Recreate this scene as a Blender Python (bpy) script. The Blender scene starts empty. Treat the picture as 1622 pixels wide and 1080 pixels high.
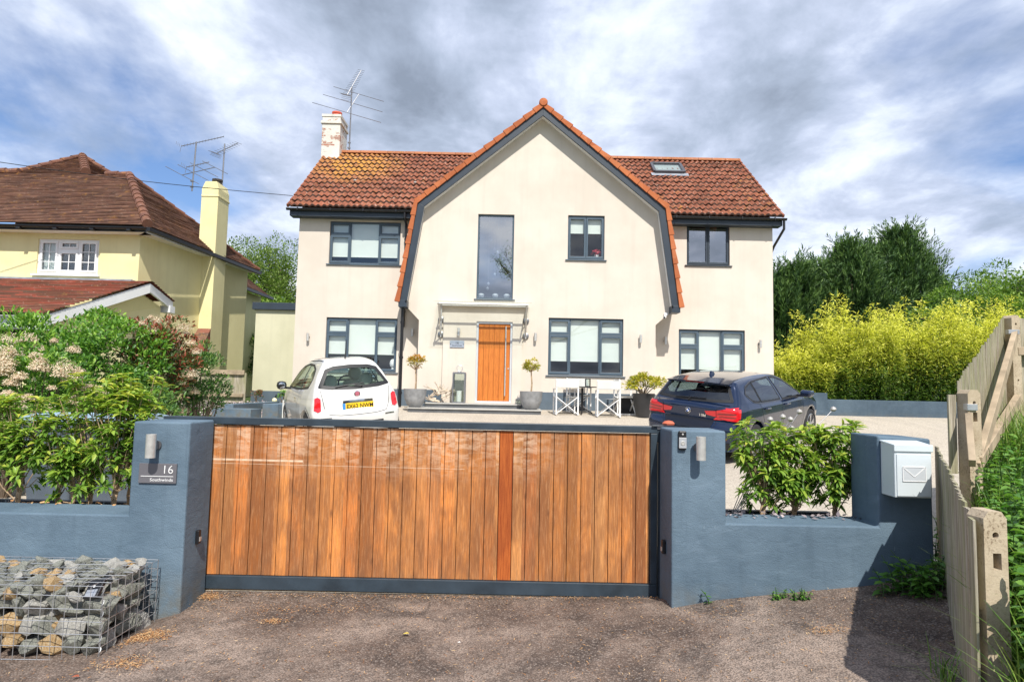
import bpy, bmesh, math, random
import numpy as np
from mathutils import Vector, Matrix, Euler
from mathutils.geometry import tessellate_polygon
R = math.radians
random.seed(7)
rng = np.random.default_rng(7)
scene = bpy.context.scene

# ------------------------------------------------------------------ camera
TH, PH, EYE = math.atan(0.074), R(1.22), 1.6
c_, s_ = math.cos(TH), math.sin(TH)
R0, U0, FW = Vector((1, 0, 0)), Vector((0, -s_, c_)), Vector((0, c_, s_))
RT = R0 * math.cos(PH) + U0 * math.sin(PH)
UP = -R0 * math.sin(PH) + U0 * math.cos(PH)
cd = bpy.data.cameras.new('camera')
cam = bpy.data.objects.new('camera', cd)
scene.collection.objects.link(cam)
cd.sensor_width = 36
cd.lens = 36 * 1000 / 1622
cd.clip_start = 0.05
cd.clip_end = 2000
mw = Matrix((RT, UP, -FW)).transposed().to_4x4()
mw.translation = Vector((0, 0, EYE))
cam.matrix_world = mw
scene.camera = cam

def at(x, y, Y):
    """point of the place seen at photo pixel x, y, at distance Y down the drive"""
    d = FW + RT * ((x - 811) / 1000) + UP * ((540 - y) / 1000)
    t = Y / d.y
    return Vector((d.x * t, Y, EYE + d.z * t))

# ------------------------------------------------------------------ sun, sky
SUN_EL, SUN_AZ = R(50), R(12)
sd = Vector((math.sin(SUN_AZ) * math.cos(SUN_EL), -math.cos(SUN_AZ) * math.cos(SUN_EL), math.sin(SUN_EL)))
sl = bpy.data.lights.new('sun', 'SUN')
sun = bpy.data.objects.new('sun', sl)
scene.collection.objects.link(sun)
sl.energy = 4.6
sl.angle = R(0.53)
sl.color = (1.0, 0.955, 0.88)
sun.rotation_euler = sd.to_track_quat('Z', 'Y').to_euler()

scene.view_settings.view_transform = 'Standard'
scene.view_settings.look = 'None'
scene.view_settings.gamma = 1
scene.view_settings.exposure = 0.30
scene.cycles.max_bounces = 8
scene.cycles.transparent_max_bounces = 24
scene.cycles.sample_clamp_indirect = 6
scene.cycles.use_denoising = True

class NT:
    def __init__(s, tree):
        s.t = tree; s.n = tree.nodes; s.l = tree.links
    def new(s, typ, inp=None, **kw):
        nd = s.n.new(typ)
        for k, v in kw.items(): setattr(nd, k, v)
        for k, v in (inp or {}).items():
            if hasattr(v, 'is_output') or isinstance(v, bpy.types.NodeSocket): s.l.new(v, nd.inputs[k])
            else: nd.inputs[k].default_value = v
        return nd
    def math(s, op, a, b=0.0, c=None, clamp=False):
        nd = s.new('ShaderNodeMath', {0: a, 1: b}, operation=op, use_clamp=clamp)
        if c is not None:
            if isinstance(c, bpy.types.NodeSocket): s.l.new(c, nd.inputs[2])
            else: nd.inputs[2].default_value = c
        return nd.outputs[0]
    def vmath(s, op, a, b=(0, 0, 0)):
        return s.new('ShaderNodeVectorMath', {0: a, 1: b}, operation=op).outputs[0]
    def noise(s, vec, scale=5.0, detail=4.0, rough=0.55, dist=0.0):
        return s.new('ShaderNodeTexNoise', {'Vector': vec, 'Scale': scale, 'Detail': detail, 'Roughness': rough, 'Distortion': dist}).outputs['Fac']
    def ramp(s, fac, stops, interp='LINEAR'):
        nd = s.new('ShaderNodeValToRGB', {'Fac': fac})
        cr = nd.color_ramp; cr.interpolation = interp
        while len(cr.elements) < len(stops): cr.elements.new(0.5)
        for e, (p, c) in zip(cr.elements, stops):
            e.position = p
            e.color = (c, c, c, 1) if isinstance(c, (int, float)) else (c[0], c[1], c[2], 1)
        return nd.outputs['Color']
    def mix(s, fac, a, b, mode='MIX'):
        nd = s.n.new('ShaderNodeMix'); nd.data_type = 'RGBA'; nd.blend_type = mode
        for i, v in ((0, fac), (6, a), (7, b)):
            if isinstance(v, bpy.types.NodeSocket): s.l.new(v, nd.inputs[i])
            elif i == 0: nd.inputs[i].default_value = v
            else: nd.inputs[i].default_value = (v[0], v[1], v[2], 1)
        return nd.outputs[2]

world = bpy.data.worlds.new('World')
scene.world = world
world.use_nodes = True
world.node_tree.nodes.clear()
W = NT(world.node_tree)
sky = W.new('ShaderNodeTexSky', sky_type='NISHITA', sun_disc=False, sun_elevation=SUN_EL,
            sun_rotation=math.atan2(sd.x, sd.y), altitude=60, air_density=1.0, dust_density=0.6, ozone_density=1.6)
tc = W.new('ShaderNodeTexCoord')
dirv = tc.outputs['Generated']
sep = W.new('ShaderNodeSeparateXYZ', {0: dirv})
zz = W.math('ADD', W.math('MAXIMUM', sep.outputs[2], 0.0), 0.22)
cu = W.math('DIVIDE', sep.outputs[0], zz)
cv = W.math('DIVIDE', sep.outputs[1], zz)
comb = W.new('ShaderNodeCombineXYZ', {0: cu, 1: W.math('MULTIPLY', cv, 0.8), 2: 0.37}).outputs[0]
n1 = W.noise(comb, 1.15, 9, 0.56, 0.25)
n2 = W.noise(W.vmath('ADD', comb, (3.1, 7.7, 1.2)), 2.6, 8, 0.58, 0.2)
def lobe(px, py, width, amt):
    d = (at(px, py, 10) - Vector((0, 0, EYE))).normalized()
    dt = W.new('ShaderNodeVectorMath', {0: dirv, 1: tuple(d)}, operation='DOT_PRODUCT').outputs['Value']
    v = W.math('SUBTRACT', dt, math.cos(R(width)))
    v = W.math('MULTIPLY', v, 1 / (1 - math.cos(R(width))), clamp=True)
    return W.math('MULTIPLY', v, amt)
dens = n1
for a in ((150, 215, 13, -0.19), (330, 180, 9, -0.07), (1490, 95, 10, -0.17), (1560, 310, 8, -0.05), (400, 330, 9, -0.04), (250, 30, 22, 0.12),
          (700, 150, 24, 0.10), (1150, 80, 22, 0.08), (1250, 250, 16, 0.08), (1500, 400, 16, 0.08)):
    dens = W.math('ADD', dens, lobe(*a))
cover = W.ramp(dens, [(0.36, 0.0), (0.43, 0.45), (0.52, 0.92), (0.62, 1.0)])
n3 = W.noise(W.vmath('ADD', comb, (13.1, 2.7, 4.2)), 0.9, 4, 0.5, 0.3)
n4 = W.noise(W.vmath('MULTIPLY', comb, (1.0, 1.2, 1.0)), 3.6, 7, 0.60, 0.3)
shade = W.math('ADD', W.math('ADD', W.math('MULTIPLY', n2, 1.35), W.math('MULTIPLY', n3, 0.8)), W.math('MULTIPLY', n4, 0.75))
shade = W.math('SUBTRACT', W.math('ADD', shade, W.math('MULTIPLY', dens, 0.1)), 0.86)
shade = W.math('ADD', W.math('MULTIPLY', shade, 0.90), 0.022)
for a in ((330, 60, 20, 0.05), (800, 60, 22, 0.05), (1100, 20, 20, 0.03), (620, 210, 12, 0.02), (1050, 350, 14, -0.05), (1180, 230, 10, 0.05), (1400, 420, 20, -0.06), (1560, 230, 8, 0.05), (30, 330, 14, -0.08)):
    shade = W.math('ADD', shade, lobe(*a))
ccol = W.ramp(shade, [(0.38, (9.2, 9.6, 10.3)), (0.52, (7.2, 7.9, 9.3)), (0.64, (5.3, 6.0, 7.6)), (0.78, (3.9, 4.6, 5.9)), (1.0, (2.5, 3.0, 3.9))])
hsv = W.new('ShaderNodeMix', data_type='RGBA', blend_type='MULTIPLY')
W.l.new(sky.outputs[0], hsv.inputs[6]); hsv.inputs[0].default_value = 1
hsv.inputs[7].default_value = (0.95, 1.08, 1.3, 1)
skc = W.mix(cover, hsv.outputs[2], ccol)
bg = W.new('ShaderNodeBackground', {'Color': skc, 'Strength': 0.1})
W.new('ShaderNodeOutputWorld', {'Surface': bg.outputs[0]})

# ------------------------------------------------------------------ materials
def newmat(name):
    m = bpy.data.materials.new(name); m.use_nodes = True; m.node_tree.nodes.clear()
    return m, NT(m.node_tree)
def finish(n, col, rough=0.6, metal=0.0, bump=None, bstr=0.3, bdist=0.01, coat=0.0, spec=0.5, **kw):
    inp = {'Base Color': col if isinstance(col, bpy.types.NodeSocket) else (*col, 1), 'Roughness': rough, 'Metallic': metal,
           'Coat Weight': coat, 'Coat Roughness': 0.04, 'Specular IOR Level': spec}
    inp.update(kw)
    if bump is not None:
        inp['Normal'] = n.new('ShaderNodeBump', {'Height': bump, 'Strength': bstr, 'Distance': bdist}).outputs[0]
    p = n.new('ShaderNodeBsdfPrincipled', inp)
    n.new('ShaderNodeOutputMaterial', {'Surface': p.outputs[0]})
    return p
def oc(n): return n.new('ShaderNodeTexCoord').outputs['Object']
def pm(name, col, rough=0.6, metal=0.0, var=0.12, vs=2.5, bs=0.0, bscale=60, coat=0.0, spec=0.5, bd=0.004):
    m, n = newmat(name); o = oc(n)
    if var:
        f = n.noise(o, vs, 5)
        f = n.ramp(f, [(0.3, 0.0), (0.7, 1.0)])
        c = n.mix(f, tuple(v * (1 - var) for v in col), tuple(min(1, v * (1 + var)) for v in col))
    else: c = col
    b = n.noise(o, bscale, 3) if bs else None
    finish(n, c, rough, metal, b, bs, bd, coat, spec)
    return m

def m_render(name, c1, c2, streak=0.5, rough=0.85):
    m, n = newmat(name); o = oc(n)
    f = n.ramp(n.noise(o, 0.7, 6, 0.6), [(0.38, 0.0), (0.62, 1.0)])
    c = n.mix(f, tuple(v * .96 for v in c1), c2)
    st = n.noise(n.vmath('MULTIPLY', o, (6, 6, 0.35)), 1.0, 5)
    c = n.mix(n.math('MULTIPLY', n.ramp(st, [(0.50, 0.0), (0.72, 1.0)]), streak * 0.36), c, tuple(v * 0.72 for v in c1))
    sp = n.ramp(n.noise(o, 38, 2), [(0.72, 0.0), (0.76, 1.0)])
    c = n.mix(n.math('MULTIPLY', sp, 0.15), c, tuple(v * 0.7 for v in c1))
    b = n.math('ADD', n.noise(o, 130, 3), n.math('MULTIPLY', n.noise(o, 3, 3), 1.5))
    finish(n, c, rough, 0, b, 0.35, 0.004)
    return m
CREAM = m_render('cream_render', (0.63, 0.558, 0.472), (0.675, 0.607, 0.52))
YELLOW = m_render('yellow_render', (0.77, 0.69, 0.37), (0.82, 0.745, 0.42))
PALEGREEN = m_render('pale_extension_render', (0.55, 0.53, 0.37), (0.60, 0.575, 0.41))

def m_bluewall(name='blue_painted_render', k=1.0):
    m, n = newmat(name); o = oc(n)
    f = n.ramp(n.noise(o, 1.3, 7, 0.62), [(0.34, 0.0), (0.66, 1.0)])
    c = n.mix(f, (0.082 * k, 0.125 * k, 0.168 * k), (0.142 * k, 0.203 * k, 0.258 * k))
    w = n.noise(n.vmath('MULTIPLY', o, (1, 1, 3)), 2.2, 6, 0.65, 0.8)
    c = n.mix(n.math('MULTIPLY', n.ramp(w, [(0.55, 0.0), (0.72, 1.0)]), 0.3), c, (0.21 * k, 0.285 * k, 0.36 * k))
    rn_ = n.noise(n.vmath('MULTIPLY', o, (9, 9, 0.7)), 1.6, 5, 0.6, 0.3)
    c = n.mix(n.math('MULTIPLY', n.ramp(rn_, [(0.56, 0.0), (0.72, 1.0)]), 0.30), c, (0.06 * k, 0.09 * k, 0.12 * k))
    ck = n.new('ShaderNodeTexVoronoi', {'Vector': n.vmath('ADD', o, n.new('ShaderNodeVectorMath', {0: n.new('ShaderNodeTexNoise', {'Vector': o, 'Scale': 3.0}).outputs['Color'], 1: (.5, .5, .5)}, operation='MULTIPLY').outputs[0]), 'Scale': 1.1}, feature='DISTANCE_TO_EDGE').outputs['Distance']
    c = n.mix(n.math('MULTIPLY', n.ramp(ck, [(0.0008, 1.0), (0.0022, 0.0)]), n.ramp(n.noise(o, 1.4, 2), [(0.60, 0.0), (0.66, 0.5)])), c, (0.05, 0.07, 0.09))
    sc = n.ramp(n.noise(n.vmath('MULTIPLY', o, (3, 3, 1)), 14, 3), [(0.735, 0.0), (0.76, 1.0)])
    c = n.mix(n.math('MULTIPLY', sc, 0.55), c, (0.4, 0.46, 0.5))
    # splash dirt at the foot
    zc = n.new('ShaderNodeSeparateXYZ', {0: o}).outputs[2]
    d = n.math('MULTIPLY', n.math('SUBTRACT', 0.26, zc), 4, clamp=True)
    d = n.math('MULTIPLY', d, n.ramp(n.noise(o, 8, 4), [(0.35, 0.0), (0.65, 1.0)]))
    c = n.mix(n.math('MULTIPLY', d, 0.75), c, (0.15, 0.14, 0.11))
    b = n.math('ADD', n.math('MULTIPLY', n.noise(n.vmath('MULTIPLY', o, (1, 1, 1.8)), 7, 6, .6, .5), 2.2), n.noise(o, 120, 3))
    finish(n, c, 0.72, 0, b, 0.4, 0.008, spec=0.25)
    return m
BLUEWALL = m_bluewall()
ANTH = pm('anthracite_paint', (0.028, 0.040, 0.056), 0.45, var=0.15, bs=0.05)
ANTHL = pm('grey_blue_frame', (0.066, 0.098, 0.130), 0.42, var=0.1)
GATEFR = pm('gate_frame_paint', (0.03, 0.045, 0.06), 0.42, var=0.3, vs=6, bs=0.1, bscale=90)
BLACK = pm('black_plastic', (0.012, 0.012, 0.014), 0.38, var=0.2)
WHITE = pm('white_paint', (0.78, 0.78, 0.77), 0.5, var=0.04)
WHITEP = pm('white_upvc', (0.82, 0.82, 0.82), 0.3, var=0.02)
STEEL = pm('brushed_steel', (0.62, 0.60, 0.56), 0.38, 0.55, var=0.15, vs=30)
GALV = pm('galvanised_wire', (0.48, 0.49, 0.50), 0.4, 0.7, var=0.2, vs=8)
ALU = pm('weathered_aluminium', (0.25, 0.25, 0.26), 0.45, 0.8, var=0.2)
SLATE = pm('slate_paving', (0.10, 0.105, 0.11), 0.7, var=0.25, vs=3, bs=0.3, bscale=40)
SLATEL = pm('sawn_stone_edge', (0.42, 0.41, 0.38), 0.8, var=0.12, vs=5, bs=0.2)
POTGREY = pm('grey_fibrestone', (0.27, 0.275, 0.28), 0.75, var=0.22, vs=7, bs=0.2, bscale=50)
POTBLK = pm('dark_glazed_pot', (0.03, 0.03, 0.032), 0.4, var=0.3, bs=0.1)
DRIFT = pm('driftwood', (0.52, 0.43, 0.33), 0.85, var=0.45, vs=9, bs=0.4, bscale=40)
LEAD = pm('lead_flashing', (0.32, 0.34, 0.38), 0.55, 0.3, var=0.35, vs=4)
BARK = pm('bark', (0.16, 0.12, 0.085), 0.9, var=0.4, vs=14, bs=0.6, bscale=40)
STEM = pm('pale_stem', (0.40, 0.28, 0.17), 0.8, var=0.35, vs=20)
SOIL = pm('dark_soil', (0.07, 0.055, 0.042), 0.95, var=0.5, vs=9, bs=0.7, bscale=40, bd=0.02)
BLIND = pm('roller_blind_fabric', (0.66, 0.69, 0.64), 0.8, var=0.04, vs=1.5)
BLINDT = bpy.data.materials['roller_blind_fabric']
DARKROOM = pm('dark_room', (0.03, 0.028, 0.026), 0.9, var=0.3)  # near-black colour standing in for the shade of unlit rooms
FABRIC = pm('white_canvas', (0.60, 0.60, 0.57), 0.9, var=0.05, bs=0.15, bscale=200)
TERRA = pm('terracotta', (0.50, 0.12, 0.06), 0.7, var=0.2)

def m_glass(name, tint=(0.75, 0.8, 0.8), ior=1.5, amt=1.0):
    m, n = newmat(name)
    ge = n.new('ShaderNodeNewGeometry')
    dt = n.new('ShaderNodeVectorMath', {0: ge.outputs['Normal'], 1: ge.outputs['Incoming']}, operation='DOT_PRODUCT').outputs['Value']
    f0 = ((ior - 1) / (ior + 1)) ** 2
    fr = n.math('ADD', f0, n.math('MULTIPLY', n.math('POWER', n.math('SUBTRACT', 1.0, n.math('ABSOLUTE', dt), clamp=True), 5.0), 1 - f0))
    fr = n.math('MULTIPLY', fr, amt, clamp=True)
    t = n.new('ShaderNodeBsdfTransparent', {'Color': (*tint, 1)})
    g = n.new('ShaderNodeBsdfGlossy', {'Color': (1, 1, 1, 1), 'Roughness': 0.015})
    mx = n.new('ShaderNodeMixShader', {0: fr, 1: t.outputs[0], 2: g.outputs[0]})
    n.new('ShaderNodeOutputMaterial', {'Surface': mx.outputs[0]})
    return m
GLASS = m_glass('window_glass', (0.93, 0.965, 0.96), 1.75, 1.15)
COATGLASS = m_glass('coated_stair_glass', (0.85, 0.92, 0.95), 4.6, 1.0)
CARGLASS = m_glass('car_glass', (0.70, 0.82, 0.78), 1.5, 1.0)
CARGLASSD = m_glass('tinted_car_glass', (0.42, 0.52, 0.54), 1.75, 1.5)
CLEAR = m_glass('clear_canopy_glass', (0.90, 0.93, 0.91), 1.4, 0.8)

def m_tiles(name, cols, lich, snap=(0.33, 0.262, 50.0), white=0.25, chim=None):
    m, n = newmat(name); o = oc(n)
    sn = n.vmath('SNAP', o, snap)
    wn = n.new('ShaderNodeTexWhiteNoise', {'Vector': sn}, noise_dimensions='3D').outputs['Value']
    c = n.ramp(wn, [(i / (len(cols) - 1), k) for i, k in enumerate(cols)])
    big = n.noise(o, 0.9, 4)
    c = n.mix(n.ramp(big, [(0.35, 0.0), (0.7, 0.55)]), c, tuple(v * 0.62 for v in cols[0]))
    l = n.ramp(n.noise(o, 5.5, 8, 0.7), [(0.56, 0.0), (0.66, 1.0)])
    bg_ = n.ramp(n.noise(n.vmath('ADD', o, (5, 3, 1)), 1.1, 3), [(0.45, 0.0), (0.65, 1.0)])
    lf = n.math('MULTIPLY', l, n.math('ADD', n.math('MULTIPLY', bg_, 0.8), 0.1))
    if chim:
        ds = n.new('ShaderNodeVectorMath', {0: o, 1: chim[0]}, operation='DISTANCE').outputs['Value']
        q = n.math('SUBTRACT', 1.0, n.math('DIVIDE', ds, chim[1]), clamp=True)
        q = n.math('MULTIPLY', q, n.ramp(n.noise(o, 4, 6, 0.7), [(0.38, 0.0), (0.52, 1.6)]), clamp=True)
        lf = n.math('MAXIMUM', lf, q)
    c = n.mix(lf, c, lich)
    w = n.ramp(n.noise(n.vmath('ADD', o, (9, 2, 4)), 13, 4, 0.65), [(0.60, 0.0), (0.70, 1.0)])
    c = n.mix(n.math('MULTIPLY', w, white), c, (0.62, 0.54, 0.45))
    b = n.noise(o, 55, 3)
    finish(n, c, 0.85, 0, b, 0.35, 0.006, spec=0.25)
    return m
ROOF = m_tiles('concrete_pantiles', [(0.20, 0.062, 0.032), (0.31, 0.095, 0.048), (0.25, 0.078, 0.040), (0.37, 0.125, 0.065)], (0.52, 0.24, 0.05), white=0.55, chim=((0.0, 0.0, 0.0), 0.01))
PLAIN = m_tiles('plain_clay_tiles', [(0.10, 0.052, 0.036), (0.19, 0.090, 0.058), (0.13, 0.068, 0.048), (0.23, 0.12, 0.075)], (0.42, 0.21, 0.05), (0.17, 0.09, 0.09), 0.25)
PORCHT = m_tiles('mossy_porch_tiles', [(0.20, 0.09, 0.06), (0.42, 0.11, 0.07), (0.15, 0.10, 0.07), (0.30, 0.12, 0.07)], (0.36, 0.20, 0.07), (0.5, 0.12, 0.12), 0.4)
VERGE = m_tiles('orange_verge_tiles', [(0.40, 0.115, 0.045), (0.52, 0.165, 0.065), (0.45, 0.135, 0.052), (0.58, 0.195, 0.080)], (0.42, 0.18, 0.07), (0.3, 9, 0.3), 0.1)

def m_gatewood():
    m, n = newmat('gate_hardwood'); o = oc(n)
    sx = n.new('ShaderNodeSeparateXYZ', {0: o})
    X, Z = sx.outputs[0], sx.outputs[2]
    idx = n.math('FLOOR', n.math('DIVIDE', X, 0.1073))
    iv = n.new('ShaderNodeCombineXYZ', {0: idx, 1: 3.7, 2: 0}).outputs[0]
    r1 = n.new('ShaderNodeTexWhiteNoise', {'Vector': iv}, noise_dimensions='3D').outputs
    c = n.ramp(r1['Value'], [(0.0, (0.48, 0.165, 0.045)), (0.2, (0.74, 0.30, 0.085)), (0.4, (0.56, 0.185, 0.045)), (0.6, (0.84, 0.40, 0.14)), (0.8, (0.44, 0.15, 0.05)), (1.0, (0.68, 0.235, 0.055))])
    r2 = n.new('ShaderNodeTexWhiteNoise', {'Vector': n.vmath('ADD', iv, (17, 5, 3))}, noise_dimensions='3D').outputs['Value']
    c = n.mix(1.0, c, n.ramp(r2, [(0, (0.52, 0.49, 0.46)), (0.5, (0.95, 0.92, 0.88)), (1, (1.32, 1.24, 1.1))]), 'MULTIPLY')
    off = n.new('ShaderNodeVectorMath', {0: r1['Color'], 1: (40, 40, 40)}, operation='MULTIPLY').outputs[0]
    lo = n.vmath('ADD', o, off)
    blotch = n.noise(n.vmath('MULTIPLY', lo, (3.5, 1, 1.1)), 1.3, 5, 0.6, 0.6)
    c = n.mix(n.ramp(blotch, [(0.38, 0.85), (0.60, 0.0)]), c, (0.25, 0.10, 0.04))
    gr = n.noise(n.vmath('MULTIPLY', lo, (40, 1, 1.1)), 2.8, 7, 0.68, 1.6)
    c = n.mix(n.math('MULTIPLY', n.ramp(gr, [(0.42, 1.0), (0.60, 0.0)]), 0.62), c, (0.20, 0.085, 0.036))
    arch = n.new('ShaderNodeTexWave', {'Vector': n.vmath('MULTIPLY', lo, (5.5, 1, 0.8)), 'Scale': 1.7, 'Distortion': 7.0, 'Detail': 3.0, 'Detail Scale': 1.2}, wave_type='RINGS').outputs['Fac']
    c = n.mix(n.math('MULTIPLY', n.ramp(arch, [(0.0, 1.0), (0.45, 0.0)]), 0.34), c, (0.26, 0.10, 0.04))
    hl = n.noise(n.vmath('MULTIPLY', lo, (60, 1, 4)), 2.2, 4)
    c = n.mix(n.math('MULTIPLY', n.ramp(hl, [(0.5, 0.0), (0.75, 1.0)]), 0.35), c, (0.74, 0.40, 0.19))
    # knots
    kn = n.new('ShaderNodeTexVoronoi', {'Vector': n.vmath('MULTIPLY', lo, (7, 1, 2.4)), 'Scale': 1.0}, feature='F1').outputs['Distance']
    c = n.mix(n.math('MULTIPLY', n.ramp(kn, [(0.03, 1.0), (0.10, 0.0)]), 0.55), c, (0.10, 0.04, 0.02))
    # wear at the foot of the boards
    ft = n.math('MULTIPLY', n.math('SUBTRACT', 0.34, Z), 2.6, clamp=True)
    ft = n.math('MULTIPLY', ft, n.ramp(n.noise(n.vmath('MULTIPLY', lo, (9, 1, 2)), 1.8, 5), [(0.44, 0.0), (0.64, 1.0)]))
    c = n.mix(n.math('MULTIPLY', ft, 0.6), c, (0.17, 0.10, 0.06))
    # bleached wear along the top
    bt = n.noise(n.vmath('MULTIPLY', lo, (5, 1, 16)), 1.5, 6, 0.72, 0.4)
    zt = n.math('MULTIPLY', n.math('SUBTRACT', Z, 0.83), 3.0, clamp=True)
    xt = n.math('MULTIPLY', n.math('SUBTRACT', 0.55, X), 2.2, clamp=True)
    bf = n.math('MULTIPLY', n.math('MULTIPLY', n.math('MULTIPLY', n.ramp(bt, [(0.42, 0.0), (0.60, 1.0)]), n.ramp(r2, [(0.15, 0.15), (0.7, 1.0)])), zt), n.math('ADD', n.math('MULTIPLY', xt, 0.85), 0.12))
    c = n.mix(n.math('MULTIPLY', bf, 0.62), c, (0.76, 0.55, 0.38))
    # long scratch where the rail rubbed
    for z0, xe, th, a in ((0.985, -1.62, 0.007, 0.8), (0.955, -0.35, 0.003, 0.4)):
        dz = n.math('ABSOLUTE', n.math('SUBTRACT', n.math('ADD', Z, n.math('MULTIPLY', X, 0.004)), z0))
        ln = n.math('MULTIPLY', n.math('LESS_THAN', dz, th), n.math('LESS_THAN', X, xe))
        ln = n.math('MULTIPLY', ln, n.ramp(n.noise(n.vmath('MULTIPLY', o, (9, 1, 1)), 2, 3), [(0.3, 0.3), (0.55, 1.0)]))
        c = n.mix(n.math('MULTIPLY', ln, a), c, (0.80, 0.62, 0.45))
    # the one fresh red board
    d = n.math('ABSOLUTE', n.math('SUBTRACT', X, 1.1 - 10.5 * 0.1073))
    red = n.math('LESS_THAN', d, 0.0536)
    rc = n.mix(n.ramp(gr, [(0.35, 0.0), (0.6, 1.0)]), (0.24, 0.045, 0.012), (0.50, 0.135, 0.03))
    rc = n.mix(n.ramp(blotch, [(0.36, 0.5), (0.60, 0.0)]), rc, (0.22, 0.05, 0.016))
    c = n.mix(red, c, rc)
    finish(n, c, 0.8, 0, gr, 0.4, 0.003, spec=0.2)
    return m
GATEWOOD = m_gatewood()

def m_fencewood(name='weathered_fence_wood', green=0.5, axis=(24, 24, 1.0), k=0.78):
    m, n = newmat(name); o = oc(n)
    g = n.noise(n.vmath('MULTIPLY', o, axis), 3.0, 6, 0.65, 0.6)
    c = n.ramp(g, [(0.30, (0.12 * k, 0.10 * k, 0.07 * k)), (0.46, (0.38 * k, 0.33 * k, 0.25 * k)), (0.62, (0.62 * k, 0.55 * k, 0.44 * k))])
    gg = n.noise(n.vmath('MULTIPLY', o, (axis[0] * .25, axis[1] * .25, axis[2])), 2.0, 4)
    c = n.mix(n.math('MULTIPLY', n.ramp(gg, [(0.40, 0.0), (0.62, 1.0)]), green), c, (0.34 * k, 0.36 * k, 0.15 * k))
    finish(n, c, 0.9, 0, g, 0.5, 0.004, spec=0.15)
    return m
FENCEW = m_fencewood()
RAILW = pm('fence_rail_wood', (0.38, 0.30, 0.21), 0.9, var=0.28, vs=5, bs=0.4, bscale=40, spec=0.15)

def m_concrete():
    m, n = newmat('mossy_concrete'); o = oc(n)
    g = n.noise(o, 4, 6, 0.65)
    c = n.ramp(g, [(0.3, (0.36, 0.28, 0.19)), (0.65, (0.54, 0.45, 0.33))])
    sp = n.ramp(n.noise(o, 75, 4, 0.7), [(0.52, 0.0), (0.62, 1.0)])
    lo = n.ramp(n.noise(o, 5, 3), [(0.42, 0.15), (0.6, 1.0)])
    c = n.mix(n.math('MULTIPLY', n.math('MULTIPLY', sp, lo), 0.75), c, (0.14, 0.09, 0.055))
    finish(n, c, 0.92, 0, n.noise(o, 90, 4), 0.6, 0.004, spec=0.15)
    return m
CONC = m_concrete()

def m_asphalt():
    m, n = newmat('worn_asphalt'); o = oc(n)
    big = n.noise(o, 0.9, 6, 0.62, 0.4)
    c = n.ramp(big, [(0.33, (0.085, 0.060, 0.048)), (0.46, (0.21, 0.150, 0.116)), (0.60, (0.38, 0.292, 0.235))])
    mid = n.noise(o, 9, 5, 0.7)
    c = n.mix(n.ramp(mid, [(0.35, 0.5), (0.6, 0.0)]), c, (0.05, 0.040, 0.036))
    pt_ = n.noise(n.vmath('ADD', o, (4, 9, 0)), 2.3, 5, 0.6, 0.8)
    c = n.mix(n.ramp(pt_, [(0.52, 0.0), (0.66, 0.7)]), c, (0.055, 0.043, 0.038))
    wv = n.new('ShaderNodeVectorMath', {0: n.new('ShaderNodeTexNoise', {'Vector': o, 'Scale': 4.0, 'Detail': 4.0}).outputs['Color'], 1: (.35, .35, .35)}, operation='MULTIPLY').outputs[0]
    ck = n.new('ShaderNodeTexVoronoi', {'Vector': n.vmath('ADD', o, wv), 'Scale': 0.8}, feature='DISTANCE_TO_EDGE').outputs['Distance']
    c = n.mix(n.math('MULTIPLY', n.ramp(ck, [(0.003, 1.0), (0.009, 0.0)]), n.ramp(n.noise(n.vmath('ADD', o, (3, 1, 0)), 1.1, 2), [(0.52, 0.0), (0.6, 0.6)])), c, (0.03, 0.025, 0.022))
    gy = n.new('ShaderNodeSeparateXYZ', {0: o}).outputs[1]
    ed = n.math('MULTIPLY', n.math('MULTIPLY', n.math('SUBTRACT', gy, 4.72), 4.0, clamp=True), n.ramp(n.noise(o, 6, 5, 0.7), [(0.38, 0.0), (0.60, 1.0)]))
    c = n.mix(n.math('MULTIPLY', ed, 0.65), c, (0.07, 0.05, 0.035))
    v = n.new('ShaderNodeTexVoronoi', {'Vector': o, 'Scale': 95.0}, feature='F1')
    stone = n.new('ShaderNodeSeparateColor', {0: v.outputs['Color']}).outputs[0]
    c = n.mix(n.math('MULTIPLY', n.ramp(stone, [(0.70, 0.0), (0.9, 1.0)]), 0.5), c, (0.40, 0.33, 0.28))
    c = n.mix(n.math('MULTIPLY', n.ramp(v.outputs['Distance'], [(0.35, 0.0), (0.7, 1.0)]), 0.55), c, (0.03, 0.025, 0.022))
    sp = n.ramp(n.noise(o, 210, 2, 0.5), [(0.66, 0.0), (0.72, 1.0)])
    c = n.mix(n.math('MULTIPLY', sp, 0.55), c, (0.55, 0.48, 0.42))
    h = n.math('ADD', n.math('MULTIPLY', v.outputs['Distance'], -1.0), n.math('MULTIPLY', mid, 1.3))
    finish(n, c, 0.9, 0, h, 0.8, 0.007, spec=0.25)
    return m
ASPHALT = m_asphalt()
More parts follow.
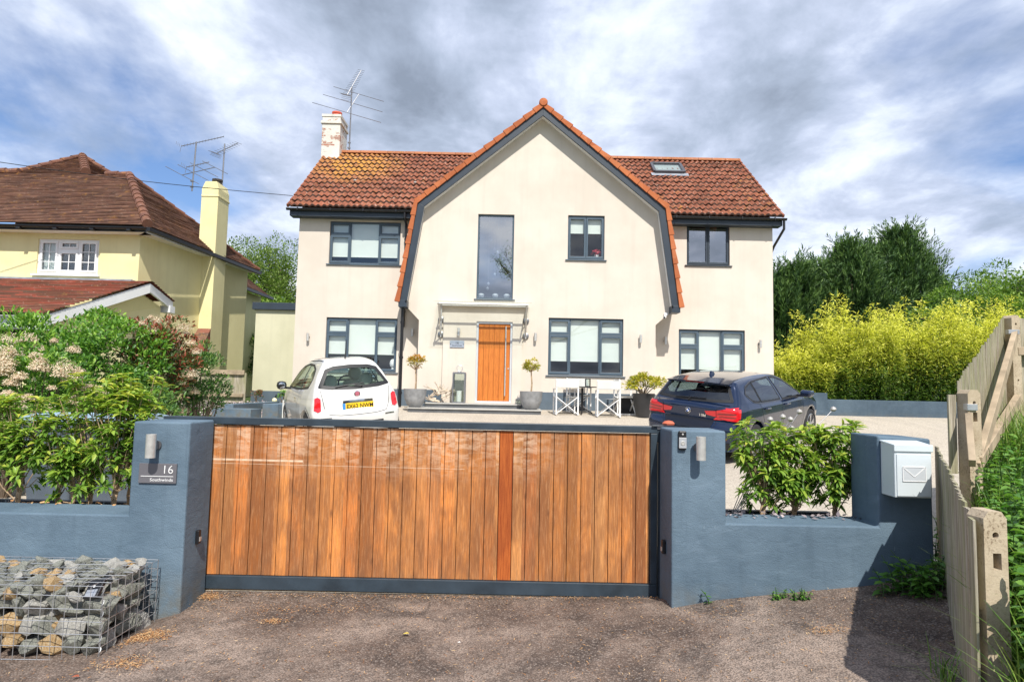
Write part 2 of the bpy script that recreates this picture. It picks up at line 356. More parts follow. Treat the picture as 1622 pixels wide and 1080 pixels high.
def m_gravel():
    m, n = newmat('resin_gravel'); o = oc(n)
    big = n.noise(o, 0.5, 5)
    c = n.ramp(big, [(0.35, (0.42, 0.365, 0.295)), (0.7, (0.50, 0.44, 0.36))])
    v = n.new('ShaderNodeTexVoronoi', {'Vector': o, 'Scale': 60.0}, feature='F1')
    st = n.new('ShaderNodeSeparateColor', {0: v.outputs['Color']}).outputs[0]
    tr = n.noise(n.vmath('MULTIPLY', o, (1.6, 0.25, 1)), 1.5, 5, 0.6, 0.6)
    c = n.mix(n.ramp(tr, [(0.48, 0.0), (0.66, 0.55)]), c, (0.30, 0.265, 0.225))
    c = n.mix(0.45, c, n.ramp(st, [(0.0, (0.24, 0.20, 0.16)), (0.5, (0.50, 0.44, 0.36)), (1.0, (0.66, 0.60, 0.50))]))
    finish(n, c, 0.9, 0, v.outputs['Distance'], 0.4, 0.004, spec=0.2)
    return m
GRAVEL = m_gravel()
def m_ground():
    m, n = newmat('rough_ground'); o = oc(n)
    c = n.ramp(n.noise(o, 1.2, 6, 0.6), [(0.35, (0.045, 0.07, 0.02)), (0.55, (0.06, 0.10, 0.03)), (0.7, (0.09, 0.075, 0.045))])
    finish(n, c, 0.95, 0, n.noise(o, 20, 5), 0.6, 0.02, spec=0.1)
    return m
GROUND = m_ground()

def m_leaf(name, stops, transl=0.35, rough=0.42, spec=0.5):
    m, n = newmat(name)
    a = n.new('ShaderNodeAttribute', attribute_name='rnd').outputs['Fac']
    c = n.ramp(a, stops)
    p = n.new('ShaderNodeBsdfPrincipled', {'Base Color': c, 'Roughness': rough, 'Specular IOR Level': spec})
    t = n.new('ShaderNodeBsdfTranslucent', {'Color': n.mix(0.5, c, n.mix(1.0, c, (1.0, 1.25, 0.35), 'MULTIPLY'))})
    mx = n.new('ShaderNodeMixShader', {0: transl, 1: p.outputs[0], 2: t.outputs[0]})
    n.new('ShaderNodeOutputMaterial', {'Surface': mx.outputs[0]})
    return m
L_LAUREL = m_leaf('young_laurel_leaf', [(0, (0.06, 0.14, 0.02)), (0.4, (0.16, 0.30, 0.04)), (0.75, (0.34, 0.48, 0.07)), (1, (0.58, 0.56, 0.09))])
L_SHRUB = m_leaf('glossy_shrub_leaf', [(0, (0.035, 0.11, 0.02)), (0.4, (0.11, 0.26, 0.035)), (0.75, (0.24, 0.44, 0.055)), (1, (0.40, 0.56, 0.09))])
L_DKSHRUB = m_leaf('dark_shrub_leaf', [(0, (0.03, 0.085, 0.025)), (0.6, (0.09, 0.20, 0.04)), (1, (0.26, 0.38, 0.08))])
L_PHOT = m_leaf('photinia_leaf', [(0, (0.05, 0.11, 0.03)), (0.45, (0.10, 0.15, 0.04)), (0.62, (0.33, 0.09, 0.05)), (1, (0.50, 0.12, 0.08))])
L_FLOWER = m_leaf('cream_blossom', [(0, (0.62, 0.42, 0.30)), (0.4, (0.72, 0.57, 0.42)), (1, (0.82, 0.75, 0.60))], 0.25, 0.8)
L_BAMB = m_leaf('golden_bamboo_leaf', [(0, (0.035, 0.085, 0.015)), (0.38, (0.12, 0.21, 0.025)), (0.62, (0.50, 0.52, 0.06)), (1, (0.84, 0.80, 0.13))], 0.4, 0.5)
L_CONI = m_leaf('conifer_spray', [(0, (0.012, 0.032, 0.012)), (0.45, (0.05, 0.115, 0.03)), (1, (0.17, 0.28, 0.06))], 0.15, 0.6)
L_BROAD = m_leaf('fresh_tree_leaf', [(0, (0.06, 0.13, 0.02)), (0.5, (0.16, 0.28, 0.04)), (1, (0.36, 0.48, 0.08))])
L_NETTLE = m_leaf('weed_leaf', [(0, (0.05, 0.13, 0.02)), (0.5, (0.10, 0.25, 0.035)), (1, (0.24, 0.42, 0.07))])
L_GRASS = m_leaf('grass_blade', [(0, (0.06, 0.14, 0.02)), (0.5, (0.16, 0.30, 0.04)), (1, (0.40, 0.48, 0.12))], 0.35)
L_ACER = m_leaf('golden_acer_leaf', [(0, (0.20, 0.26, 0.03)), (0.5, (0.48, 0.44, 0.05)), (1, (0.75, 0.62, 0.09))])
L_ORANGE = m_leaf('orange_standard_leaf', [(0, (0.14, 0.20, 0.03)), (0.5, (0.45, 0.40, 0.06)), (1, (0.72, 0.30, 0.06))])
L_NEEDLE = m_leaf('dry_litter', [(0, (0.30, 0.12, 0.05)), (0.5, (0.52, 0.27, 0.10)), (1, (0.70, 0.50, 0.28))], 0.1, 0.8)
L_CHIP = m_leaf('slate_chippings', [(0, (0.10, 0.09, 0.10)), (0.5, (0.24, 0.20, 0.21)), (1, (0.46, 0.38, 0.38))], 0.0, 0.7)

# ------------------------------------------------------------------ builders
COL = scene.collection
ORG = {}
def tag(o, label=None, cat=None, group=None, kind=None):
    for k, v in (('label', label), ('category', cat), ('group', group), ('kind', kind)):
        if v: o[k] = v
    return o
def thing(name, label, cat, loc=(0, 0, 0), group=None, local=False):
    o = bpy.data.objects.new(name, None)
    o.empty_display_size = 0.2
    COL.objects.link(o)
    o.location = loc
    ORG[o.name] = Vector((0, 0, 0)) if local else Vector(loc)
    return tag(o, label, cat, group)
def link_mesh(name, me, mats, parent, org):
    o = bpy.data.objects.new(name, me)
    COL.objects.link(o)
    for m in (mats if isinstance(mats, (list, tuple)) else [mats]): me.materials.append(m)
    if parent is not None: o.parent = parent
    else: o.location = org
    ORG[o.name] = Vector(org)
    return o
def copy_tree(o, parent=None):
    c = o.copy(); COL.objects.link(c); c.parent = parent
    for ch in list(o.children): copy_tree(ch, c)
    return c

class MB:
    def __init__(s): s.v = []; s.f = []; s.m = []
    def add(s, vs, fs, mi=0):
        b = len(s.v); s.v += [tuple(v) for v in vs]
        for f in fs: s.f.append([b + i for i in f]); s.m.append(mi)
        return s
    def box(s, x0, x1, y0, y1, z0, z1, mi=0):
        return s.add([(x0, y0, z0), (x1, y0, z0), (x1, y1, z0), (x0, y1, z0), (x0, y0, z1), (x1, y0, z1), (x1, y1, z1), (x0, y1, z1)],
                     [(3, 2, 1, 0), (4, 5, 6, 7), (0, 1, 5, 4), (1, 2, 6, 5), (2, 3, 7, 6), (3, 0, 4, 7)], mi)
    def bar(s, a, b, w, h, up=(0, 0, 1), mi=0):
        a, b = Vector(a), Vector(b); d = (b - a).normalized()
        sd_ = d.cross(Vector(up)).normalized() * w / 2; u = sd_.cross(d).normalized() * h / 2
        vs = [p + i * sd_ + j * u for p in (a, b) for i, j in ((-1, -1), (1, -1), (1, 1), (-1, 1))]
        return s.add(vs, [(3, 2, 1, 0), (4, 5, 6, 7), (0, 1, 5, 4), (1, 2, 6, 5), (2, 3, 7, 6), (3, 0, 4, 7)], mi)
    def prism(s, poly, fn, dv, mi=0):
        """polygon poly of (u, v) carried to 3-D by fn and pushed along dv"""
        a = [Vector(fn(*p)) for p in poly]; b = [p + Vector(dv) for p in a]; n = len(a)
        return s.add(a + b, [list(range(n))[::-1], list(range(n, 2 * n))] + [(i, (i + 1) % n, n + (i + 1) % n, n + i) for i in range(n)], mi)
    def tube(s, pts, r, n=8, r2=None, cap=True, mi=0, closed=False):
        pts = [Vector(p) for p in pts]; k = len(pts); vs = []; prev = None
        for i, p in enumerate(pts):
            if closed: d = (pts[(i + 1) % k] - pts[i - 1]).normalized()
            else: d = (pts[min(i + 1, k - 1)] - pts[max(i - 1, 0)]).normalized()
            if prev is None:
                a = Vector((0, 0, 1)) if abs(d.z) < 0.9 else Vector((1, 0, 0))
                u = d.cross(a).normalized()
            else: u = (prev - d * prev.dot(d)).normalized()
            prev = u; w = d.cross(u)
            rr = r if r2 is None else r + (r2 - r) * i / (k - 1)
            if isinstance(r, (list, tuple)): rr = r[i]
            vs += [p + (u * math.cos(t) + w * math.sin(t)) * rr for t in [2 * math.pi * j / n for j in range(n)]]
        fs = []
        for i in range(k if closed else k - 1):
            for j in range(n):
                a, b = i * n + j, i * n + (j + 1) % n
                c, d = ((i + 1) % k) * n + (j + 1) % n, ((i + 1) % k) * n + j
                fs.append((a, b, c, d))
        if cap and not closed: fs += [list(range(n))[::-1], list(range((k - 1) * n, k * n))]
        return s.add(vs, fs, mi)
    def lathe(s, prof, c=(0, 0, 0), n=24, ax='z', mi=0):
        c = Vector(c); vs = []
        for r, z in prof:
            for j in range(n):
                t = 2 * math.pi * j / n
                a, b = r * math.cos(t), r * math.sin(t)
                vs.append(c + (Vector((a, b, z)) if ax == 'z' else Vector((a, z, b)) if ax == 'y' else Vector((z, a, b))))
        fs = []
        for i in range(len(prof) - 1):
            for j in range(n): fs.append((i * n + j, i * n + (j + 1) % n, (i + 1) * n + (j + 1) % n, (i + 1) * n + j))
        if prof[0][0] > 1e-5: fs.append(list(range(n))[::-1])
        if prof[-1][0] > 1e-5: fs.append(list(range((len(prof) - 1) * n, len(prof) * n)))
        return s.add(vs, fs, mi)
    def build(s, name, mats, parent=None, smooth=False, bevel=0.0, org=None, ang=35, seg=2):
        if org is None:
            if parent is not None: org = ORG[parent.name]
            else:
                xs = list(zip(*s.v)); org = Vector(((min(xs[0]) + max(xs[0])) / 2, (min(xs[1]) + max(xs[1])) / 2, min(xs[2])))
        org = Vector(org)
        me = bpy.data.meshes.new(name)
        me.from_pydata([(v[0] - org.x, v[1] - org.y, v[2] - org.z) for v in s.v], [], s.f)
        bm = bmesh.new(); bm.from_mesh(me); bmesh.ops.recalc_face_normals(bm, faces=bm.faces)
        bm.faces.ensure_lookup_table()
        bm.to_mesh(me); bm.free()
        for p, mi in zip(me.polygons, s.m): p.material_index = mi
        if smooth:
            me.shade_smooth()
            me.set_sharp_from_angle(angle=R(ang))
        o = link_mesh(name, me, mats, parent, org)
        if bevel:
            b = o.modifiers.new('edge', 'BEVEL'); b.width = bevel; b.segments = seg; b.limit_method = 'ANGLE'; b.angle_limit = R(40)
        return o

def np_mesh(name, V, F, mats, parent=None, org=None, rnd=None, smooth=False):
    """V (n,3) world coordinates, F (m,k) equal-sized faces"""
    V = np.asarray(V, dtype=np.float32); F = np.asarray(F, dtype=np.int32)
    if org is None:
        org = ORG[parent.name] if parent is not None else Vector((V[:, 0].mean(), V[:, 1].mean(), V[:, 2].min()))
    V = V - np.array(org, dtype=np.float32)
    me = bpy.data.meshes.new(name)
    me.vertices.add(len(V)); me.vertices.foreach_set('co', V.ravel())
    m, k = F.shape
    me.loops.add(m * k); me.loops.foreach_set('vertex_index', F.ravel())
    me.polygons.add(m); me.polygons.foreach_set('loop_start', np.arange(0, m * k, k, dtype=np.int32))
    me.polygons.foreach_set('loop_total', np.full(m, k, dtype=np.int32))
    me.update(calc_edges=True)
    if rnd is not None:
        a = me.attributes.new('rnd', 'FLOAT', 'POINT'); a.data.foreach_set('value', np.asarray(rnd, dtype=np.float32))
    if smooth: me.shade_smooth()
    return link_mesh(name, me, mats, parent, org)

def sheet_with_holes(mb, outer, holes, fn, dv, mi=0, mih=0):
    """flat wall with openings; each opening gets reveals of depth dv"""
    loops = [[Vector((p[0], p[1], 0)) for p in outer]]
    hp = []
    for h in holes:
        q = h if isinstance(h, list) else [(h[0], h[2]), (h[1], h[2]), (h[1], h[3]), (h[0], h[3])]
        hp.append(q); loops.append([Vector((p[0], p[1], 0)) for p in q])
    tris = tessellate_polygon(loops)
    pts = [p for l in loops for p in l]
    mb.add([fn(p.x, p.y) for p in pts], [tuple(t) for t in tris], mi)
    for q in hp:
        n = len(q); a = [Vector(fn(*p)) for p in q]; b = [p + Vector(dv) for p in a]
        mb.add(a + b, [(i, (i + 1) % n, n + (i + 1) % n, n + i) for i in range(n)], mih)

def text_part(name, s, size, loc, rot, mat, parent, depth=0.001, align='LEFT', org=None, sx=1.0, offset=0.0):
    cu_ = bpy.data.curves.new(name, 'FONT'); cu_.body = s; cu_.size = size; cu_.extrude = depth; cu_.align_x = align; cu_.resolution_u = 3; cu_.offset = offset
    t = bpy.data.objects.new('tmp', cu_); COL.objects.link(t)
    bpy.context.view_layer.update()
    me = bpy.data.meshes.new_from_object(t.evaluated_get(bpy.context.evaluated_depsgraph_get()))
    bpy.data.objects.remove(t)
    org = ORG[parent.name] if org is None else Vector(org)
    m = Matrix.Translation(Vector(loc) - org) @ (rot if isinstance(rot, Matrix) else Euler(rot).to_matrix().to_4x4()) @ Matrix.Diagonal((sx, 1, 1, 1))
    me.transform(m); me.name = name; me.materials.clear()
    return link_mesh(name, me, mat, parent, org)

# ---- leaves
T_DIA = (np.array([(0, 0, 0), (.42, .5, .07), (1, 0, -.05), (.42, -.5, .07)]), np.array([(0, 1, 2, 3)]))
T_LEAF = (np.array([(0, 0, 0), (.35, 0, -.03), (.7, 0, -.10), (1, 0, -.24), (.3, .46, .07), (.68, .38, -.02), (.3, -.46, .07), (.68, -.38, -.02)]),
          np.array([(0, 1, 4), (1, 5, 4), (1, 2, 5), (2, 3, 5), (0, 6, 1), (1, 6, 7), (1, 7, 2), (2, 7, 3)]))
T_LONG = (np.array([(0, 0, 0), (.3, .5, .03), (.3, -.5, .03), (.7, .35, -.08), (.7, -.35, -.08), (1, 0, -.25)]),
          np.array([(0, 2, 1), (1, 2, 4), (1, 4, 3), (3, 4, 5)]))
def unit(a): return a / np.maximum(np.linalg.norm(a, axis=-1, keepdims=True), 1e-9)
def rdir(n): return unit(rng.normal(size=(n, 3)))
def leaves(name, P, D, N, L, Wd, tmpl, mat, parent=None, rnd=None, label=None, org=None):
    n = len(P); D = unit(D); S = unit(np.cross(D, N)); N = np.cross(S, D)
    T, F = tmpl
    L = np.broadcast_to(L, n); Wd = np.broadcast_to(Wd, n)
    V = (P[:, None, :] + T[None, :, 0, None] * L[:, None, None] * D[:, None, :] + T[None, :, 1, None] * Wd[:, None, None] * S[:, None, :]
         + T[None, :, 2, None] * L[:, None, None] * N[:, None, :])
    k = len(T)
    FF = (F[None] + (np.arange(n) * k)[:, None, None]).reshape(-1, F.shape[1])
    if rnd is None: rnd = rng.random(n)
    o = np_mesh(name, V.reshape(-1, 3), FF, mat, parent, rnd=np.repeat(np.clip(rnd, 0, 1), k), org=org)
    if label: o['label'] = label
    return o
def clump_points(c, rad, ncl, rc, n, squash=0.8, low=-1.0):
    """points gathered on many small clumps lying near the surface of an ellipsoid"""
    c = np.array(c); rad = np.array(rad)
    d = rdir(ncl * 3); d = d[d[:, 2] > low][:ncl]
    cc = c + d * rad * rng.uniform(0.55, 1.0, (len(d), 1))
    k = rng.integers(0, len(d), n)
    dd = rdir(n); dd[:, 2] = np.where(dd[:, 2] < -0.3, -dd[:, 2], dd[:, 2])
    rr = rc * rng.uniform(0.7, 1.3, len(d))[k]
    P = cc[k] + dd * (rr * rng.uniform(0.55, 1.05, n))[:, None] * np.array((1, 1, squash))
    out = unit(dd * 0.8 + d[k] * 0.5)
    return P, out
def branches(mb, base, tips, r0, n=6, bend=0.15):
    base = Vector(base)
    for t in tips:
        t = Vector(t); m = base.lerp(t, 0.5) + Vector((random.uniform(-bend, bend), random.uniform(-bend, bend), random.uniform(0, bend)))
        mb.tube([base, base.lerp(m, 0.5), m, m.lerp(t, 0.55), t], r0, n, r2=r0 * 0.25)

# ------------------------------------------------------------------ terrain
FP = [(1.0, 1.1), (2.08, 2.8), (3.55, 5.0), (5.55, 7.0), (9.5, 7.9), (14, 9)]      # fence line
def fx_line(y): return float(np.interp(y, [p[1] for p in FP], [p[0] for p in FP]))
def gz(x, y):
    inner = float(np.interp(y, [5, 7, 9, 10.6, 12, 13.5, 15.6, 16.8, 30, 60], [.0, .2, .4, .52, .64, .74, .945, 1.03, 1.15, 1.2]))
    if x < -1 and 5 < y < 16.5: inner -= 0.035 * (-x - 1) * 0.0 * min(1, (y - 5) / 3) * min(1, (16.5 - y) / 3) * (1 if x > -5 else 5 / -x)
    wy = max(0.0, min(1, (y - 8.5) / 1.5)) * max(0.0, min(1, (15.5 - y) / 1.5))
    if x < 1: inner += wy * (0.075 * (max(x, -5.5) + 3.0) if x < -1.5 else 0.1125 * (1 - x) / 2.5)
    wb = max(0.0, min(1, (y - 7.5) / 2.0)) * max(0.0, min(1, (13.2 - y) / 2.2))
    if x > 1: inner -= 0.13 * wb * min(1, (x - 1) / 1.2)
    front = float(np.interp(x, [-8, -2.5, -2.3, 0, 1.1, 1.5, 2.65, 2.9, 4], [-.16, -.1, -.04, .0, .05, .13, .26, .36, .45]))
    if y < 4.6: front *= max(0.55, 1 - (4.6 - y) * 0.16)
    if y < 3: front -= 0.02 * (3 - max(y, -2))
    if x > 1.2: tt = min(1, max(0, (y - 4.85) / 0.12))
    else: tt = min(1, max(0, (y - 4.75) / 0.3))
    return front * (1 - tt) + inner * tt
def bank(x, y):
    d = x - fx_line(y)
    return 0.30 + 0.11 * max(0, y - 2) + min(0.25, 0.12 * max(d, 0)) if y < 8 else 1.0

def grid_sheet(name, xs, ys, zf, mat, kind_label=None, dz=0.0, smooth=True):
    V = [(x, y, zf(x, y) + dz) for y in ys for x in xs]; nx = len(xs)
    F = [(j * nx + i, j * nx + i + 1, (j + 1) * nx + i + 1, (j + 1) * nx + i) for j in range(len(ys) - 1) for i in range(nx - 1)]
    return np_mesh(name, V, F, mat, org=(0, 0, 0), smooth=smooth)
xs = list(np.linspace(-14, 14, 113)); xs = [-600, -200, -60, -25] + xs + [25, 60, 200, 600]
ys = [-200, -60, -20] + list(np.linspace(-8, 24, 161)) + [30, 45, 70, 150, 400, 900]
g = grid_sheet('ground', xs, ys, lambda x, y: gz(max(-12, min(12, x)), y) - 0.035, GROUND)
tag(g, kind='structure')
# forecourt in front of the gate
V = []; F = []; ny = 90; nx = 130
ysf = np.linspace(-4, 4.985, ny)
for y in ysf:
    xr = min(fx_line(max(y, 1.1)) + 0.02, 3.45)
    for x in np.linspace(-9, xr, nx):
        h = 0.006 * math.sin(x * 2.1 + y * 1.3) + 0.005 * math.sin(x * 4.7 - y * 3.1)
        V.append((x, y, gz(x, y) + 0.004 + h * (1 if y < 4.5 else 0.2)))
for j in range(ny - 1):
    for i in range(nx - 1): F.append((j * nx + i, j * nx + i + 1, (j + 1) * nx + i + 1, (j + 1) * nx + i))
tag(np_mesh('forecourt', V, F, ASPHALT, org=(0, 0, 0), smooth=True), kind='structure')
# gravel drive inside the gate
V = []; F = []; ny = 70; nx = 80
for y in np.linspace(4.99, 17.5, ny):
    xl = -6.6 if y < 12.2 else float(np.interp(y, [12.2, 15.5, 17.5], [-6.6, -5.9, -5.9]))
    xr = float(np.interp(y, [5, 6.9, 7, 17], [3.5, 5.4, 5.6, 15]))
    for x in np.linspace(xl, xr, nx): V.append((x, y, gz(x, y) + 0.006))
for j in range(ny - 1):
    for i in range(nx - 1): F.append((j * nx + i, j * nx + i + 1, (j + 1) * nx + i + 1, (j + 1) * nx + i))
tag(np_mesh('drive', V, F, GRAVEL, org=(0, 0, 0), smooth=True), kind='structure')
# overgrown bank on the far side of the fence
V = []; F = []; ny = 50; nx = 24
for y in np.linspace(-1.0, 9.5, ny):
    x0 = fx_line(max(1.1, min(y, 8.9))) + 0.07
    for i in range(nx):
        x = x0 + 9 * (i / (nx - 1)) ** 1.5
        V.append((x, y, (bank(x, y) if y < 8 else bank(x, 7.9)) + 0.04 * math.sin(x * 3 + y * 2)))
for j in range(ny - 1):
    for i in range(nx - 1): F.append((j * nx + i, j * nx + i + 1, (j + 1) * nx + i + 1, (j + 1) * nx + i))
tag(np_mesh('bank_terrain', V, F, GROUND, org=(0, 0, 0), smooth=True), kind='structure')

# ------------------------------------------------------------------ front wall in two halves
def wall_poly(name, label, poly, y0, y1, extra=None):
    w = thing(name, label, 'wall', (sum(p[0] for p in poly) / len(poly), (y0 + y1) / 2, 0))
    mb = MB(); mb.prism(poly, lambda u, v: (u, y0, v), (0, y1 - y0, 0))
    mb.build('masonry', BLUEWALL, w, bevel=0.012)
    return w
wl = wall_poly('boundary_wall', 'blue rendered garden wall with pillar left of the timber gate, bearing the house number sign',
          [(-9, -0.35), (-2.31, -0.35), (-2.31, 1.30), (-2.72, 1.30), (-2.72, 0.635), (-9, 0.635)], 4.60, 4.97)
wr = wall_poly('boundary_wall', 'blue rendered garden wall stepping down between two pillars right of the timber gate',
          [(1.17, -0.2), (3.05, -0.2), (3.04, 1.295), (2.655, 1.31), (2.655, 0.665), (1.56, 0.665), (1.56, 1.32), (1.17, 1.32)], 4.60, 4.97)
# stucco return behind the right wall (planter back)
for nm, x0, x1, z, lab in (('planter_bed', -9, -2.35, 0.56, 'soil bed holding the laurels behind the left blue wall'), ('planter_bed', 1.60, 2.66, 0.60, 'slate covered soil bed holding the shrub in the gap of the right blue wall')):
    p = thing(nm, lab, 'planter', ((x0 + x1) / 2, 5.15, 0))
    mb = MB(); mb.box(x0, x1, 4.972, 5.30, -0.1, z); mb.build('soil', SOIL, p)
    mb = MB(); mb.box(x0 - 0.0, x1, 5.302, 5.36, -0.1, z + 0.03); mb.build('back_board', ANTH, p)
    n = 260 if x0 > 0 else 900
    P = np.stack([rng.uniform(x0 + .02, x1, n), rng.uniform(4.80 if x0 > 0 else 4.93, 5.30, n), np.full(n, z + 0.012)], 1)
    P[:, 2] = np.where(P[:, 1] < 4.97, (0.672 if x0 > 0 else 0.64) + 0.004, P[:, 2])
    D = rdir(n) * (1, 1, 0.25); N = rdir(n) * 0.4 + (0, 0, 1)
    leaves('slate_chippings', P, D, N, rng.uniform(.02, .055, n), rng.uniform(.015, .04, n), T_DIA, L_CHIP if x0 > 0 else L_NEEDLE, p)['kind'] = 'stuff'

# ------------------------------------------------------------------ sliding gate
gt = thing('sliding_gate', 'wide sliding driveway gate of upright hardwood boards in a dark steel frame', 'gate', (0, 5.05, 0))
GX0, GX1 = -2.385, 1.12
mb = MB(); k = 0
x = 1.1 - 33 * 0.1073 + 0.0
edges = [1.10 - i * 0.1073 for i in range(34)][::-1]
for a, b in zip(edges[:-1], edges[1:]):
    if b < GX0: continue
    dy = random.uniform(0, 0.004)
    mb.box(max(a, GX0) + 0.0022, b - 0.0022, 5.005 + dy, 5.03 + dy, 0.115, 1.262)
mb.build('board_panel', GATEWOOD, gt, bevel=0.003, org=(0, 0, 0)).location = -gt.location
mb = MB()
mb.box(-2.72, 1.155, 4.985, 5.065, 1.268, 1.322); mb.build('top_rail', GATEFR, gt, bevel=0.004)
mb = MB()
mb.box(-2.42, 1.155, 4.985, 5.065, 0.012, 0.112); mb.build('bottom_rail', GATEFR, gt, bevel=0.004)
mb = MB(); mb.box(1.104, 1.155, 4.986, 5.064, 0.114, 1.266); mb.box(-2.42, -2.385, 4.99, 5.06, 0.114, 1.266); mb.box(GX0, 1.10, 5.04, 5.055, 0.12, 1.26)
mb.build('frame_stile', GATEFR, gt, bevel=0.003)
mb = MB(); mb.box(-2.42, 1.3, 5.0, 5.05, -0.03, 0.008); mb.build('ground_track', pm('rusty_track', (0.28, 0.2, 0.11), 0.7, 0.4, var=0.4, vs=20), gt)
ct = thing('gate_catch_post', 'slim dark steel catch post between gate end and right pillar', 'post', (1.19, 5.09, 0))
mb = MB(); mb.box(1.165, 1.235, 5.0, 5.10, 0.0, 1.30); mb.build('post', GATEFR, ct, bevel=0.004)
mb = MB(); mb.box(1.14, 1.20, 4.992, 4.999, 1.20, 1.30); mb.box(1.11, 1.2, 4.96, 4.999, 1.325, 1.332); mb.build('guide_bracket', GATEFR, ct, bevel=0.003)
# photo-eye sensors on the inner cheeks
for X, dx, lab in ((-2.31, 1, 'small black gate sensor on the inner cheek of the left pillar'), (1.17, -1, 'small black gate sensor on the inner cheek of the right pillar')):
    t = thing('gate_sensor', lab, 'sensor', (X, 4.8, 0.45), 'gate safety sensors')
    mb = MB(); mb.box(min(X, X + .028 * dx), max(X, X + .028 * dx), 4.76, 4.80, 0.40, 0.50); mb.build('housing', BLACK, t, bevel=0.006)
    mb = MB(); mb.box(min(X, X + .033 * dx), max(X, X + .033 * dx), 4.768, 4.792, 0.42, 0.45); mb.build('lens', STEEL, t)

def wall_lamp(lab, x, y, z, r, h, off, grp, n=20):
    t = thing('wall_lamp', lab, 'wall lamp', (x, y, z), grp)
    mb = MB(); mb.lathe([(r * .86, -h / 2 + .004), (r, -h / 2), (r, h / 2), (r * .86, h / 2), (r * .84, h / 2 - .02)], (x, y - off, z), n)
    mb.build('tube', STEEL, t, smooth=True)
    mb = MB(); mb.box(x - r * .5, x + r * .5, y - off + r * .5, y + .002, z - h * .16, z + h * .16); mb.lathe([(r * .95, -.012), (r * .95, 0)], (x, y, z), n, 'y')
    mb.build('bracket', ALU, t, smooth=True)
    return t
wall_lamp('steel cylinder lamp on the pillar above the number sign', -2.54, 4.6, 1.135, .034, .165, .085, 'steel lamps on the gate pillars')
wall_lamp('steel cylinder lamp on the right gate pillar beside the doorbell', 1.355, 4.6, 1.20, .034, .165, .085, 'steel lamps on the gate pillars')
# number sign
sg = thing('house_sign', 'grey metal sign with the white number 16 under the pillar lamp', 'sign', (-2.50, 4.59, 0.9))
m_sign = pm('sign_grey', (0.17, 0.165, 0.18), 0.4, 0.3, var=0.05)
mb = MB(); mb.box(-2.655, -2.385, 4.586, 4.597, 0.865, 1.005); mb.build('plate', m_sign, sg, bevel=0.002)
text_part('number', '16', 0.085, (-2.405, 4.584, 0.935), (R(90), 0, 0), WHITE, sg, 0.001, 'RIGHT', offset=-0.001)
text_part('house_name', 'Southwinds', 0.031, (-2.405, 4.584, 0.880), (R(90), 0, 0), WHITE, sg, 0.001, 'RIGHT', sx=1.15)
mb = MB(); mb.box(-2.638, -2.405, 4.5835, 4.5855, 0.9125, 0.9165); mb.build('rule_line', WHITE, sg)
# doorbell
db = thing('video_doorbell', 'silver and black video doorbell high on the right gate pillar', 'doorbell', (1.24, 4.6, 1.2))
cx_, cz_ = at(1080, 697, 4.6).x, at(1080, 697, 4.6).z
mb = MB(); mb.box(cx_ - .028, cx_ + .028, 4.575, 4.6, cz_ - .068, cz_ + .068); mb.build('housing', BLACK, db, bevel=0.008)
mb = MB(); mb.box(cx_ - .027, cx_ + .027, 4.572, 4.5745, cz_ - .055, cz_ + .02); mb.build('face', pm('satin_nickel', (0.52, 0.53, 0.55), 0.35, 0.4), db, bevel=0.001)
mb = MB(); mb.lathe([(.016, 0), (.016, -.003), (.012, -.004), (.011, -.002)], (cx_, 4.572, cz_ - .018), 20, 'y'); mb.build('button', STEEL, db, smooth=True)
mb = MB(); mb.lathe([(.008, 0), (.006, -.004), (0, -.005)], (cx_, 4.575, cz_ + .043), 14, 'y'); mb.build('camera_lens', STEEL, db, smooth=True)

# letterbox
MBX = pm('mailbox_enamel', (0.66, 0.72, 0.74), 0.35, 0.15, var=0.04)
lb = thing('letterbox', 'pale grey wall letterbox with an envelope mark on the far right pillar', 'mailbox', (2.7, 4.45, 0.96))
bx0, bx1, by0 = at(1417, 740, 4.43).x, at(1476, 740, 4.43).x, 4.43
z0, z1 = 0.90, 1.275
mb = MB()
mb.prism([(by0, z0), (4.595, z0 + .0), (4.595, z1 - .005), (by0, z1 - .032)], lambda u, v: (bx0, u, v), (bx1 - bx0, 0, 0))
mb.build('case', MBX, lb, bevel=0.006)
mb = MB(); mb.prism([(by0 - .012, z1 - .058), (by0, z1 - .060), (by0, z1 - .032), (4.597, z1 - .003), (4.597, z1 + .008), (by0 - .012, z1 - .012)], lambda u, v: (bx0 - .006, u, v), (bx1 - bx0 + .012, 0, 0))
mb.build('lid', MBX, lb, bevel=0.003)
mb = MB(); mb.box(bx0 + .012, bx1 - .012, by0 - .007, by0 - .001, z0 + .01, z1 - .075); mb.build('door', MBX, lb, bevel=0.003)
ex0, ex1, ez0, ez1 = bx0 + .05, bx1 - .05, 1.015, 1.112
mb = MB(); mb.box(ex0, ex1, by0 - .0105, by0 - .0075, ez0, ez1); mb.build('envelope_panel', pm('envelope_grey', (0.50, 0.53, 0.55), 0.45), lb)
mb = MB()
for a, b in (((ex0, ez1), (.5 * (ex0 + ex1), ez0 + .03)), ((.5 * (ex0 + ex1), ez0 + .03), (ex1, ez1)), ((ex0, ez1), (ex1, ez1)), ((ex0, ez0), (ex1, ez0)), ((ex0, ez0), (ex0, ez1)), ((ex1, ez0), (ex1, ez1))):
    mb.bar((a[0], by0 - .012, a[1]), (b[0], by0 - .012, b[1]), 0.005, 0.002, up=(0, 1, 0)); 
mb.build('envelope_outline', WHITE, lb)

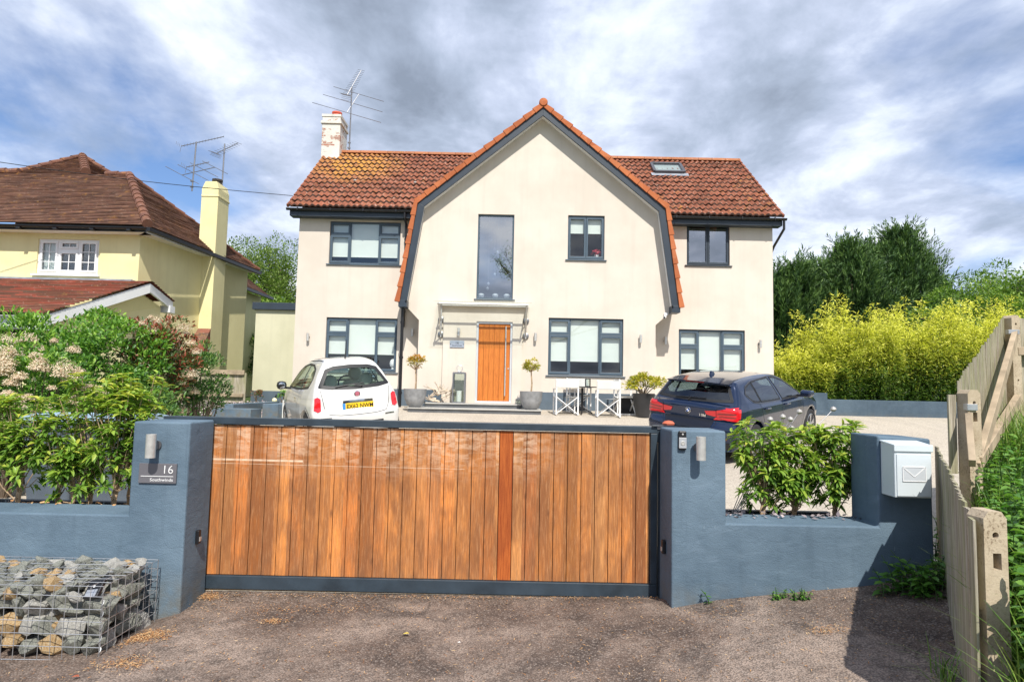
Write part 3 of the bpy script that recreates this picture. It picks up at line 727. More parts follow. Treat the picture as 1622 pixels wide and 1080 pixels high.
# ------------------------------------------------------------------ windows and doors
def window(parent, x0, x1, z0, z1, y, cells, frame, blind=None, sill=True, name='window', rec=0.06, label=None, glass=None):
    """cells: (fx0, fz0, fx1, fz1, opening); fractions of the opening, z from the bottom"""
    fw = 0.055; yf = y + rec
    mb = MB()
    w, h = x1 - x0, z1 - z0
    t = 0.05
    mb.box(x0, x1, yf, yf + .06, z1 - t, z1); mb.box(x0, x1, yf, yf + .06, z0, z0 + t)
    mb.box(x0, x0 + t, yf, yf + .06, z0 + t, z1 - t); mb.box(x1 - t, x1, yf, yf + .06, z0 + t, z1 - t)
    gl = MB(); cas = []; ns = 0
    for fx0, fz0, fx1, fz1, op in cells:
        a0, a1, b0, b1 = x0 + fx0 * w, x0 + fx1 * w, z0 + fz0 * h, z0 + fz1 * h
        # mullions on inner borders
        if fx1 < 0.999: mb.box(a1 - .028, a1 + .028, yf + .002, yf + .058, max(b0, z0 + t) , min(b1, z1 - t))
        if fz1 < 0.999: mb.box(max(a0, x0 + t), min(a1, x1 - t) , yf + .004, yf + .056, b1 - .025, b1 + .025)
        i0 = a0 + (t if fx0 < .001 else .028); i1 = a1 - (t if fx1 > .999 else .028)
        j0 = b0 + (t if fz0 < .001 else .025); j1 = b1 - (t if fz1 > .999 else .025)
        if op:
            q = .048; e = .022
            sh = MB(); cas.append(sh)
            sh.box(i0 - e, i1 + e, yf - .018, yf + .03, j1 + e - q - .02, j1 + e); sh.box(i0 - e, i1 + e, yf - .018, yf + .03, j0 - e, j0 - e + q + .02)
            sh.box(i0 - e, i0 - e + q, yf - .018, yf + .03, j0 - e + q + .02, j1 + e - q - .02); sh.box(i1 + e - q, i1 + e, yf - .018, yf + .03, j0 - e + q + .02, j1 + e - q - .02); ns += 1
        tl_ = [random.uniform(-.0025, .0025) for _ in range(4)]
        gl.add([(i0 - .01, yf + .02 + tl_[0], j0 - .01), (i1 + .01, yf + .02 + tl_[1], j0 - .01), (i1 + .01, yf + .02 + tl_[2], j1 + .01), (i0 - .01, yf + .02 + tl_[0] + tl_[2] - tl_[1], j1 + .01)], [(0, 1, 2, 3)])
    o = mb.build(name, frame, parent, bevel=0.004)
    if label: o['label'] = label
    gl.build('pane', glass or GLASS, o)
    for sh in cas: sh.build('casement', frame, o, bevel=0.005)
    if blind is not None:
        bl = MB(); bl.box(x0 + .03, x1 - .03, yf + .09, yf + .093, z1 - h * blind, z1 - .01); bl.box(x0 + .03, x1 - .03, yf + .083, yf + .1, z1 - h * blind - .02, z1 - h * blind)
        bl.build('blind', BLIND, o)
    if sill:
        s2 = MB(); s2.prism([(y - .045, z0 - .035), (y - .045, z0 - .008), (yf + .05, z0 + .004), (yf + .05, z0 - .035)], lambda u, v: (x0 - .06, u, v), (w + .12, 0, 0))
        s2.build('sill', frame, o, bevel=0.004)
    return o
THREE = lambda a, b, c: [(0, 0, a, c, 1), (0, c, a, 1, 1), (a, 0, b, 1, 0), (b, 0, 1, c, 1), (b, c, 1, 1, 1)]

# ------------------------------------------------------------------ main house
YC, YW = 16.8, 17.4
hs = thing('detached_house', 'cream rendered two storey house with a barn shaped centre gable and red tiled roof', 'house', (0.7, 17.4, 0.9))
WINS = {'lw1': (-5.16, -3.18, 4.94, 6.15), 'lw0': (-5.15, -3.18, 1.95, 3.44), 'rw1': (4.83, 6.03, 5.12, 6.35), 'rw0': (4.61, 6.44, 1.93, 3.315)}
CW = {'tall': (-0.985, -0.005, 3.96, 6.27), 'sm': (1.45, 2.44, 5.08, 6.29), 'cw': (0.97, 2.97, 1.96, 3.49)}
mb = MB()
fw_ = lambda y: (lambda u, v: (u, y, v))
sheet_with_holes(mb, [(-6.02, .9), (-2.4, .9), (-2.4, 6.42), (-6.02, 6.42)], [WINS['lw1'], WINS['lw0']], fw_(YW), (0, .13, 0))
sheet_with_holes(mb, [(3.9, .9), (7.23, .9), (7.23, 6.42), (3.9, 6.42)], [WINS['rw1'], WINS['rw0']], fw_(YW), (0, .13, 0))
for X in (-6.02, 7.23):   # gable end walls of the main range
    mb.add([(X, YW, .9), (X, 23.4, .9), (X, 23.4, 6.42), (X, 20.4, 9.0), (X, YW, 6.42)], [(0, 1, 2, 3, 4)])
mb.add([(-6.02, 23.4, .9), (7.23, 23.4, .9), (7.23, 23.4, 6.42), (-6.02, 23.4, 6.42)], [(0, 1, 2, 3)])
# centre gable wall
gp = [(-2.50, .9), (-2.50, 3.35), (-2.86, 3.72), (-2.84, 3.9), (-2.43, 6.40), (0.71, 8.97), (3.85, 6.40), (4.25, 3.9), (4.27, 3.74), (3.83, 3.35), (3.83, .9)]
sheet_with_holes(mb, gp, list(CW.values()) + [(-.94, 0.0, 1.19, 3.34)], fw_(YC), (0, .13, 0))
for a, b in ((gp[0], gp[1]), (gp[1], gp[2]), (gp[8], gp[9]), (gp[9], gp[10])):
    mb.add([(a[0], YC, a[1]), (b[0], YC, b[1]), (b[0], YW, b[1]), (a[0], YW, a[1])], [(0, 1, 2, 3)])
hw = mb.build('wall', CREAM, hs)
mb = MB()      # soft-edged porch panel standing 10 cm proud round the door
sheet_with_holes(mb, [(-1.83, 1.18), (.27, 1.18), (.27, 3.56), (-1.83, 3.56)], [(-.95, .01, 1.19, 3.34)], fw_(YC - .1), (0, .1, 0))
for a, b in (((-1.83, 1.18), (-1.83, 3.56)), ((-1.83, 3.56), (.27, 3.56)), ((.27, 3.56), (.27, 1.18))):
    mb.add([(a[0], YC - .1, a[1]), (b[0], YC - .1, b[1]), (b[0], YC, b[1]), (a[0], YC, a[1])], [(0, 1, 2, 3)])
mb.build('porch_panel', CREAM, hs)
# plinth
PLM = (pm('plinth_paint', (0.085, 0.115, 0.145), 0.7, var=0.2, vs=2, bs=0.1))
for a_ in ((-6.04, -2.51, YW - .012, YW + .02, .8, 1.50), (3.84, 7.245, YW - .012, YW + .02, .8, 1.44), (-2.515, -1.835, YC - .014, YC + .02, .8, 1.50), (.275, 3.845, YC - .014, YC + .02, .8, 1.50)):
    mb = MB(); mb.box(*a_); mb.build('plinth', PLM, hs)
# floors and near-black panels, the rooms' shade put into their colour
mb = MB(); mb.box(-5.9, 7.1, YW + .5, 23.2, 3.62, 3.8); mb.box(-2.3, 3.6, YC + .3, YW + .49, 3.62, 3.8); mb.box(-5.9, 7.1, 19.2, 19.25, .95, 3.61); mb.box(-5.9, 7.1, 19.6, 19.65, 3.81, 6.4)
mb.build('dark_room_panel', DARKROOM, hs)

# windows
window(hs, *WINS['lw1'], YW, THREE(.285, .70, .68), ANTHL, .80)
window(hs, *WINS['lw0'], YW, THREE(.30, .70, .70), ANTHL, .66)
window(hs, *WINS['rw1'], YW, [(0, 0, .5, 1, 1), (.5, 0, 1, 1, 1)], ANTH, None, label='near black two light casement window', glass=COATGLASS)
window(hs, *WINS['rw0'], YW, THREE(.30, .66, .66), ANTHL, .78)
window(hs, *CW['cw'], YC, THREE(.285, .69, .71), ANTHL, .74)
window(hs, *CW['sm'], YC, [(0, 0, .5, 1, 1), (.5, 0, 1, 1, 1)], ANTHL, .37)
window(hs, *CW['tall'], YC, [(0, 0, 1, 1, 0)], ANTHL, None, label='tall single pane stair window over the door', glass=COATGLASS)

# main roof with real pantile relief
GAPM = pm('shadowed_tile_joint', (0.05, 0.022, 0.014), 0.9, var=0.3, vs=8)
def pantiles(name, x0, x1, Y0, Z0, Y1, Z1, parent, course=0.325, wave=0.165, sx=6, mat=ROOF, amp=.026, step=.048):
    dy, dz_ = Y1 - Y0, Z1 - Z0; Ls = math.hypot(dy, dz_); ty, tz = dy / Ls, dz_ / Ls
    ny_, nz_ = -tz, ty
    if nz_ < 0: ny_, nz_ = -ny_, -nz_
    nc = int(round(Ls / course)); cl = Ls / nc
    vs_ = []
    for i in range(nc): vs_ += [(i * cl, 0.0), (i * cl + .004, step * .98), (i * cl + cl * .5, step * .55), ((i + 1) * cl - .001, step * .04)]
    us = np.arange(x0, x1 + 1e-6, wave / sx); nu = len(us)
    V = []
    for k_, (v, h) in enumerate(vs_):
        ci = k_ // 4
        w_ = np.sin(2 * math.pi * us / wave); w_ = amp * np.sign(w_) * np.abs(w_) ** 0.8
        jit = 0.006 * np.sin(us * 7.3 + ci * 2.1) + 0.004 * np.sin(us * 19 + ci * 5)
        hh = h + (w_ if k_ % 4 else w_ * 0.6 - .012) + jit * (1 if k_ % 4 else 0)
        vv = v + (0.008 * np.sin(us * 11 + ci * 3.7) if k_ % 4 in (0, 1) else 0)
        V.append(np.stack([us, Y0 + ty * vv + ny_ * hh, Z0 + tz * vv + nz_ * hh], 1))
    V = np.concatenate(V); nv = len(vs_)
    i, j = np.meshgrid(np.arange(nu - 1), np.arange(nv - 1)); a = (j * nu + i).ravel()
    F = np.stack([a, a + 1, a + nu + 1, a + nu], 1)
    o = np_mesh(name, V, F, [mat, GAPM], parent, org=ORG[parent.name])
    row = (a // nu) % 4; mi = np.where((row == 0) | (row == 3), 1, 0).astype(np.int32)
    o.data.polygons.foreach_set('material_index', mi)
    return o
ROOF_L = m_tiles('lichened_pantiles', [(0.20, 0.070, 0.040), (0.33, 0.115, 0.065), (0.25, 0.088, 0.050), (0.38, 0.145, 0.085)], (0.50, 0.24, 0.05), white=0.9,
                 chim=((-5.0 - 0.7, 19.6 - 17.4, 8.4 - .9), 1.7))
rf = pantiles('roof', -6.22, 7.40, 17.06, 6.46, 20.4, 9.22, hs, mat=ROOF_L)
mb = MB(); mb.add([(-6.22, 20.4, 9.22), (7.40, 20.4, 9.22), (7.40, 23.75, 6.44), (-6.22, 23.75, 6.44)], [(0, 1, 2, 3)]); 
mb.add([(-6.2, 17.1, 6.44), (7.38, 17.1, 6.44), (7.38, 20.4, 9.18), (-6.2, 20.4, 9.18)], [(0, 1, 2, 3)])
mb.build('roof_back_slope', ROOF_L, hs)
mb = MB(); xx = -6.0
RIDGET = m_tiles('ridge_tiles', [(0.34, 0.13, 0.06), (0.46, 0.18, 0.08), (0.40, 0.17, 0.09)], (0.50, 0.27, 0.07), (0.45, 9, 9), 0.5)
while xx < 7.38:
    x2 = min(xx + .445, 7.41)
    mb.prism([(20.4 + .13 * math.cos(t), 9.20 + .115 * math.sin(t)) for t in np.linspace(0, math.pi, 9)], lambda u, v: (xx, u, v + random.uniform(-.0, .004)), (x2 - xx - .008, 0, 0)); xx = x2
rd = mb.build('ridge', RIDGET, hs, smooth=True)
# small pale vent marks on slope
mb = MB()
for X, Y in ((at(562, 285, 18.4).x, 18.45), (at(658, 288, 18.4).x, 18.4)): mb.lathe([(.055, 0), (.05, .03), (.02, .045), (0, .05)], (X, Y, 6.46 + (Y - 17.06) * .826 + .04), 10)
mb.build('roof_vent', SLATEL, hs, smooth=True)
# verge closers at the gable ends
for X in (-6.24, 7.38):
    mb = MB()
    n = 13
    for i in range(n):
        t0, t1 = i / n, (i + 1) / n
        a = Vector((X, 17.02 + 3.38 * t0, 6.40 + 2.82 * t0 + .05)); b = Vector((X, 17.02 + 3.38 * t1 + .02, 6.40 + 2.82 * t1 + .03))
        mb.bar(a, b, .055, .085, up=(0, 0, 1))
    mb.build('verge', ROOF_L, hs)

# centre cross roof: barn profile carried back
prof = [(-3.06, 3.80), (-2.66, 6.50), (0.71, 9.26), (4.08, 6.50), (4.46, 3.80)]
def inset(pr, d):
    out = []
    for i, p in enumerate(pr):
        def nrm(a, b):
            v = Vector((b[0] - a[0], b[1] - a[1])).normalized(); return Vector((v.y, -v.x))
        ns_ = []
        if i > 0: ns_.append(nrm(pr[i - 1], p))
        if i < len(pr) - 1: ns_.append(nrm(p, pr[i + 1]))
        m_ = sum(ns_, Vector((0, 0))); m_.normalize(); s2 = d / m_.dot(ns_[0])
        out.append((p[0] + m_.x * s2, p[1] + m_.y * s2))
    return out
def band(mb, d0, d1, y0, y1, pr=prof):
    a, b = inset(pr, d0), inset(pr, d1)
    for i in range(len(pr) - 1):
        q = [a[i], a[i + 1], b[i + 1], b[i]]
        mb.prism(q, lambda u, v: (u, y0, v), (0, y1 - y0, 0))
mb = MB(); band(mb, .03, .07, 16.56, 17.55); 
mb2 = MB(); band(mb2, .03, .07, 16.56, 20.3, prof[1:4])
cr = mb.build('gable_roof_slope', VERGE, hs); mb2.build('gable_roof_slope', ROOF_L, hs)
mb = MB(); band(mb, .085, .265, 16.50, 16.545); band(mb, .228, .268, 16.485, 16.499)
# boxed barge feet
bp = inset(prof, .265)
for sg_, ix in ((-1, 0), (1, -1)):
    x_out, x_in = prof[ix][0] + .06 * -sg_, bp[ix][0]
    mb.box(min(x_out, x_in) - .01, max(x_out, x_in) + .01, 16.485, YC + .1, 3.66, 3.84)
brg = mb.build('bargeboard', ANTH, hs, bevel=0.004)
mb = MB(); band(mb, .21, .235, 16.546, YC + .005); mb.build('soffit', WHITE, hs)
# verge tiles, one by one along the rake
mb = MB()
for i in range(4):
    a, b = Vector(prof[i]), Vector(prof[i + 1]); L_ = (b - a).length; n = int(round(L_ / .325)) if i in (1, 2) else 7
    dirn = (b - a).normalized(); nn = Vector((-dirn.y, dirn.x))
    lower = a if a.y < b.y else b; up_ = dirn if a.y < b.y else -dirn
    for k_ in range(n):
        s0 = L_ * k_ / n; s1 = L_ * (k_ + 1) / n - .010
        p, q = lower + up_ * s0, lower + up_ * s1
        lift0, lift1 = .055, .018
        w0 = .085 if i in (0, 3) else .095
        pts = [p + nn * lift0, q + nn * lift1, q - nn * w0 * .9, p - nn * w0]
        jy = random.uniform(-.006, .006)
        mb.prism([(v.x, v.y) for v in pts], lambda u, v: (u, 16.452 + jy, v), (0, .16, 0))
mb.build('verge_tiles', VERGE, hs, bevel=0.004)
mb = MB(); mb.lathe([(0.0, -.012), (.10, -.006), (.115, .02), (.115, .3)], (0.71, 16.43, 9.27), 20, 'y'); mb.build('apex_tile', VERGE, hs, smooth=True)

# gutters, fascias, downpipes
for xa, xb in ((-6.2, -2.68), (4.10, 7.38)):
    mb = MB(); mb.box(xa, xb, 17.10, 17.13, 6.20, 6.38); mb.box(xa, xb, 17.129, YW, 6.20, 6.22); mb.build('fascia', ANTH, hs)
def gutter(mb, x0, x1, y, z, r=.058):
    pr = [(y + r * math.cos(t), z + r * math.sin(t)) for t in np.linspace(math.pi, 2 * math.pi, 9)] + [(y + r * .8, z), (y - r * .8, z)]
    mb.prism(pr, lambda u, v: (x0, u, v), (x1 - x0, 0, 0))
for x0, x1 in ((-6.27, -2.72), (4.12, 7.47)):
    mb = MB(); gutter(mb, x0, x1, 17.035, 6.385)
    for x in np.arange(x0 + .3, x1, .9): mb.box(x, x + .03, 16.97, 17.1, 6.33, 6.40)
    mb.build('gutter', BLACK, hs, bevel=0.003)
def pipe(name, pts, r=.034):
    mb = MB(); mb.tube(pts, r, 10)
    for p, q in zip(pts[:-1], pts[1:]):
        p, q = Vector(p), Vector(q)
        if (q - p).length > 1:
            for t in (.15, .5, .85):
                c = p.lerp(q, t); mb.tube([c - (q - p).normalized() * .03, c + (q - p).normalized() * .03], r * 1.3, 10)
    return mb.build(name, BLACK, hs, smooth=True)
pipe('downpipe', [(-3.02, 17.04, 6.36), (-3.02, 17.04, 6.2), (-3.02, 17.33, 6.08), (-3.0, 17.33, 3.2)])
pipe('downpipe', [(-2.93, 16.72, 3.68), (-2.93, 16.74, 1.0)], .042)
pipe('downpipe', [(7.40, 17.04, 6.36), (7.40, 17.04, 6.1), (7.30, 17.5, 5.70), (7.29, 17.7, 5.5), (7.29, 17.7, 1.0)])
# skylight
sk = MB(); n0 = Vector((0, -.637, .771)); t0 = Vector((0, .771, .637))
def slope_pt(x, s): return Vector((x, 17.06, 6.46)) + t0 * s
cxs, s0 = (at(1057, 270, 19.6).x), 3.35
fr = MB()
sw, shh = .46, .36
for a, b in (((-sw, -shh), (sw, -shh)), ((-sw, shh), (sw, shh)), ((-sw, -shh), (-sw, shh)), ((sw, -shh), (sw, shh))):
    fr.bar(slope_pt(cxs + a[0], s0 + a[1]) + n0 * .08, slope_pt(cxs + b[0], s0 + b[1]) + n0 * .08, .09, .11, up=n0)
so = fr.build('skylight', pm('skylight_cladding', (.10, .10, .11), .4, .3), hs, bevel=.004)
g_ = MB(); g_.add([slope_pt(cxs - sw, s0 - shh) + n0 * .11, slope_pt(cxs + sw, s0 - shh) + n0 * .11, slope_pt(cxs + sw, s0 + shh) + n0 * .11, slope_pt(cxs - sw, s0 + shh) + n0 * .11], [(0, 1, 2, 3)])
g_.build('pane', GLASS, so)
g_ = MB(); g_.add([slope_pt(cxs - sw, s0 - shh) + n0 * .06, slope_pt(cxs + sw, s0 - shh) + n0 * .06, slope_pt(cxs + sw, s0 + shh) + n0 * .06, slope_pt(cxs - sw, s0 + shh) + n0 * .06], [(0, 1, 2, 3)])
g_.build('blind', pm('skylight_blind', (.30, .34, .32), .8), so)
g_ = MB(); g_.add([slope_pt(cxs - sw - .12, s0 - shh - .2) + n0 * .05, slope_pt(cxs + sw + .12, s0 - shh - .2) + n0 * .05, slope_pt(cxs + sw + .12, s0 - shh) + n0 * .058, slope_pt(cxs - sw - .12, s0 - shh) + n0 * .058], [(0, 1, 2, 3)])
g_.build('flashing', LEAD, so)

# front door
DOORW = None
def m_door():
    m, n = newmat('oak_effect_door'); o = oc(n)
    gr = n.noise(n.vmath('MULTIPLY', o, (22, 22, 1.2)), 2.5, 5, 0.6, 1.0)
    c = n.ramp(gr, [(0.3, (0.42, 0.11, 0.016)), (0.6, (0.60, 0.19, 0.03)), (0.8, (0.68, 0.25, 0.05))])
    finish(n, c, 0.45, 0, gr, 0.15, 0.002, spec=0.4)
    return m
DOORW = m_door()
YD = YC - .1 + .06
mb = MB()
mb.box(-.95, .01, YD - .02, YD + .06, 3.285, 3.338); mb.box(-.95, -.893, YD - .02, YD + .06, 1.2, 3.284); mb.box(-.047, .01, YD - .02, YD + .06, 1.2, 3.284); mb.box(-.95, .01, YD - .03, YD + .06, 1.185, 1.235)
dfr = mb.build('door_frame', pm('silver_door_frame', (.60, .62, .64), .35, .25, var=.03), hs, bevel=.004)
mb = MB(); n = 6
for i in range(n):
    a = -.89 + .84 * i / n; b = -.89 + .84 * (i + 1) / n
    mb.box(a + .002, b - .002, YD + .012, YD + .05, 1.24, 3.28)
dr = mb.build('door', DOORW, hs, bevel=.003)
mb = MB(); mb.tube([(-.165, YD - .055, 1.38), (-.165, YD - .055, 3.22)], .018, 12)
for z in (1.5, 3.1): mb.tube([(-.165, YD - .055, z), (-.165, YD + .012, z)], .012, 8)
mb.build('handle', STEEL, dr, smooth=True)
mb = MB(); mb.lathe([(.02, 0), (.02, -.012), (0, -.014)], (-.085, YD + .012, 2.1), 12, 'y'); mb.build('lock', STEEL, dr, smooth=True)
# chimney
CHP = pm('flaking_white_brick', (.70, .68, .62), .9, var=.1, bs=.4, bscale=30)
def m_chim():
    m, n = newmat('flaking_white_chimney'); o = oc(n)
    br = n.new('ShaderNodeTexBrick', {'Vector': n.vmath('ADD', n.vmath('MULTIPLY', o, (1, 1, 1)), (0, 0, 0)), 'Color1': (.40, .12, .06, 1), 'Color2': (.30, .10, .06, 1), 'Mortar': (.45, .40, .33, 1), 'Scale': 1.0, 'Mortar Size': .012, 'Brick Width': .225, 'Row Height': .075})
    rot = n.new('ShaderNodeMapping', {'Vector': o, 'Rotation': (R(90), 0, 0)}); n.l.new(rot.outputs[0], br.inputs['Vector'])
    f = n.ramp(n.noise(n.vmath('MULTIPLY', o, (1, 1, 1.6)), 3.6, 6, .62), [(.56, 0.0), (.60, 1.0)])
    w = n.mix(n.ramp(n.noise(o, 2, 4), [(.35, 0), (.7, 1)]), (.62, .59, .52), (.74, .72, .66))
    d = n.ramp(n.noise(n.vmath('MULTIPLY', o, (1, 1, 5)), 5, 5), [(.60, 0.0), (.70, .7)])
    w = n.mix(d, w, (.28, .26, .22))
    c = n.mix(n.math('MULTIPLY', f, .85), w, br.outputs['Color'])
    finish(n, c, .9, 0, br.outputs['Fac'], -.35, .008)
    return m
mb = MB(); mb.box(-6.33, -5.74, 20.0, 20.85, 8.3, 10.28); chm = mb.build('chimney', m_chim(), hs, bevel=.01)
mb = MB(); mb.box(-6.37, -5.70, 19.96, 20.89, 10.05, 10.13); mb.box(-6.35, -5.72, 19.98, 20.87, 10.281, 10.36); mb.build('chimney_corbel', bpy.data.materials['flaking_white_chimney'], chm)
mb = MB(); mb.lathe([(.15, 0), (.14, .12), (.165, .13), (.165, .18), (.12, .18), (.11, .05)], (-5.95, 20.3, 10.36), 18); mb.build('chimney_pot', pm('red_clay_pot', (.62, .10, .05), .7), chm, smooth=True)

# flat roofed side extension
mb = MB(); mb.box(-7.52, -6.03, 18.4, 22.0, .8, 3.72); mb.build('extension_wall', PALEGREEN, hs)
mb = MB(); mb.box(-7.60, -6.03, 18.30, 22.05, 3.721, 3.93); mb.build('extension_roof', ANTH, hs, bevel=.01)
mb = MB(); mb.box(-7.54, -6.035, 18.38, 18.5, .8, 1.36); mb.build('extension_plinth', bpy.data.materials['plinth_paint'], hs)

# steps
st = thing('door_steps', 'two low dark slate steps leading up to the front door', 'steps', (-.9, 16.2, .95))
mb = MB(); mb.box(-2.52, .75, 15.62, 16.78, .80, 1.035); mb.box(-2.19, .25, 16.12, 16.69, 1.067, 1.150); mb.build('riser', SLATE, st)
mb = MB(); mb.box(-2.54, .77, 15.59, 16.785, 1.036, 1.066); mb.box(-2.21, .27, 16.09, 16.695, 1.151, 1.18); mb.build('tread', SLATEL, st, bevel=.003)

# glass canopy
cp = thing('glass_canopy', 'clear glass entrance canopy on steel rods over the front door', 'canopy', (-.8, 16.4, 3.7))
CZ = 3.74
mb = MB(); mb.prism([(16.72, CZ + .09), (15.86, CZ + .0), (15.86, CZ + .016), (16.72, CZ + .106)], lambda u, v: (-2.02, u, v), (2.5, 0, 0)); mb.build('glass_sheet', CLEAR, cp)
mb = MB(); mb.tube([(-1.93, 16.0, CZ - .03), (.39, 16.0, CZ - .03)], .026, 10); mb.box(-1.96, .42, 16.66, 16.80, CZ + .0, CZ + .075)
mb.tube([(-1.93, 16.3, CZ + .01), (.39, 16.3, CZ + .01)], .022, 10)
mb.build('cross_rail', STEEL, cp, smooth=True)
for X in (-1.90, .36):
    mb = MB(); mb.tube([(X, 15.95, CZ - .03), (X, 16.74, CZ + .04)], .018, 8); mb.tube([(X, 16.0, CZ - .03), (X, 16.72, 2.98)], .016, 8); mb.tube([(X, 16.74, CZ + .03), (X, 16.74, 2.9)], .018, 8)
    mb.tube([(X, 16.3, CZ), (X, 16.72, 3.35)], .012, 8)
    mb.build('bracket', STEEL, cp, smooth=True)
    for z in (3.38, 2.98): mb = MB(); mb.lathe([(.085, 0), (.085, -.02), (.06, -.03), (.03, -.045), (0, -.045)], (X, 16.785, z), 18, 'y'); mb.build('wall_disc', ALU, cp, smooth=True)

# house lamps
for px_, py_, Y, lab in ((489, 534, YW, 'leftmost small steel lamp on the cream house, left of the ground floor window'), (654, 527, YW, 'small steel lamp in the shaded corner behind the left downpipe'),
                    (727, 526, YC - .1, 'small steel lamp just above the silver plaque by the front door'), (848, 534, YC, 'small steel lamp right of the glass canopy'),
                    (1014, 537, YC, 'small steel lamp between the dining chairs window and the wall corner'), (1053, 540, YW, 'small steel lamp in the corner beside the window behind the blue car'),
                    (1203, 545, YW, 'rightmost small steel lamp, near the right edge of the house')):
    p = at(px_, py_, Y); wall_lamp(lab, p.x, Y, p.z, .038, .21, .085, 'small steel lamps on the house front', 12)
# plaque
pq = thing('door_plaque', 'small silver plaque with dark writing on the wall left of the orange door', 'sign', (-1.45, 16.69, 2.7))
p = at(724, 545, YC - .1)
mb = MB(); mb.box(p.x - .19, p.x + .19, YC - .125, YC - .115, p.z - .09, p.z + .09); mb.build('plate', pm('plaque_silver', (.42, .46, .52), .35, .5), pq, bevel=.002)
text_part('number', '16', .10, (p.x, YC - .127, p.z + .0), (R(90), 0, 0), ANTH, pq, .001, 'CENTER')
text_part('house_name', 'Southwinds', .055, (p.x, YC - .127, p.z - .055), (R(90), 0, 0), ANTH, pq, .001, 'CENTER')
mb = MB()
for sx in (-.17, .17): mb.lathe([(.012, 0), (.01, -.006), (0, -.008)], (p.x + sx, YC - .125, p.z), 10, 'y')
mb.build('screw', BLACK, pq)
# CCTV camera
p = at(1053, 502, YC)
cc = thing('security_camera', 'small white security camera at the foot of the right bargeboard', 'camera', p)
mb = MB(); mb.box(p.x - .03, p.x + .07, YC - .06, YC, p.z + .04, p.z + .10); mb.tube([(p.x + .02, YC - .05, p.z + .05), (p.x - .02, YC - .10, p.z)], .015, 8); mb.build('mount', WHITEP, cc, bevel=.004)
mb = MB(); mb.tube([(p.x, YC - .06, p.z), (p.x - .06, YC - .2, p.z - .04)], .035, 12); mb.build('body', WHITEP, cc, smooth=True)
mb = MB(); mb.tube([(p.x - .061, YC - .2, p.z - .04), (p.x - .063, YC - .207, p.z - .042)], .026, 12); mb.build('lens', BLACK, cc)
# things on the window sills
BULB = m_glass('clear_bulb', (.85, .88, .9), 1.45, 1.0)
pend = thing('pendant_cluster', 'cluster of hanging glass globe pendants behind the tall stair window', 'pendant light', (-.5, 17.6, 6.2))
mb = MB(); gb = MB()
for X, z in ((-.66, 5.75), (-.55, 5.5), (-.45, 5.35), (-.42, 5.05), (-.52, 4.75), (-.7, 4.5), (-.72, 4.36), (-.38, 4.95)):
    Y = 17.5 + random.uniform(-.2, .2); mb.tube([(X, Y, 6.38), (X, Y, z + .06)], .004, 5)
    gb.lathe([(0, -.045), (.03, -.034), (.045, 0), (.03, .034), (.011, .055)], (X, Y, z), 14)
mb.build('cord', ALU, pend); gb.build('globe', pm('frosted_globe', (.38, .40, .44), .15, 0, var=0), pend, smooth=True)
for X, lab in ((-.86, 'white round bowl at the left end of the tall window sill'), (-.48, 'white round bowl in the middle of the tall window sill'), (-.17, 'white round bowl at the right end of the tall window sill')):
    mb = MB(); mb.lathe([(0.03, 0), (.07, .03), (.085, .07), (.07, .10), (.04, .115), (0, .12)], (X, YC + .16, 4.012), 14); tag(mb.build('bowl', WHITE, smooth=True), lab, 'bowl', 'white bowls on the stair window sill')
mb = MB(); mb.box(-1.0, .0, YC + .11, YC + .35, 3.95, 4.008); mb.build('window_board', WHITE, hs)
mb = MB(); mb.lathe([(.06, 0), (.05, .03), (.035, .05), (.085, .10), (.10, .17), (.085, .25), (.04, .29), (0, .30)], (-3.30, YW + .21, 2.03), 16); tag(mb.build('head_ornament', WHITE, smooth=True), 'white rounded head ornament inside the left ground floor window', 'ornament')
mb = MB(); mb.box(-5.2, -3.1, YW + .14, YW + .35, 1.97, 2.03); mb.build('window_board', WHITE, hs)
fl = thing('flower_pot', 'red flowers in a small pot behind the right half of the small upper window', 'flowers', (2.25, YC + .2, 5.15))
mb = MB(); mb.lathe([(.05, 0), (.065, .1), (.06, .1), (0, .09)], (2.25, YC + .2, 5.15), 12); mb.build('pot', WHITE, fl, smooth=True)
P = np.array((2.25, YC + .2, 5.30)) + rdir(70) * (.13, .06, .08); leaves('blossom', P, rdir(70), rdir(70), .06, .05, T_DIA, m_leaf('red_blossom', [(0, (.5, .02, .05)), (1, (.75, .08, .12))]), fl)

# ------------------------------------------------------------------ cars
def catmull(pts, n=8, closed=True):
    P = np.array(pts, float); k = len(P); out = []
    for i in range(k if closed else k - 1):
        p0, p1, p2, p3 = P[(i - 1) % k] if closed or i else P[0], P[i], P[(i + 1) % k], P[(i + 2) % k] if closed or i < k - 2 else P[-1]
        t = np.linspace(0, 1, n, endpoint=False)[:, None]
        out.append(.5 * (2 * p1 + (p2 - p0) * t + (2 * p0 - 5 * p1 + 4 * p2 - p3) * t ** 2 + (3 * p1 - p0 - 3 * p2 + p3) * t ** 3))
    o = np.concatenate(out)
    return o if closed else np.vstack([o, P[-1]])
def inpoly(px_, pz_, poly):
    poly = np.asarray(poly); n = len(poly); c = np.zeros(px_.shape, bool)
    for i in range(n):
        x1, z1 = poly[i]; x2, z2 = poly[(i + 1) % n]
        if abs(z2 - z1) < 1e-12: continue
        c ^= ((z1 > pz_) != (z2 > pz_)) & (px_ < (x2 - x1) * (pz_ - z1) / (z2 - z1) + x1)
    return c
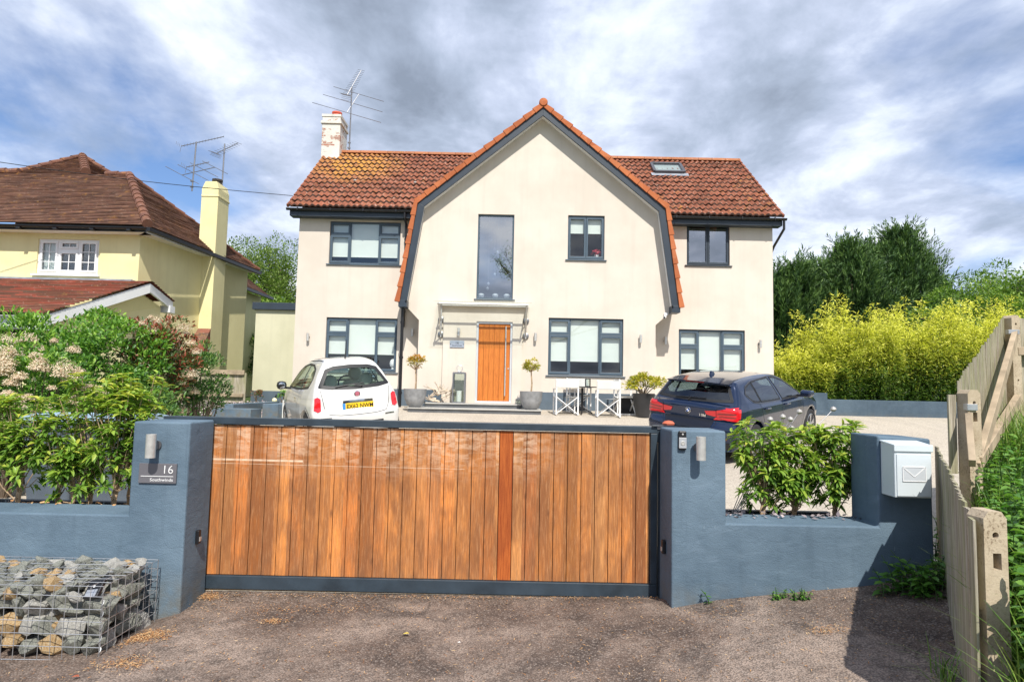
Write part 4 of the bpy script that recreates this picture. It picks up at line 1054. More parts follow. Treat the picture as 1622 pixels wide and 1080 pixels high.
class CarShape:
    def __init__(s, sil, L2, Wf, tum, rear_crown, front_crown, roof_crown, arches, ar, k=.07, seg=5):
        poly = catmull(sil, seg)
        s.x0, s.x1, s.z0, s.z1, s.h = -L2 - .3, L2 + .3, -.1, 1.8, .012
        gx = np.arange(s.x0, s.x1, s.h); gz_ = np.arange(s.z0, s.z1, s.h)
        X, Z = np.meshgrid(gx, gz_, indexing='ij')
        d = np.full(X.shape, 1e9)
        for i in range(len(poly)):
            a = poly[i]; b = poly[(i + 1) % len(poly)]; ab = b - a
            t = np.clip(((X - a[0]) * ab[0] + (Z - a[1]) * ab[1]) / (ab @ ab + 1e-12), 0, 1)
            d = np.minimum(d, np.hypot(X - a[0] - t * ab[0], Z - a[1] - t * ab[1]))
        s.sdf = np.where(inpoly(X, Z, poly), -d, d)
        s.L2, s.Wf, s.tum, s.rc, s.fc, s.zc, s.arches, s.ar, s.k = L2, Wf, tum, rear_crown, front_crown, roof_crown, arches, ar, k
    def samp(s, x, z):
        i = np.clip((x - s.x0) / s.h, 0, s.sdf.shape[0] - 1.001); j = np.clip((z - s.z0) / s.h, 0, s.sdf.shape[1] - 1.001)
        i0, j0 = i.astype(int), j.astype(int); fi, fj = i - i0, j - j0
        D = s.sdf
        return D[i0, j0] * (1 - fi) * (1 - fj) + D[i0 + 1, j0] * fi * (1 - fj) + D[i0, j0 + 1] * (1 - fi) * fj + D[i0 + 1, j0 + 1] * fi * fj
    def F(s, x, y, z, arch=True):
        ay = np.abs(y)
        wr = np.clip(-x / s.L2, 0, 1) ** 2; wf = np.clip(x / s.L2, 0, 1) ** 2
        xs_ = x - s.rc * ay ** 2.4 * wr + s.fc * ay ** 2.2 * wf
        zs = z + s.zc * ay ** 2 * np.clip((z - .6) / .5, 0, 1)
        ds = s.samp(xs_, zs)
        w = np.interp(x, s.Wf[0], s.Wf[1]) * np.interp(z, s.tum[0], s.tum[1])
        dw = (ay - w) * .96
        h = np.clip(.5 + .5 * (ds - dw) / s.k, 0, 1)
        f = dw + (ds - dw) * h + s.k * h * (1 - h)
        if arch:
            for ax, az in s.arches:
                r = np.hypot(x - ax, z - az)
                f = np.where(ay > .45, np.maximum(f, s.ar - r), f)
        return f
    def mesh(s, h):
        gx = np.arange(-s.L2 - .1, s.L2 + .1, h); gy = np.arange(-1.05, 1.05 + h, h) + h / 2; gz_ = np.arange(.08, 1.62, h)
        X, Y, Z = np.meshgrid(gx, gy, gz_, indexing='ij')
        f = s.F(X.ravel(), Y.ravel(), Z.ravel()).reshape(X.shape)
        ins = f < 0
        c8 = sum(ins[a:ins.shape[0] - 1 + a, b:ins.shape[1] - 1 + b, c:ins.shape[2] - 1 + c].astype(int) for a in (0, 1) for b in (0, 1) for c in (0, 1))
        act = (c8 > 0) & (c8 < 8)
        idx = -np.ones(act.shape, int); idx[act] = np.arange(act.sum())
        I = np.argwhere(act)
        acc = np.zeros((len(I), 3)); cnt = np.zeros(len(I))
        E = []
        for ax in range(3):
            for a in (0, 1):
                for b in (0, 1):
                    o0 = [0, 0, 0]; o0[(ax + 1) % 3] = a; o0[(ax + 2) % 3] = b; o1 = list(o0); o1[ax] = 1
                    p = I + o0; q = I + o1
                    fp = f[p[:, 0], p[:, 1], p[:, 2]]; fq = f[q[:, 0], q[:, 1], q[:, 2]]
                    m = (fp < 0) != (fq < 0)
                    t = np.where(m, fp / np.where(m, fp - fq, 1), 0)
                    acc[m] += (p[m] + (q - p)[m] * t[m, None]); cnt[m] += 1
        V = acc / cnt[:, None] * h + np.array([gx[0], gy[0], gz_[0]])
        for _ in range(3):
            e = 1e-3; f0 = s.F(*V.T)
            g_ = np.stack([s.F(V[:, 0] + e, V[:, 1], V[:, 2]) - f0, s.F(V[:, 0], V[:, 1] + e, V[:, 2]) - f0, s.F(V[:, 0], V[:, 1], V[:, 2] + e) - f0], 1) / e
            V -= np.clip(f0[:, None] * g_ / np.maximum((g_ ** 2).sum(1, keepdims=True), .2), -h * .4, h * .4)
        Q = []
        for ax in range(3):
            sl0 = [slice(None)] * 3; sl1 = [slice(None)] * 3; sl0[ax] = slice(0, -1); sl1[ax] = slice(1, None)
            ch = ins[tuple(sl0)] != ins[tuple(sl1)]
            P = np.argwhere(ch); flip = ins[tuple(sl0)][ch]
            u, v = (ax + 1) % 3, (ax + 2) % 3
            ok = (P[:, u] > 0) & (P[:, v] > 0) & (P[:, u] < ins.shape[u] - 1) & (P[:, v] < ins.shape[v] - 1)
            P, flip = P[ok], flip[ok]
            def cell(du, dv):
                q = P.copy(); q[:, u] -= du; q[:, v] -= dv; return idx[q[:, 0], q[:, 1], q[:, 2]]
            q = np.stack([cell(1, 1), cell(0, 1), cell(0, 0), cell(1, 0)], 1)
            q[~flip] = q[~flip][:, ::-1]; Q.append(q)
        return V, np.concatenate(Q)
    def grad(s, V):
        e = 2e-3; return unit(np.stack([s.F(V[:, 0] + e, V[:, 1], V[:, 2], False) - s.F(V[:, 0] - e, V[:, 1], V[:, 2], False), s.F(V[:, 0], V[:, 1] + e, V[:, 2], False) - s.F(V[:, 0], V[:, 1] - e, V[:, 2], False),
                                s.F(V[:, 0], V[:, 1], V[:, 2] + e, False) - s.F(V[:, 0], V[:, 1], V[:, 2] - e, False)], 1))
    def project(s, A, B, mode):
        """mode 'L','R': A=x,B=z ; 'B','F': A=y,B=z ; 'T': A=x,B=y"""
        A = np.asarray(A, float).ravel(); B = np.asarray(B, float).ravel()
        if mode in 'LR': lo, hi = np.zeros_like(A), np.full_like(A, 1.2 * (1 if mode == 'L' else -1)); mk = lambda t: (A, t, B)
        elif mode in 'BF': lo, hi = np.zeros_like(A), np.full_like(A, (s.L2 + .25) * (-1 if mode == 'B' else 1)); mk = lambda t: (t, A, B)
        else: lo, hi = np.full_like(A, .6), np.full_like(A, 1.75); mk = lambda t: (A, B, t)
        for _ in range(26):
            m = (lo + hi) / 2; o = s.F(*mk(m), False) < 0
            lo = np.where(o, m, lo); hi = np.where(o, hi, m)
        return np.stack(mk((lo + hi) / 2), 1)

def resamp(p, n):
    p = np.array(p, float); d = np.r_[0, np.cumsum(np.hypot(*np.diff(p, axis=0).T))]
    t = np.linspace(0, d[-1], n); return np.stack([np.interp(t, d, p[:, 0]), np.interp(t, d, p[:, 1])], 1)
class Car:
    def __init__(s, shape, root): s.S = shape; s.root = root
    def surf(s, name, P2, nu, nv, mode, off, mat, parent=None, smooth=True):
        V = s.S.project(P2[:, 0], P2[:, 1], mode); V = V + s.S.grad(V) * off
        i, j = np.meshgrid(np.arange(nu - 1), np.arange(nv - 1)); a = (j * nu + i).ravel()
        F = np.stack([a, a + 1, a + nu + 1, a + nu], 1)
        return np_mesh(name, V, F, mat, parent or s.root, org=(0, 0, 0), smooth=smooth)
    def patch(s, name, top, bot, mode, off, mat, parent=None, nu=36, nv=14):
        T, B = resamp(top, nu), resamp(bot, nu)
        P = np.concatenate([B + (T - B) * t for t in np.linspace(0, 1, nv)])
        return s.surf(name, P, nu, nv, mode, off, mat, parent)
    def ribbon(s, name, pts, w, mode, off, mat, parent=None, closed=False, n=70, inner=None):
        if closed: pts = list(pts) + [pts[0]]
        P = resamp(pts, n); d = np.gradient(P, axis=0)
        if closed: d[0] = d[-1] = (P[1] - P[-2])
        d = unit(d); nn = np.stack([-d[:, 1], d[:, 0]], 1)
        if inner is None: A, B = P - nn * w / 2, P + nn * w / 2
        else: A, B = P + nn * inner[0], P + nn * inner[1]
        return s.surf(name, np.concatenate([A, (A + B) / 2, B]), n, 3, mode, off, mat, parent)

def wheel(root, x, y, r, w, rimr, spokes, rimmat, side, double=False):
    t = bpy.data.objects.new('wheel', None); COL.objects.link(t); t.parent = root; t.location = (0, 0, 0); ORG[t.name] = Vector((0, 0, 0))
    tm = bpy.data.materials.get('tyre_rubber') or pm('tyre_rubber', (.02, .02, .022), .8, var=.2)
    mb = MB(); mb.lathe([(rimr, -w * .42), (rimr + .02, -w * .5), (r - .03, -w * .5), (r - .006, -w * .42), (r, -w * .2), (r, w * .2), (r - .006, w * .42), (r - .03, w * .5), (rimr + .02, w * .5), (rimr, w * .42)], (x, y, r), 40, 'y')
    mb.build('tyre', tm, t, smooth=True)
    mb = MB(); o = side * w * .45
    ys_ = [(-.02 * side), 0]
    mb.lathe([(rimr, -side * w * .4), (rimr + .002, o), (rimr - .014, o + .004 * side), (rimr - .02, o - .03 * side)], (x, y, r), 40, 'y')
    for k in range(spokes):
        for da in ((-.13, .13) if double else (0,)):
            a = 2 * math.pi * k / spokes + .3
            p0 = Vector((x + .045 * math.cos(a), y + o - .01 * side, r + .045 * math.sin(a)))
            p1 = Vector((x + (rimr - .01) * math.cos(a + da), y + o - .012 * side, r + (rimr - .01) * math.sin(a + da)))
            mb.bar(p0, p1, .035 if double else .06, .02, up=(0, 1, 0))
    mb.lathe([(.065, o - .03 * side), (.065, o - .002 * side), (.03, o + .006 * side), (0, o + .006 * side)], (x, y, r), 16, 'y')
    mb.build('rim', rimmat, t, smooth=True)
    mb = MB(); mb.lathe([(rimr - .01, -.002), (rimr - .01, .002)], (x, y + side * w * .1, r), 24, 'y'); mb.build('brake_disc', BLACK, t)

def paint(name, col, metallic=0.0, rough=.25, flake=0.0):
    m, n = newmat(name); o = oc(n)
    dust = n.math('MULTIPLY', n.ramp(n.noise(o, 3, 5), [(.35, 0.0), (.75, 1.0)]), flake)
    c = n.mix(n.math('MULTIPLY', dust, .10), col, (.32, .28, .24))
    rr = n.math('ADD', n.math('MULTIPLY', dust, .10), rough)
    finish(n, c, rr, metallic, None, coat=.9, spec=.5)
    return m
RED = pm('red_lamp_lens', (.62, .012, .018), .12, var=0, coat=.8)
REDD = pm('dark_red_lamp', (.16, .006, .01), .15, var=0, coat=.8)
CHROME = pm('chrome', (.75, .75, .76), .08, 1.0, var=0)
GASKET = pm('window_rubber', (.012, .012, .013), .5, var=0)
SEAM = pm('panel_gap', (.01, .01, .012), .9, var=0)
ALLOY = pm('alloy_wheel', (.50, .50, .52), .25, .8, var=.05)
PLATEY = pm('number_plate_yellow', (.85, .55, .02), .35, var=.03)
PLATEB = pm('number_plate_blue', (.05, .25, .60), .35, var=0)
IVORY = pm('ivory_upholstery', (.55, .56, .44), .6, var=.08)
DARKSEAT = pm('charcoal_upholstery', (.045, .045, .05), .7, var=.1)

def cut_body(car, h, mats, holes):
    V, Q = car.S.mesh(h)
    c = V[Q].mean(1); kill = np.zeros(len(Q), bool)
    for mode, poly in holes:
        poly = np.array(poly); cen = poly.mean(0); q = poly + (cen - poly) / np.linalg.norm(cen - poly, axis=1, keepdims=True) * .03
        if mode == 'L': kill |= (c[:, 1] > .3) & inpoly(c[:, 0], c[:, 2], q)
        if mode == 'R': kill |= (c[:, 1] < -.3) & inpoly(c[:, 0], c[:, 2], q)
        if mode == 'B': kill |= (c[:, 0] < -.8) & inpoly(c[:, 1], c[:, 2], q)
        if mode == 'F': kill |= (c[:, 0] > .2) & (c[:, 2] > .9) & inpoly(c[:, 1], c[:, 2], q)
    kill |= (c[:, 2] < .12)
    return np_mesh('body', V, Q[~kill], mats, car.root, org=(0, 0, 0), smooth=True)
def glazed(car, name, top, bot, mode, glass, ring=.035, off=.003):
    poly = list(top) + list(bot)[::-1]
    g_ = car.patch(name, top, bot, mode, off, glass)
    # rubber surround
    P = np.array(poly); area = .5 * np.sum(P[:, 0] * np.roll(P[:, 1], -1) - np.roll(P[:, 0], -1) * P[:, 1])
    sgn = 1 if area > 0 else -1
    lo, hi = (-.008, ring) if sgn > 0 else (-ring, .008)
    car.ribbon('surround', poly, 0, mode, off + .002, GASKET, g_, closed=True, n=120, inner=(lo, hi))
    return ('%s' % mode, poly)
def seats(car, mat, xf, zf, xr, zr, wx=.36):
    for y in (-wx, wx):
        mb = MB(); mb.box(xf - .5, xf, y - .24, y + .24, zf, zf + .14)
        mb.prism([(xf - .5, zf + .1), (xf - .38, zf + .1), (xf - .52, zf + .62), (xf - .62, zf + .62)], lambda u, v: (u, y - .23, v), (0, .46, 0))
        mb.build('seat', mat, car.root, bevel=.05, seg=3)
        mb = MB(); mb.lathe([(0, -.05), (.10, -.045), (.135, 0), (.10, .045), (0, .05)], (xf - .60, y, zf + .74), 18, 'x'); mb.build('headrest', mat, car.root, smooth=True)
    mb = MB(); mb.box(xr - .1, xr + .42, -.55, .55, zr, zr + .14); mb.prism([(xr - .12, zr + .1), (xr + .02, zr + .1), (xr - .1, zr + .55), (xr - .2, zr + .55)], lambda u, v: (u, -.55, v), (0, 1.1, 0))
    mb.build('rear_bench', mat, car.root, bevel=.04, seg=3)
    for y in (-.32, .32):
        mb = MB(); mb.lathe([(0, -.05), (.09, -.045), (.125, 0), (.09, .045), (0, .05)], (xr - .16, y, zr + .62), 18, 'x'); mb.build('headrest', mat, car.root, smooth=True)
def steer(car, x, y, z, mat):
    mb = MB(); pts = [(x + .06 * math.sin(t), y + .18 * math.cos(t), z + .17 * math.sin(t)) for t in np.linspace(0, 2 * math.pi, 20, endpoint=False)]
    mb.tube(pts, .016, 6, closed=True); mb.build('steering_wheel', BLACK, car.root, smooth=True)
    mb = MB(); mb.prism([(x + .1, z - .35), (x + .55, z - .35), (x + .5, z + .05), (x + .1, z + .0)], lambda u, v: (u, -.62, v), (0, 1.24, 0)); mb.build('dashboard', mat, car.root, bevel=.03)

# ---- small white hatchback
wc = thing('small_hatchback', 'small white three door hatchback with yellow rear plate parked before the left window', 'car', local=True)
S1 = CarShape([(-1.62, .22), (-1.72, .26), (-1.755, .40), (-1.765, .52), (-1.735, .60), (-1.70, .66), (-1.69, .80), (-1.655, .92), (-1.57, 1.04), (-1.37, 1.30), (-1.27, 1.41), (-1.12, 1.455), (-.7, 1.487), (-.2, 1.487), (.15, 1.45), (.42, 1.36), (.80, 1.10), (.98, 1.00), (1.25, .95), (1.52, .85), (1.69, .70), (1.755, .5), (1.72, .27), (1.6, .2), (0, .18)], 1.775,
              ([-1.80, -1.6, -1.3, -.8, .8, 1.3, 1.6, 1.8], [.69, .745, .79, .818, .805, .77, .69, .55]), ([.15, .35, .55, .72, .86, .98, 1.2, 1.36, 1.5], [.90, .975, 1.0, .98, .925, .86, .725, .60, .48]),
              .30, .42, .10, [(-1.17, .30), (1.13, .30)], .345, .085)
c1 = Car(S1, wc)
WPAINT = paint('pearl_white_paint', (.70, .69, .66), 0, .28, .8)
rw_t = [(-.44, 1.29), (-.30, 1.335), (0, 1.35), (.30, 1.335), (.44, 1.29)]; rw_b = [(-.60, 1.00), (-.4, .965), (0, .95), (.4, .965), (.60, 1.00)]
sw_t = [(-1.12, 1.20), (-1.0, 1.30), (-.7, 1.375), (-.2, 1.39), (.2, 1.345), (.45, 1.24), (.80, 1.00)]; sw_b = [(-1.14, 1.14), (-1.08, .99), (-.6, .955), (0, .94), (.5, .94), (.82, .955)]
ws_t = [(-.42, 1.37), (0, 1.40), (.42, 1.37)]; ws_b = [(-.60, 1.04), (0, 1.05), (.60, 1.04)]
hl = [glazed(c1, 'rear_window', rw_t, rw_b, 'B', CARGLASS, .05), glazed(c1, 'side_window', sw_t, sw_b, 'L', CARGLASS, .028), glazed(c1, 'side_window', sw_t, sw_b, 'R', CARGLASS, .028), glazed(c1, 'windscreen', ws_t, ws_b, 'F', CARGLASS, .03)]
cut_body(c1, .024, WPAINT, hl)
for sd_, m in ((1, 'L'), (-1, 'R')):
    c1.ribbon('b_pillar', [(-.42, 1.385), (-.50, .955)], .075, m, .008, BLACK)
    c1.ribbon('door_gap', [(.72, .93), (.80, .60), (.70, .32), (-.30, .30), (-.45, .45), (-.50, .94)], .007, m, .0015, SEAM)
    c1.ribbon('waist_crease', [(-1.55, .83), (-.5, .80), (1.1, .78)], .012, m, .003, WPAINT)
    h_ = c1.ribbon('door_handle', [(-.38, .78), (-.22, .785)], .03, m, .022, CHROME, n=6)
    # tail lamp
    ys_ = [.61 * sd_, .735 * sd_]
    tl = c1.patch('tail_lamp', [(.595 * sd_, .82), (.635 * sd_, .85), (.680 * sd_, .83)], [(.60 * sd_, .62), (.655 * sd_, .60), (.705 * sd_, .635)], 'B', .014, RED, nu=14, nv=12)
    c1.patch('reversing_lens', [(.570 * sd_, .70), (.597 * sd_, .71)], [(.575 * sd_, .615), (.602 * sd_, .61)], 'B', .013, pm('clear_lens', (.6, .6, .62), .2, var=0), tl, nu=4, nv=5)
    mb = MB(); yb = .80 * sd_
    mb.lathe([(0, -.10), (.055, -.085), (.078, -.03), (.08, .03), (.06, .07), (0, .09)], (.56, yb + .10 * sd_, 1.0), 16, 'y')
    mi = mb.build('wing_mirror', BLACK, wc, smooth=True)
    mb = MB(); mb.tube([(.58, yb - .08 * sd_, .93), (.57, yb + .06 * sd_, .95)], .022, 8); mb.build('mirror_arm', BLACK, mi, smooth=True)
    mb = MB(); mb.lathe([(0, -.004), (.062, 0), (0, .001)], (.488, yb + .10 * sd_, 1.0), 14, 'x'); mb.build('mirror_glass', CHROME, mi)
    for x in (-1.17, 1.13):
        wheel(wc, x, .695 * sd_, .295, .18, .195, 7, ALLOY, sd_)
        c1.ribbon('wheel_arch_lip', [(x + .345 * math.cos(t), .30 + .345 * math.sin(t)) for t in np.linspace(-.1, math.pi + .1, 20)], .02, m, .004, WPAINT)
c1.ribbon('tailgate_gap', [(-.585, .96), (-.565, .80), (-.545, .66), (-.48, .555), (-.3, .53), (0, .525), (.3, .53), (.48, .555), (.545, .66), (.565, .80), (.585, .96)], .009, 'B', .0015, SEAM)
c1.ribbon('chrome_grab', [(-.25, .745), (0, .755), (.25, .745)], .042, 'B', .028, CHROME, n=14)
c1.patch('plate_recess', [(-.27, .73), (.27, .73)], [(-.27, .60), (.27, .60)], 'B', .004, WPAINT, nu=10, nv=5)
pl = MB(); xp = S1.project([0], [.665], 'B')[0][0] - .018
pl.box(xp, xp + .006, -.26, .26, .61, .722); plo = pl.build('number_plate', PLATEY, wc, org=(0, 0, 0))
pl = MB(); pl.box(xp - .002, xp + .004, .215, .262, .609, .723); pl.build('country_band', PLATEB, plo, org=(0, 0, 0))
rotB = Matrix(((0, 0, -1), (-1, 0, 0), (0, 1, 0))).to_4x4()
text_part('registration', 'EX62 NWM', .098, (xp - .0035, .200, .632), rotB, BLACK, plo, .0008, 'LEFT', org=(0, 0, 0), sx=.92, offset=.0012)
V = S1.project([0], [.868], 'B')[0]
mb = MB(); mb.lathe([(.052, 0), (.052, -.012), (.040, -.013), (.038, -.010)], (V[0], 0, .868), 22, 'x'); bd = mb.build('round_badge', CHROME, wc, smooth=True)
mb = MB(); mb.lathe([(.038, 0), (.038, -.011), (0, -.014)], (V[0], 0, .868), 22, 'x'); mb.build('badge_face', pm('badge_pink', (.42, .12, .16), .3), bd, smooth=True)
# wiper, roof aerial, washer
def wiper(car, a, b, piv):
    V = car.S.project([a[0], b[0], piv[0]], [a[1], b[1], piv[1]], 'B'); N = car.S.grad(V); V = V + N * .03
    mb = MB(); mb.tube([V[0], (V[0] + V[1]) / 2 + N[0] * .006, V[1]], .010, 6); mb.tube([V[2] - N[2] * .02, V[2] + N[2] * .012, (V[0] + V[1]) / 2 + N[0] * .012], .015, 6, r2=.008)
    mb.build('rear_wiper', BLACK, car.root, smooth=True)
wiper(c1, (.34, .985), (-.14, 1.02), (-.10, .975))
mb = MB(); mb.tube([(-.95, 0, 1.46), (-1.0, 0, 1.52), (-1.15, 0, 1.80)], .018, 8, r2=.003); mb.build('aerial', BLACK, wc, smooth=True)
c1.patch('glass_roof_panel', [(.10, .36), (.10, -.36)], [(-.60, .37), (-.60, -.37)], 'T', .004, pm('black_roof_glass', (.02, .02, .022), .1, var=0), nu=16, nv=14)
c1.ribbon('roof_drip_line', [(-1.05, .40), (-.3, .42), (.3, .40)], .02, 'T', .004, BLACK); c1.ribbon('roof_drip_line', [(-1.05, -.40), (-.3, -.42), (.3, -.40)], .02, 'T', .004, BLACK)
c1.ribbon('bumper_strip', [(-.42, .36), (.42, .36)], .09, 'B', .006, BLACK)
c1.ribbon('bumper_chrome', [(-.62, .50), (-.45, .495)], .018, 'B', .010, CHROME, n=10); c1.ribbon('bumper_chrome', [(.45, .495), (.62, .50)], .018, 'B', .010, CHROME, n=10)
seats(c1, IVORY, .35, .42, -.95, .45, .34)
steer(c1, .42, -.34, .93, IVORY)
mb = MB(); mb.box(-1.5, 1.2, -.62, .62, .25, .30); mb.box(-1.42, -1.05, -.58, .58, .30, .93); mb.build('cabin_floor', DARKSEAT, wc, org=(0, 0, 0))

# ---- dark blue hatchback
bc = thing('blue_hatchback', 'dark metallic blue five door hatchback parked at an angle on the right of the drive', 'car', local=True)
S2 = CarShape([(-1.95, .22), (-2.08, .27), (-2.14, .40), (-2.155, .55), (-2.13, .64), (-2.095, .69), (-2.085, .80), (-2.095, .93), (-2.05, .99), (-1.97, 1.03), (-1.78, 1.24), (-1.70, 1.345), (-1.55, 1.385), (-1.1, 1.422), (-.5, 1.432), (0, 1.41), (.3, 1.35), (.75, 1.13), (1.02, 1.0), (1.3, .965), (1.75, .88), (2.02, .76), (2.14, .60), (2.15, .42), (2.08, .24), (1.95, .2), (0, .18)], 2.16,
              ([-2.17, -1.95, -1.6, -1.1, .9, 1.5, 1.9, 2.17], [.78, .845, .885, .895, .885, .865, .80, .66]), ([.15, .3, .55, .75, .90, 1.0, 1.2, 1.35, 1.45], [.93, .96, 1.0, .99, .975, .925, .80, .69, .63]),
              .20, .30, .075, [(-1.30, .325), (1.38, .325)], .36, .07)
c2 = Car(S2, bc)
BPAINT = paint('metallic_midnight_blue', (.006, .018, .055), .4, .15, .12)
rw_t = [(-.52, 1.315), (0, 1.335), (.52, 1.315)]; rw_b = [(-.70, 1.035), (-.4, 1.02), (0, 1.015), (.4, 1.02), (.70, 1.035)]
q_t = [(-1.52, 1.16), (-1.40, 1.245), (-1.22, 1.30), (-1.12, 1.315)]; q_b = [(-1.50, 1.12), (-1.35, 1.02), (-1.20, .99), (-1.08, .99)]
d_t = [(-1.09, 1.315), (-.85, 1.345), (-.32, 1.355)]; d_b = [(-1.05, .985), (-.6, .975), (-.22, .97)]
f_t = [(-.24, 1.355), (.0, 1.34), (.28, 1.27), (.78, 1.015)]; f_b = [(-.12, .965), (.2, .962), (.5, .96), (.80, .965)]
ws_t = [(-.54, 1.335), (0, 1.36), (.54, 1.335)]; ws_b = [(-.72, 1.04), (0, 1.05), (.72, 1.04)]
hl = [glazed(c2, 'rear_window', rw_t, rw_b, 'B', CARGLASSD, .035)]
for m in 'LR':
    for nm, t_, b_ in (('quarter_light', q_t, q_b), ('rear_door_window', d_t, d_b), ('front_door_window', f_t, f_b)):
        hl.append(glazed(c2, nm, t_, b_, m, CARGLASSD, .02))
hl.append(glazed(c2, 'windscreen', ws_t, ws_b, 'F', CARGLASSD, .03))
cut_body(c2, .026, BPAINT, hl)
LG = pm('badge_white_blue', (.03, .12, .45), .25, var=0)
for sd_, m in ((1, 'L'), (-1, 'R')):
    tr = [(-1.54, 1.13), (-1.40, 1.265), (-1.10, 1.335), (-.3, 1.375), (.05, 1.36), (.32, 1.28), (.84, 1.0), (.82, .95), (-.1, .95), (-1.1, .965), (-1.36, 1.0)]
    c2.ribbon('window_trim', tr, .010, m, .007, pm('trim_satin', (.12, .12, .13), .3, .6), closed=True, n=140)
    c2.ribbon('door_gap', [(-.17, .94), (-.16, .5), (-.2, .30)], .007, m, .0015, SEAM)
    c2.ribbon('door_gap', [(-1.13, .955), (-1.05, .72), (-.93, .50), (-.9, .30)], .007, m, .0015, SEAM)
    c2.ribbon('door_gap', [(.86, .93), (.93, .6), (.88, .30)], .007, m, .0015, SEAM)
    c2.ribbon('sill_gap', [(-.9, .30), (.88, .30)], .007, m, .0015, SEAM)
    for xa, xb in ((-.98, -.80), (-.08, .12)):
        V = S2.project([xa, (xa + xb) / 2, xb], [.865, .868, .862], m); N = S2.grad(V)
        mb = MB(); mb.tube([V[0] + N[0] * .01, V[0] * .8 + V[1] * .2 + N[0] * .035, V[1] + N[1] * .04, V[2] * .8 + V[1] * .2 + N[2] * .035, V[2] + N[2] * .01], .015, 8); mb.build('door_handle', BPAINT, bc, smooth=True, org=(0, 0, 0))
    c2.ribbon('shoulder_crease', [(-1.95, .90), (-1.0, .885), (.4, .865), (1.5, .82)], .014, m, .004, BPAINT)
    # L-shaped lamp: wing part and tailgate part
    tl = c2.patch('tail_lamp', [(.50 * sd_, .895), (.68 * sd_, .935), (.80 * sd_, .955)], [(.50 * sd_, .79), (.66 * sd_, .745), (.83 * sd_, .735)], 'B', .016, RED, nu=20, nv=12)
    c2.patch('tailgate_lens', [(.30 * sd_, .875), (.49 * sd_, .89)], [(.33 * sd_, .815), (.49 * sd_, .79)], 'B', .012, RED, tl, nu=10, nv=6)
    c2.patch('side_wrap', [(-2.02, .945), (-1.86, .925)], [(-2.06, .74), (-1.90, .78)], m, .010, RED, tl, nu=8, nv=8)
    c2.ribbon('lamp_bar', [(.52 * sd_, .845), (.80 * sd_, .86)], .016, 'B', .020, REDD, tl); c2.ribbon('lamp_bar', [(.54 * sd_, .80), (.80 * sd_, .80)], .012, 'B', .020, REDD, tl)
    mb = MB(); yb = .87 * sd_
    mb.prism([(.52, .965), (.60, .955), (.76, .985), (.74, 1.08), (.55, 1.095), (.50, 1.05)], lambda u, v: (u, yb + .06 * sd_, v), (0, .19 * sd_, 0))
    mi = mb.build('wing_mirror', BPAINT, bc, bevel=.03, seg=3)
    mb = MB(); mb.prism([(.62, .95), (.78, .95), (.74, 1.0), (.62, .99)], lambda u, v: (u, yb - .06 * sd_, v), (0, .14 * sd_, 0)); mb.build('mirror_arm', BLACK, mi, bevel=.01)
    for x in (-1.30, 1.38):
        wheel(bc, x, .765 * sd_, .315, .21, .225, 5, ALLOY, sd_, True)
c2.ribbon('tailgate_gap', [(-.66, .985), (-.50, .93), (-.495, .78), (-.49, .66), (-.42, .56), (.42, .56), (.49, .66), (.495, .78), (.50, .93), (.66, .985)], .008, 'B', .0015, SEAM, n=110)
c2.patch('plate_panel', [(-.46, .73), (0, .745), (.46, .73)], [(-.42, .585), (0, .575), (.42, .585)], 'B', .005, pm('plate_panel_dark', (.008, .010, .018), .35, var=0), nu=24, nv=8)
c2.ribbon('bumper_gap', [(-.80, .60), (-.5, .565), (0, .555), (.5, .565), (.80, .60)], .007, 'B', .0015, SEAM)
for s__ in (-1, 1): c2.ribbon('reflector', [(.52 * s__, .42), (.70 * s__, .44)], .03, 'B', .006, REDD, n=8)
c2.ribbon('lower_valance', [(-.74, .32), (-.6, .29), (.6, .29), (.74, .32)], .12, 'B', .007, BLACK)
mb = MB()   # roof spoiler with brake light
ys_ = np.linspace(-.56, .56, 15)
top = S2.project(np.full(15, -1.55), ys_, 'T')
tt_ = []
for p in top: tt_.append((p[0], p[1], p[2] + .004))
lip = [(-1.90 + .26 * abs(y) ** 2.2, y * 1.04, 1.343 - .07 * abs(y) ** 2) for y in ys_]
low = [(-1.83 + .26 * abs(y) ** 2.2, y * 1.03, 1.305 - .07 * abs(y) ** 2) for y in ys_]
inn = [(-1.66 + .1 * abs(y) ** 2, y, 1.325 - .07 * abs(y) ** 2) for y in ys_]
vs = tt_ + lip + low + inn; n = 15; fs = []
for r_ in range(3):
    for i in range(n - 1): fs.append((r_ * n + i, r_ * n + i + 1, (r_ + 1) * n + i + 1, (r_ + 1) * n + i))
fs += [(0, n, 2 * n, 3 * n), (n - 1, 2 * n - 1, 3 * n - 1, 4 * n - 1)]
mb.add(vs, fs); spo = mb.build('roof_spoiler', BPAINT, bc, smooth=True, org=(0, 0, 0))
mb = MB(); mb.box(-1.893, -1.872, -.17, .17, 1.318, 1.334); mb.build('brake_light', REDD, spo, org=(0, 0, 0))
wiper(c2, (-.26, 1.05), (.30, 1.03), (.03, 1.005))
V = S2.project([0], [.85], 'B')[0]
mb = MB(); mb.lathe([(.050, 0), (.050, -.012), (.044, -.016), (.042, -.013)], (V[0], 0, .85), 26, 'x'); bd = mb.build('round_badge', CHROME, bc, smooth=True, org=(0, 0, 0))
mb = MB(); mb.lathe([(.043, 0), (.043, -.0135), (0, -.0136)], (V[0], 0, .85), 26, 'x'); mb.build('badge_ring', BLACK, bd, org=(0, 0, 0))
mb = MB()
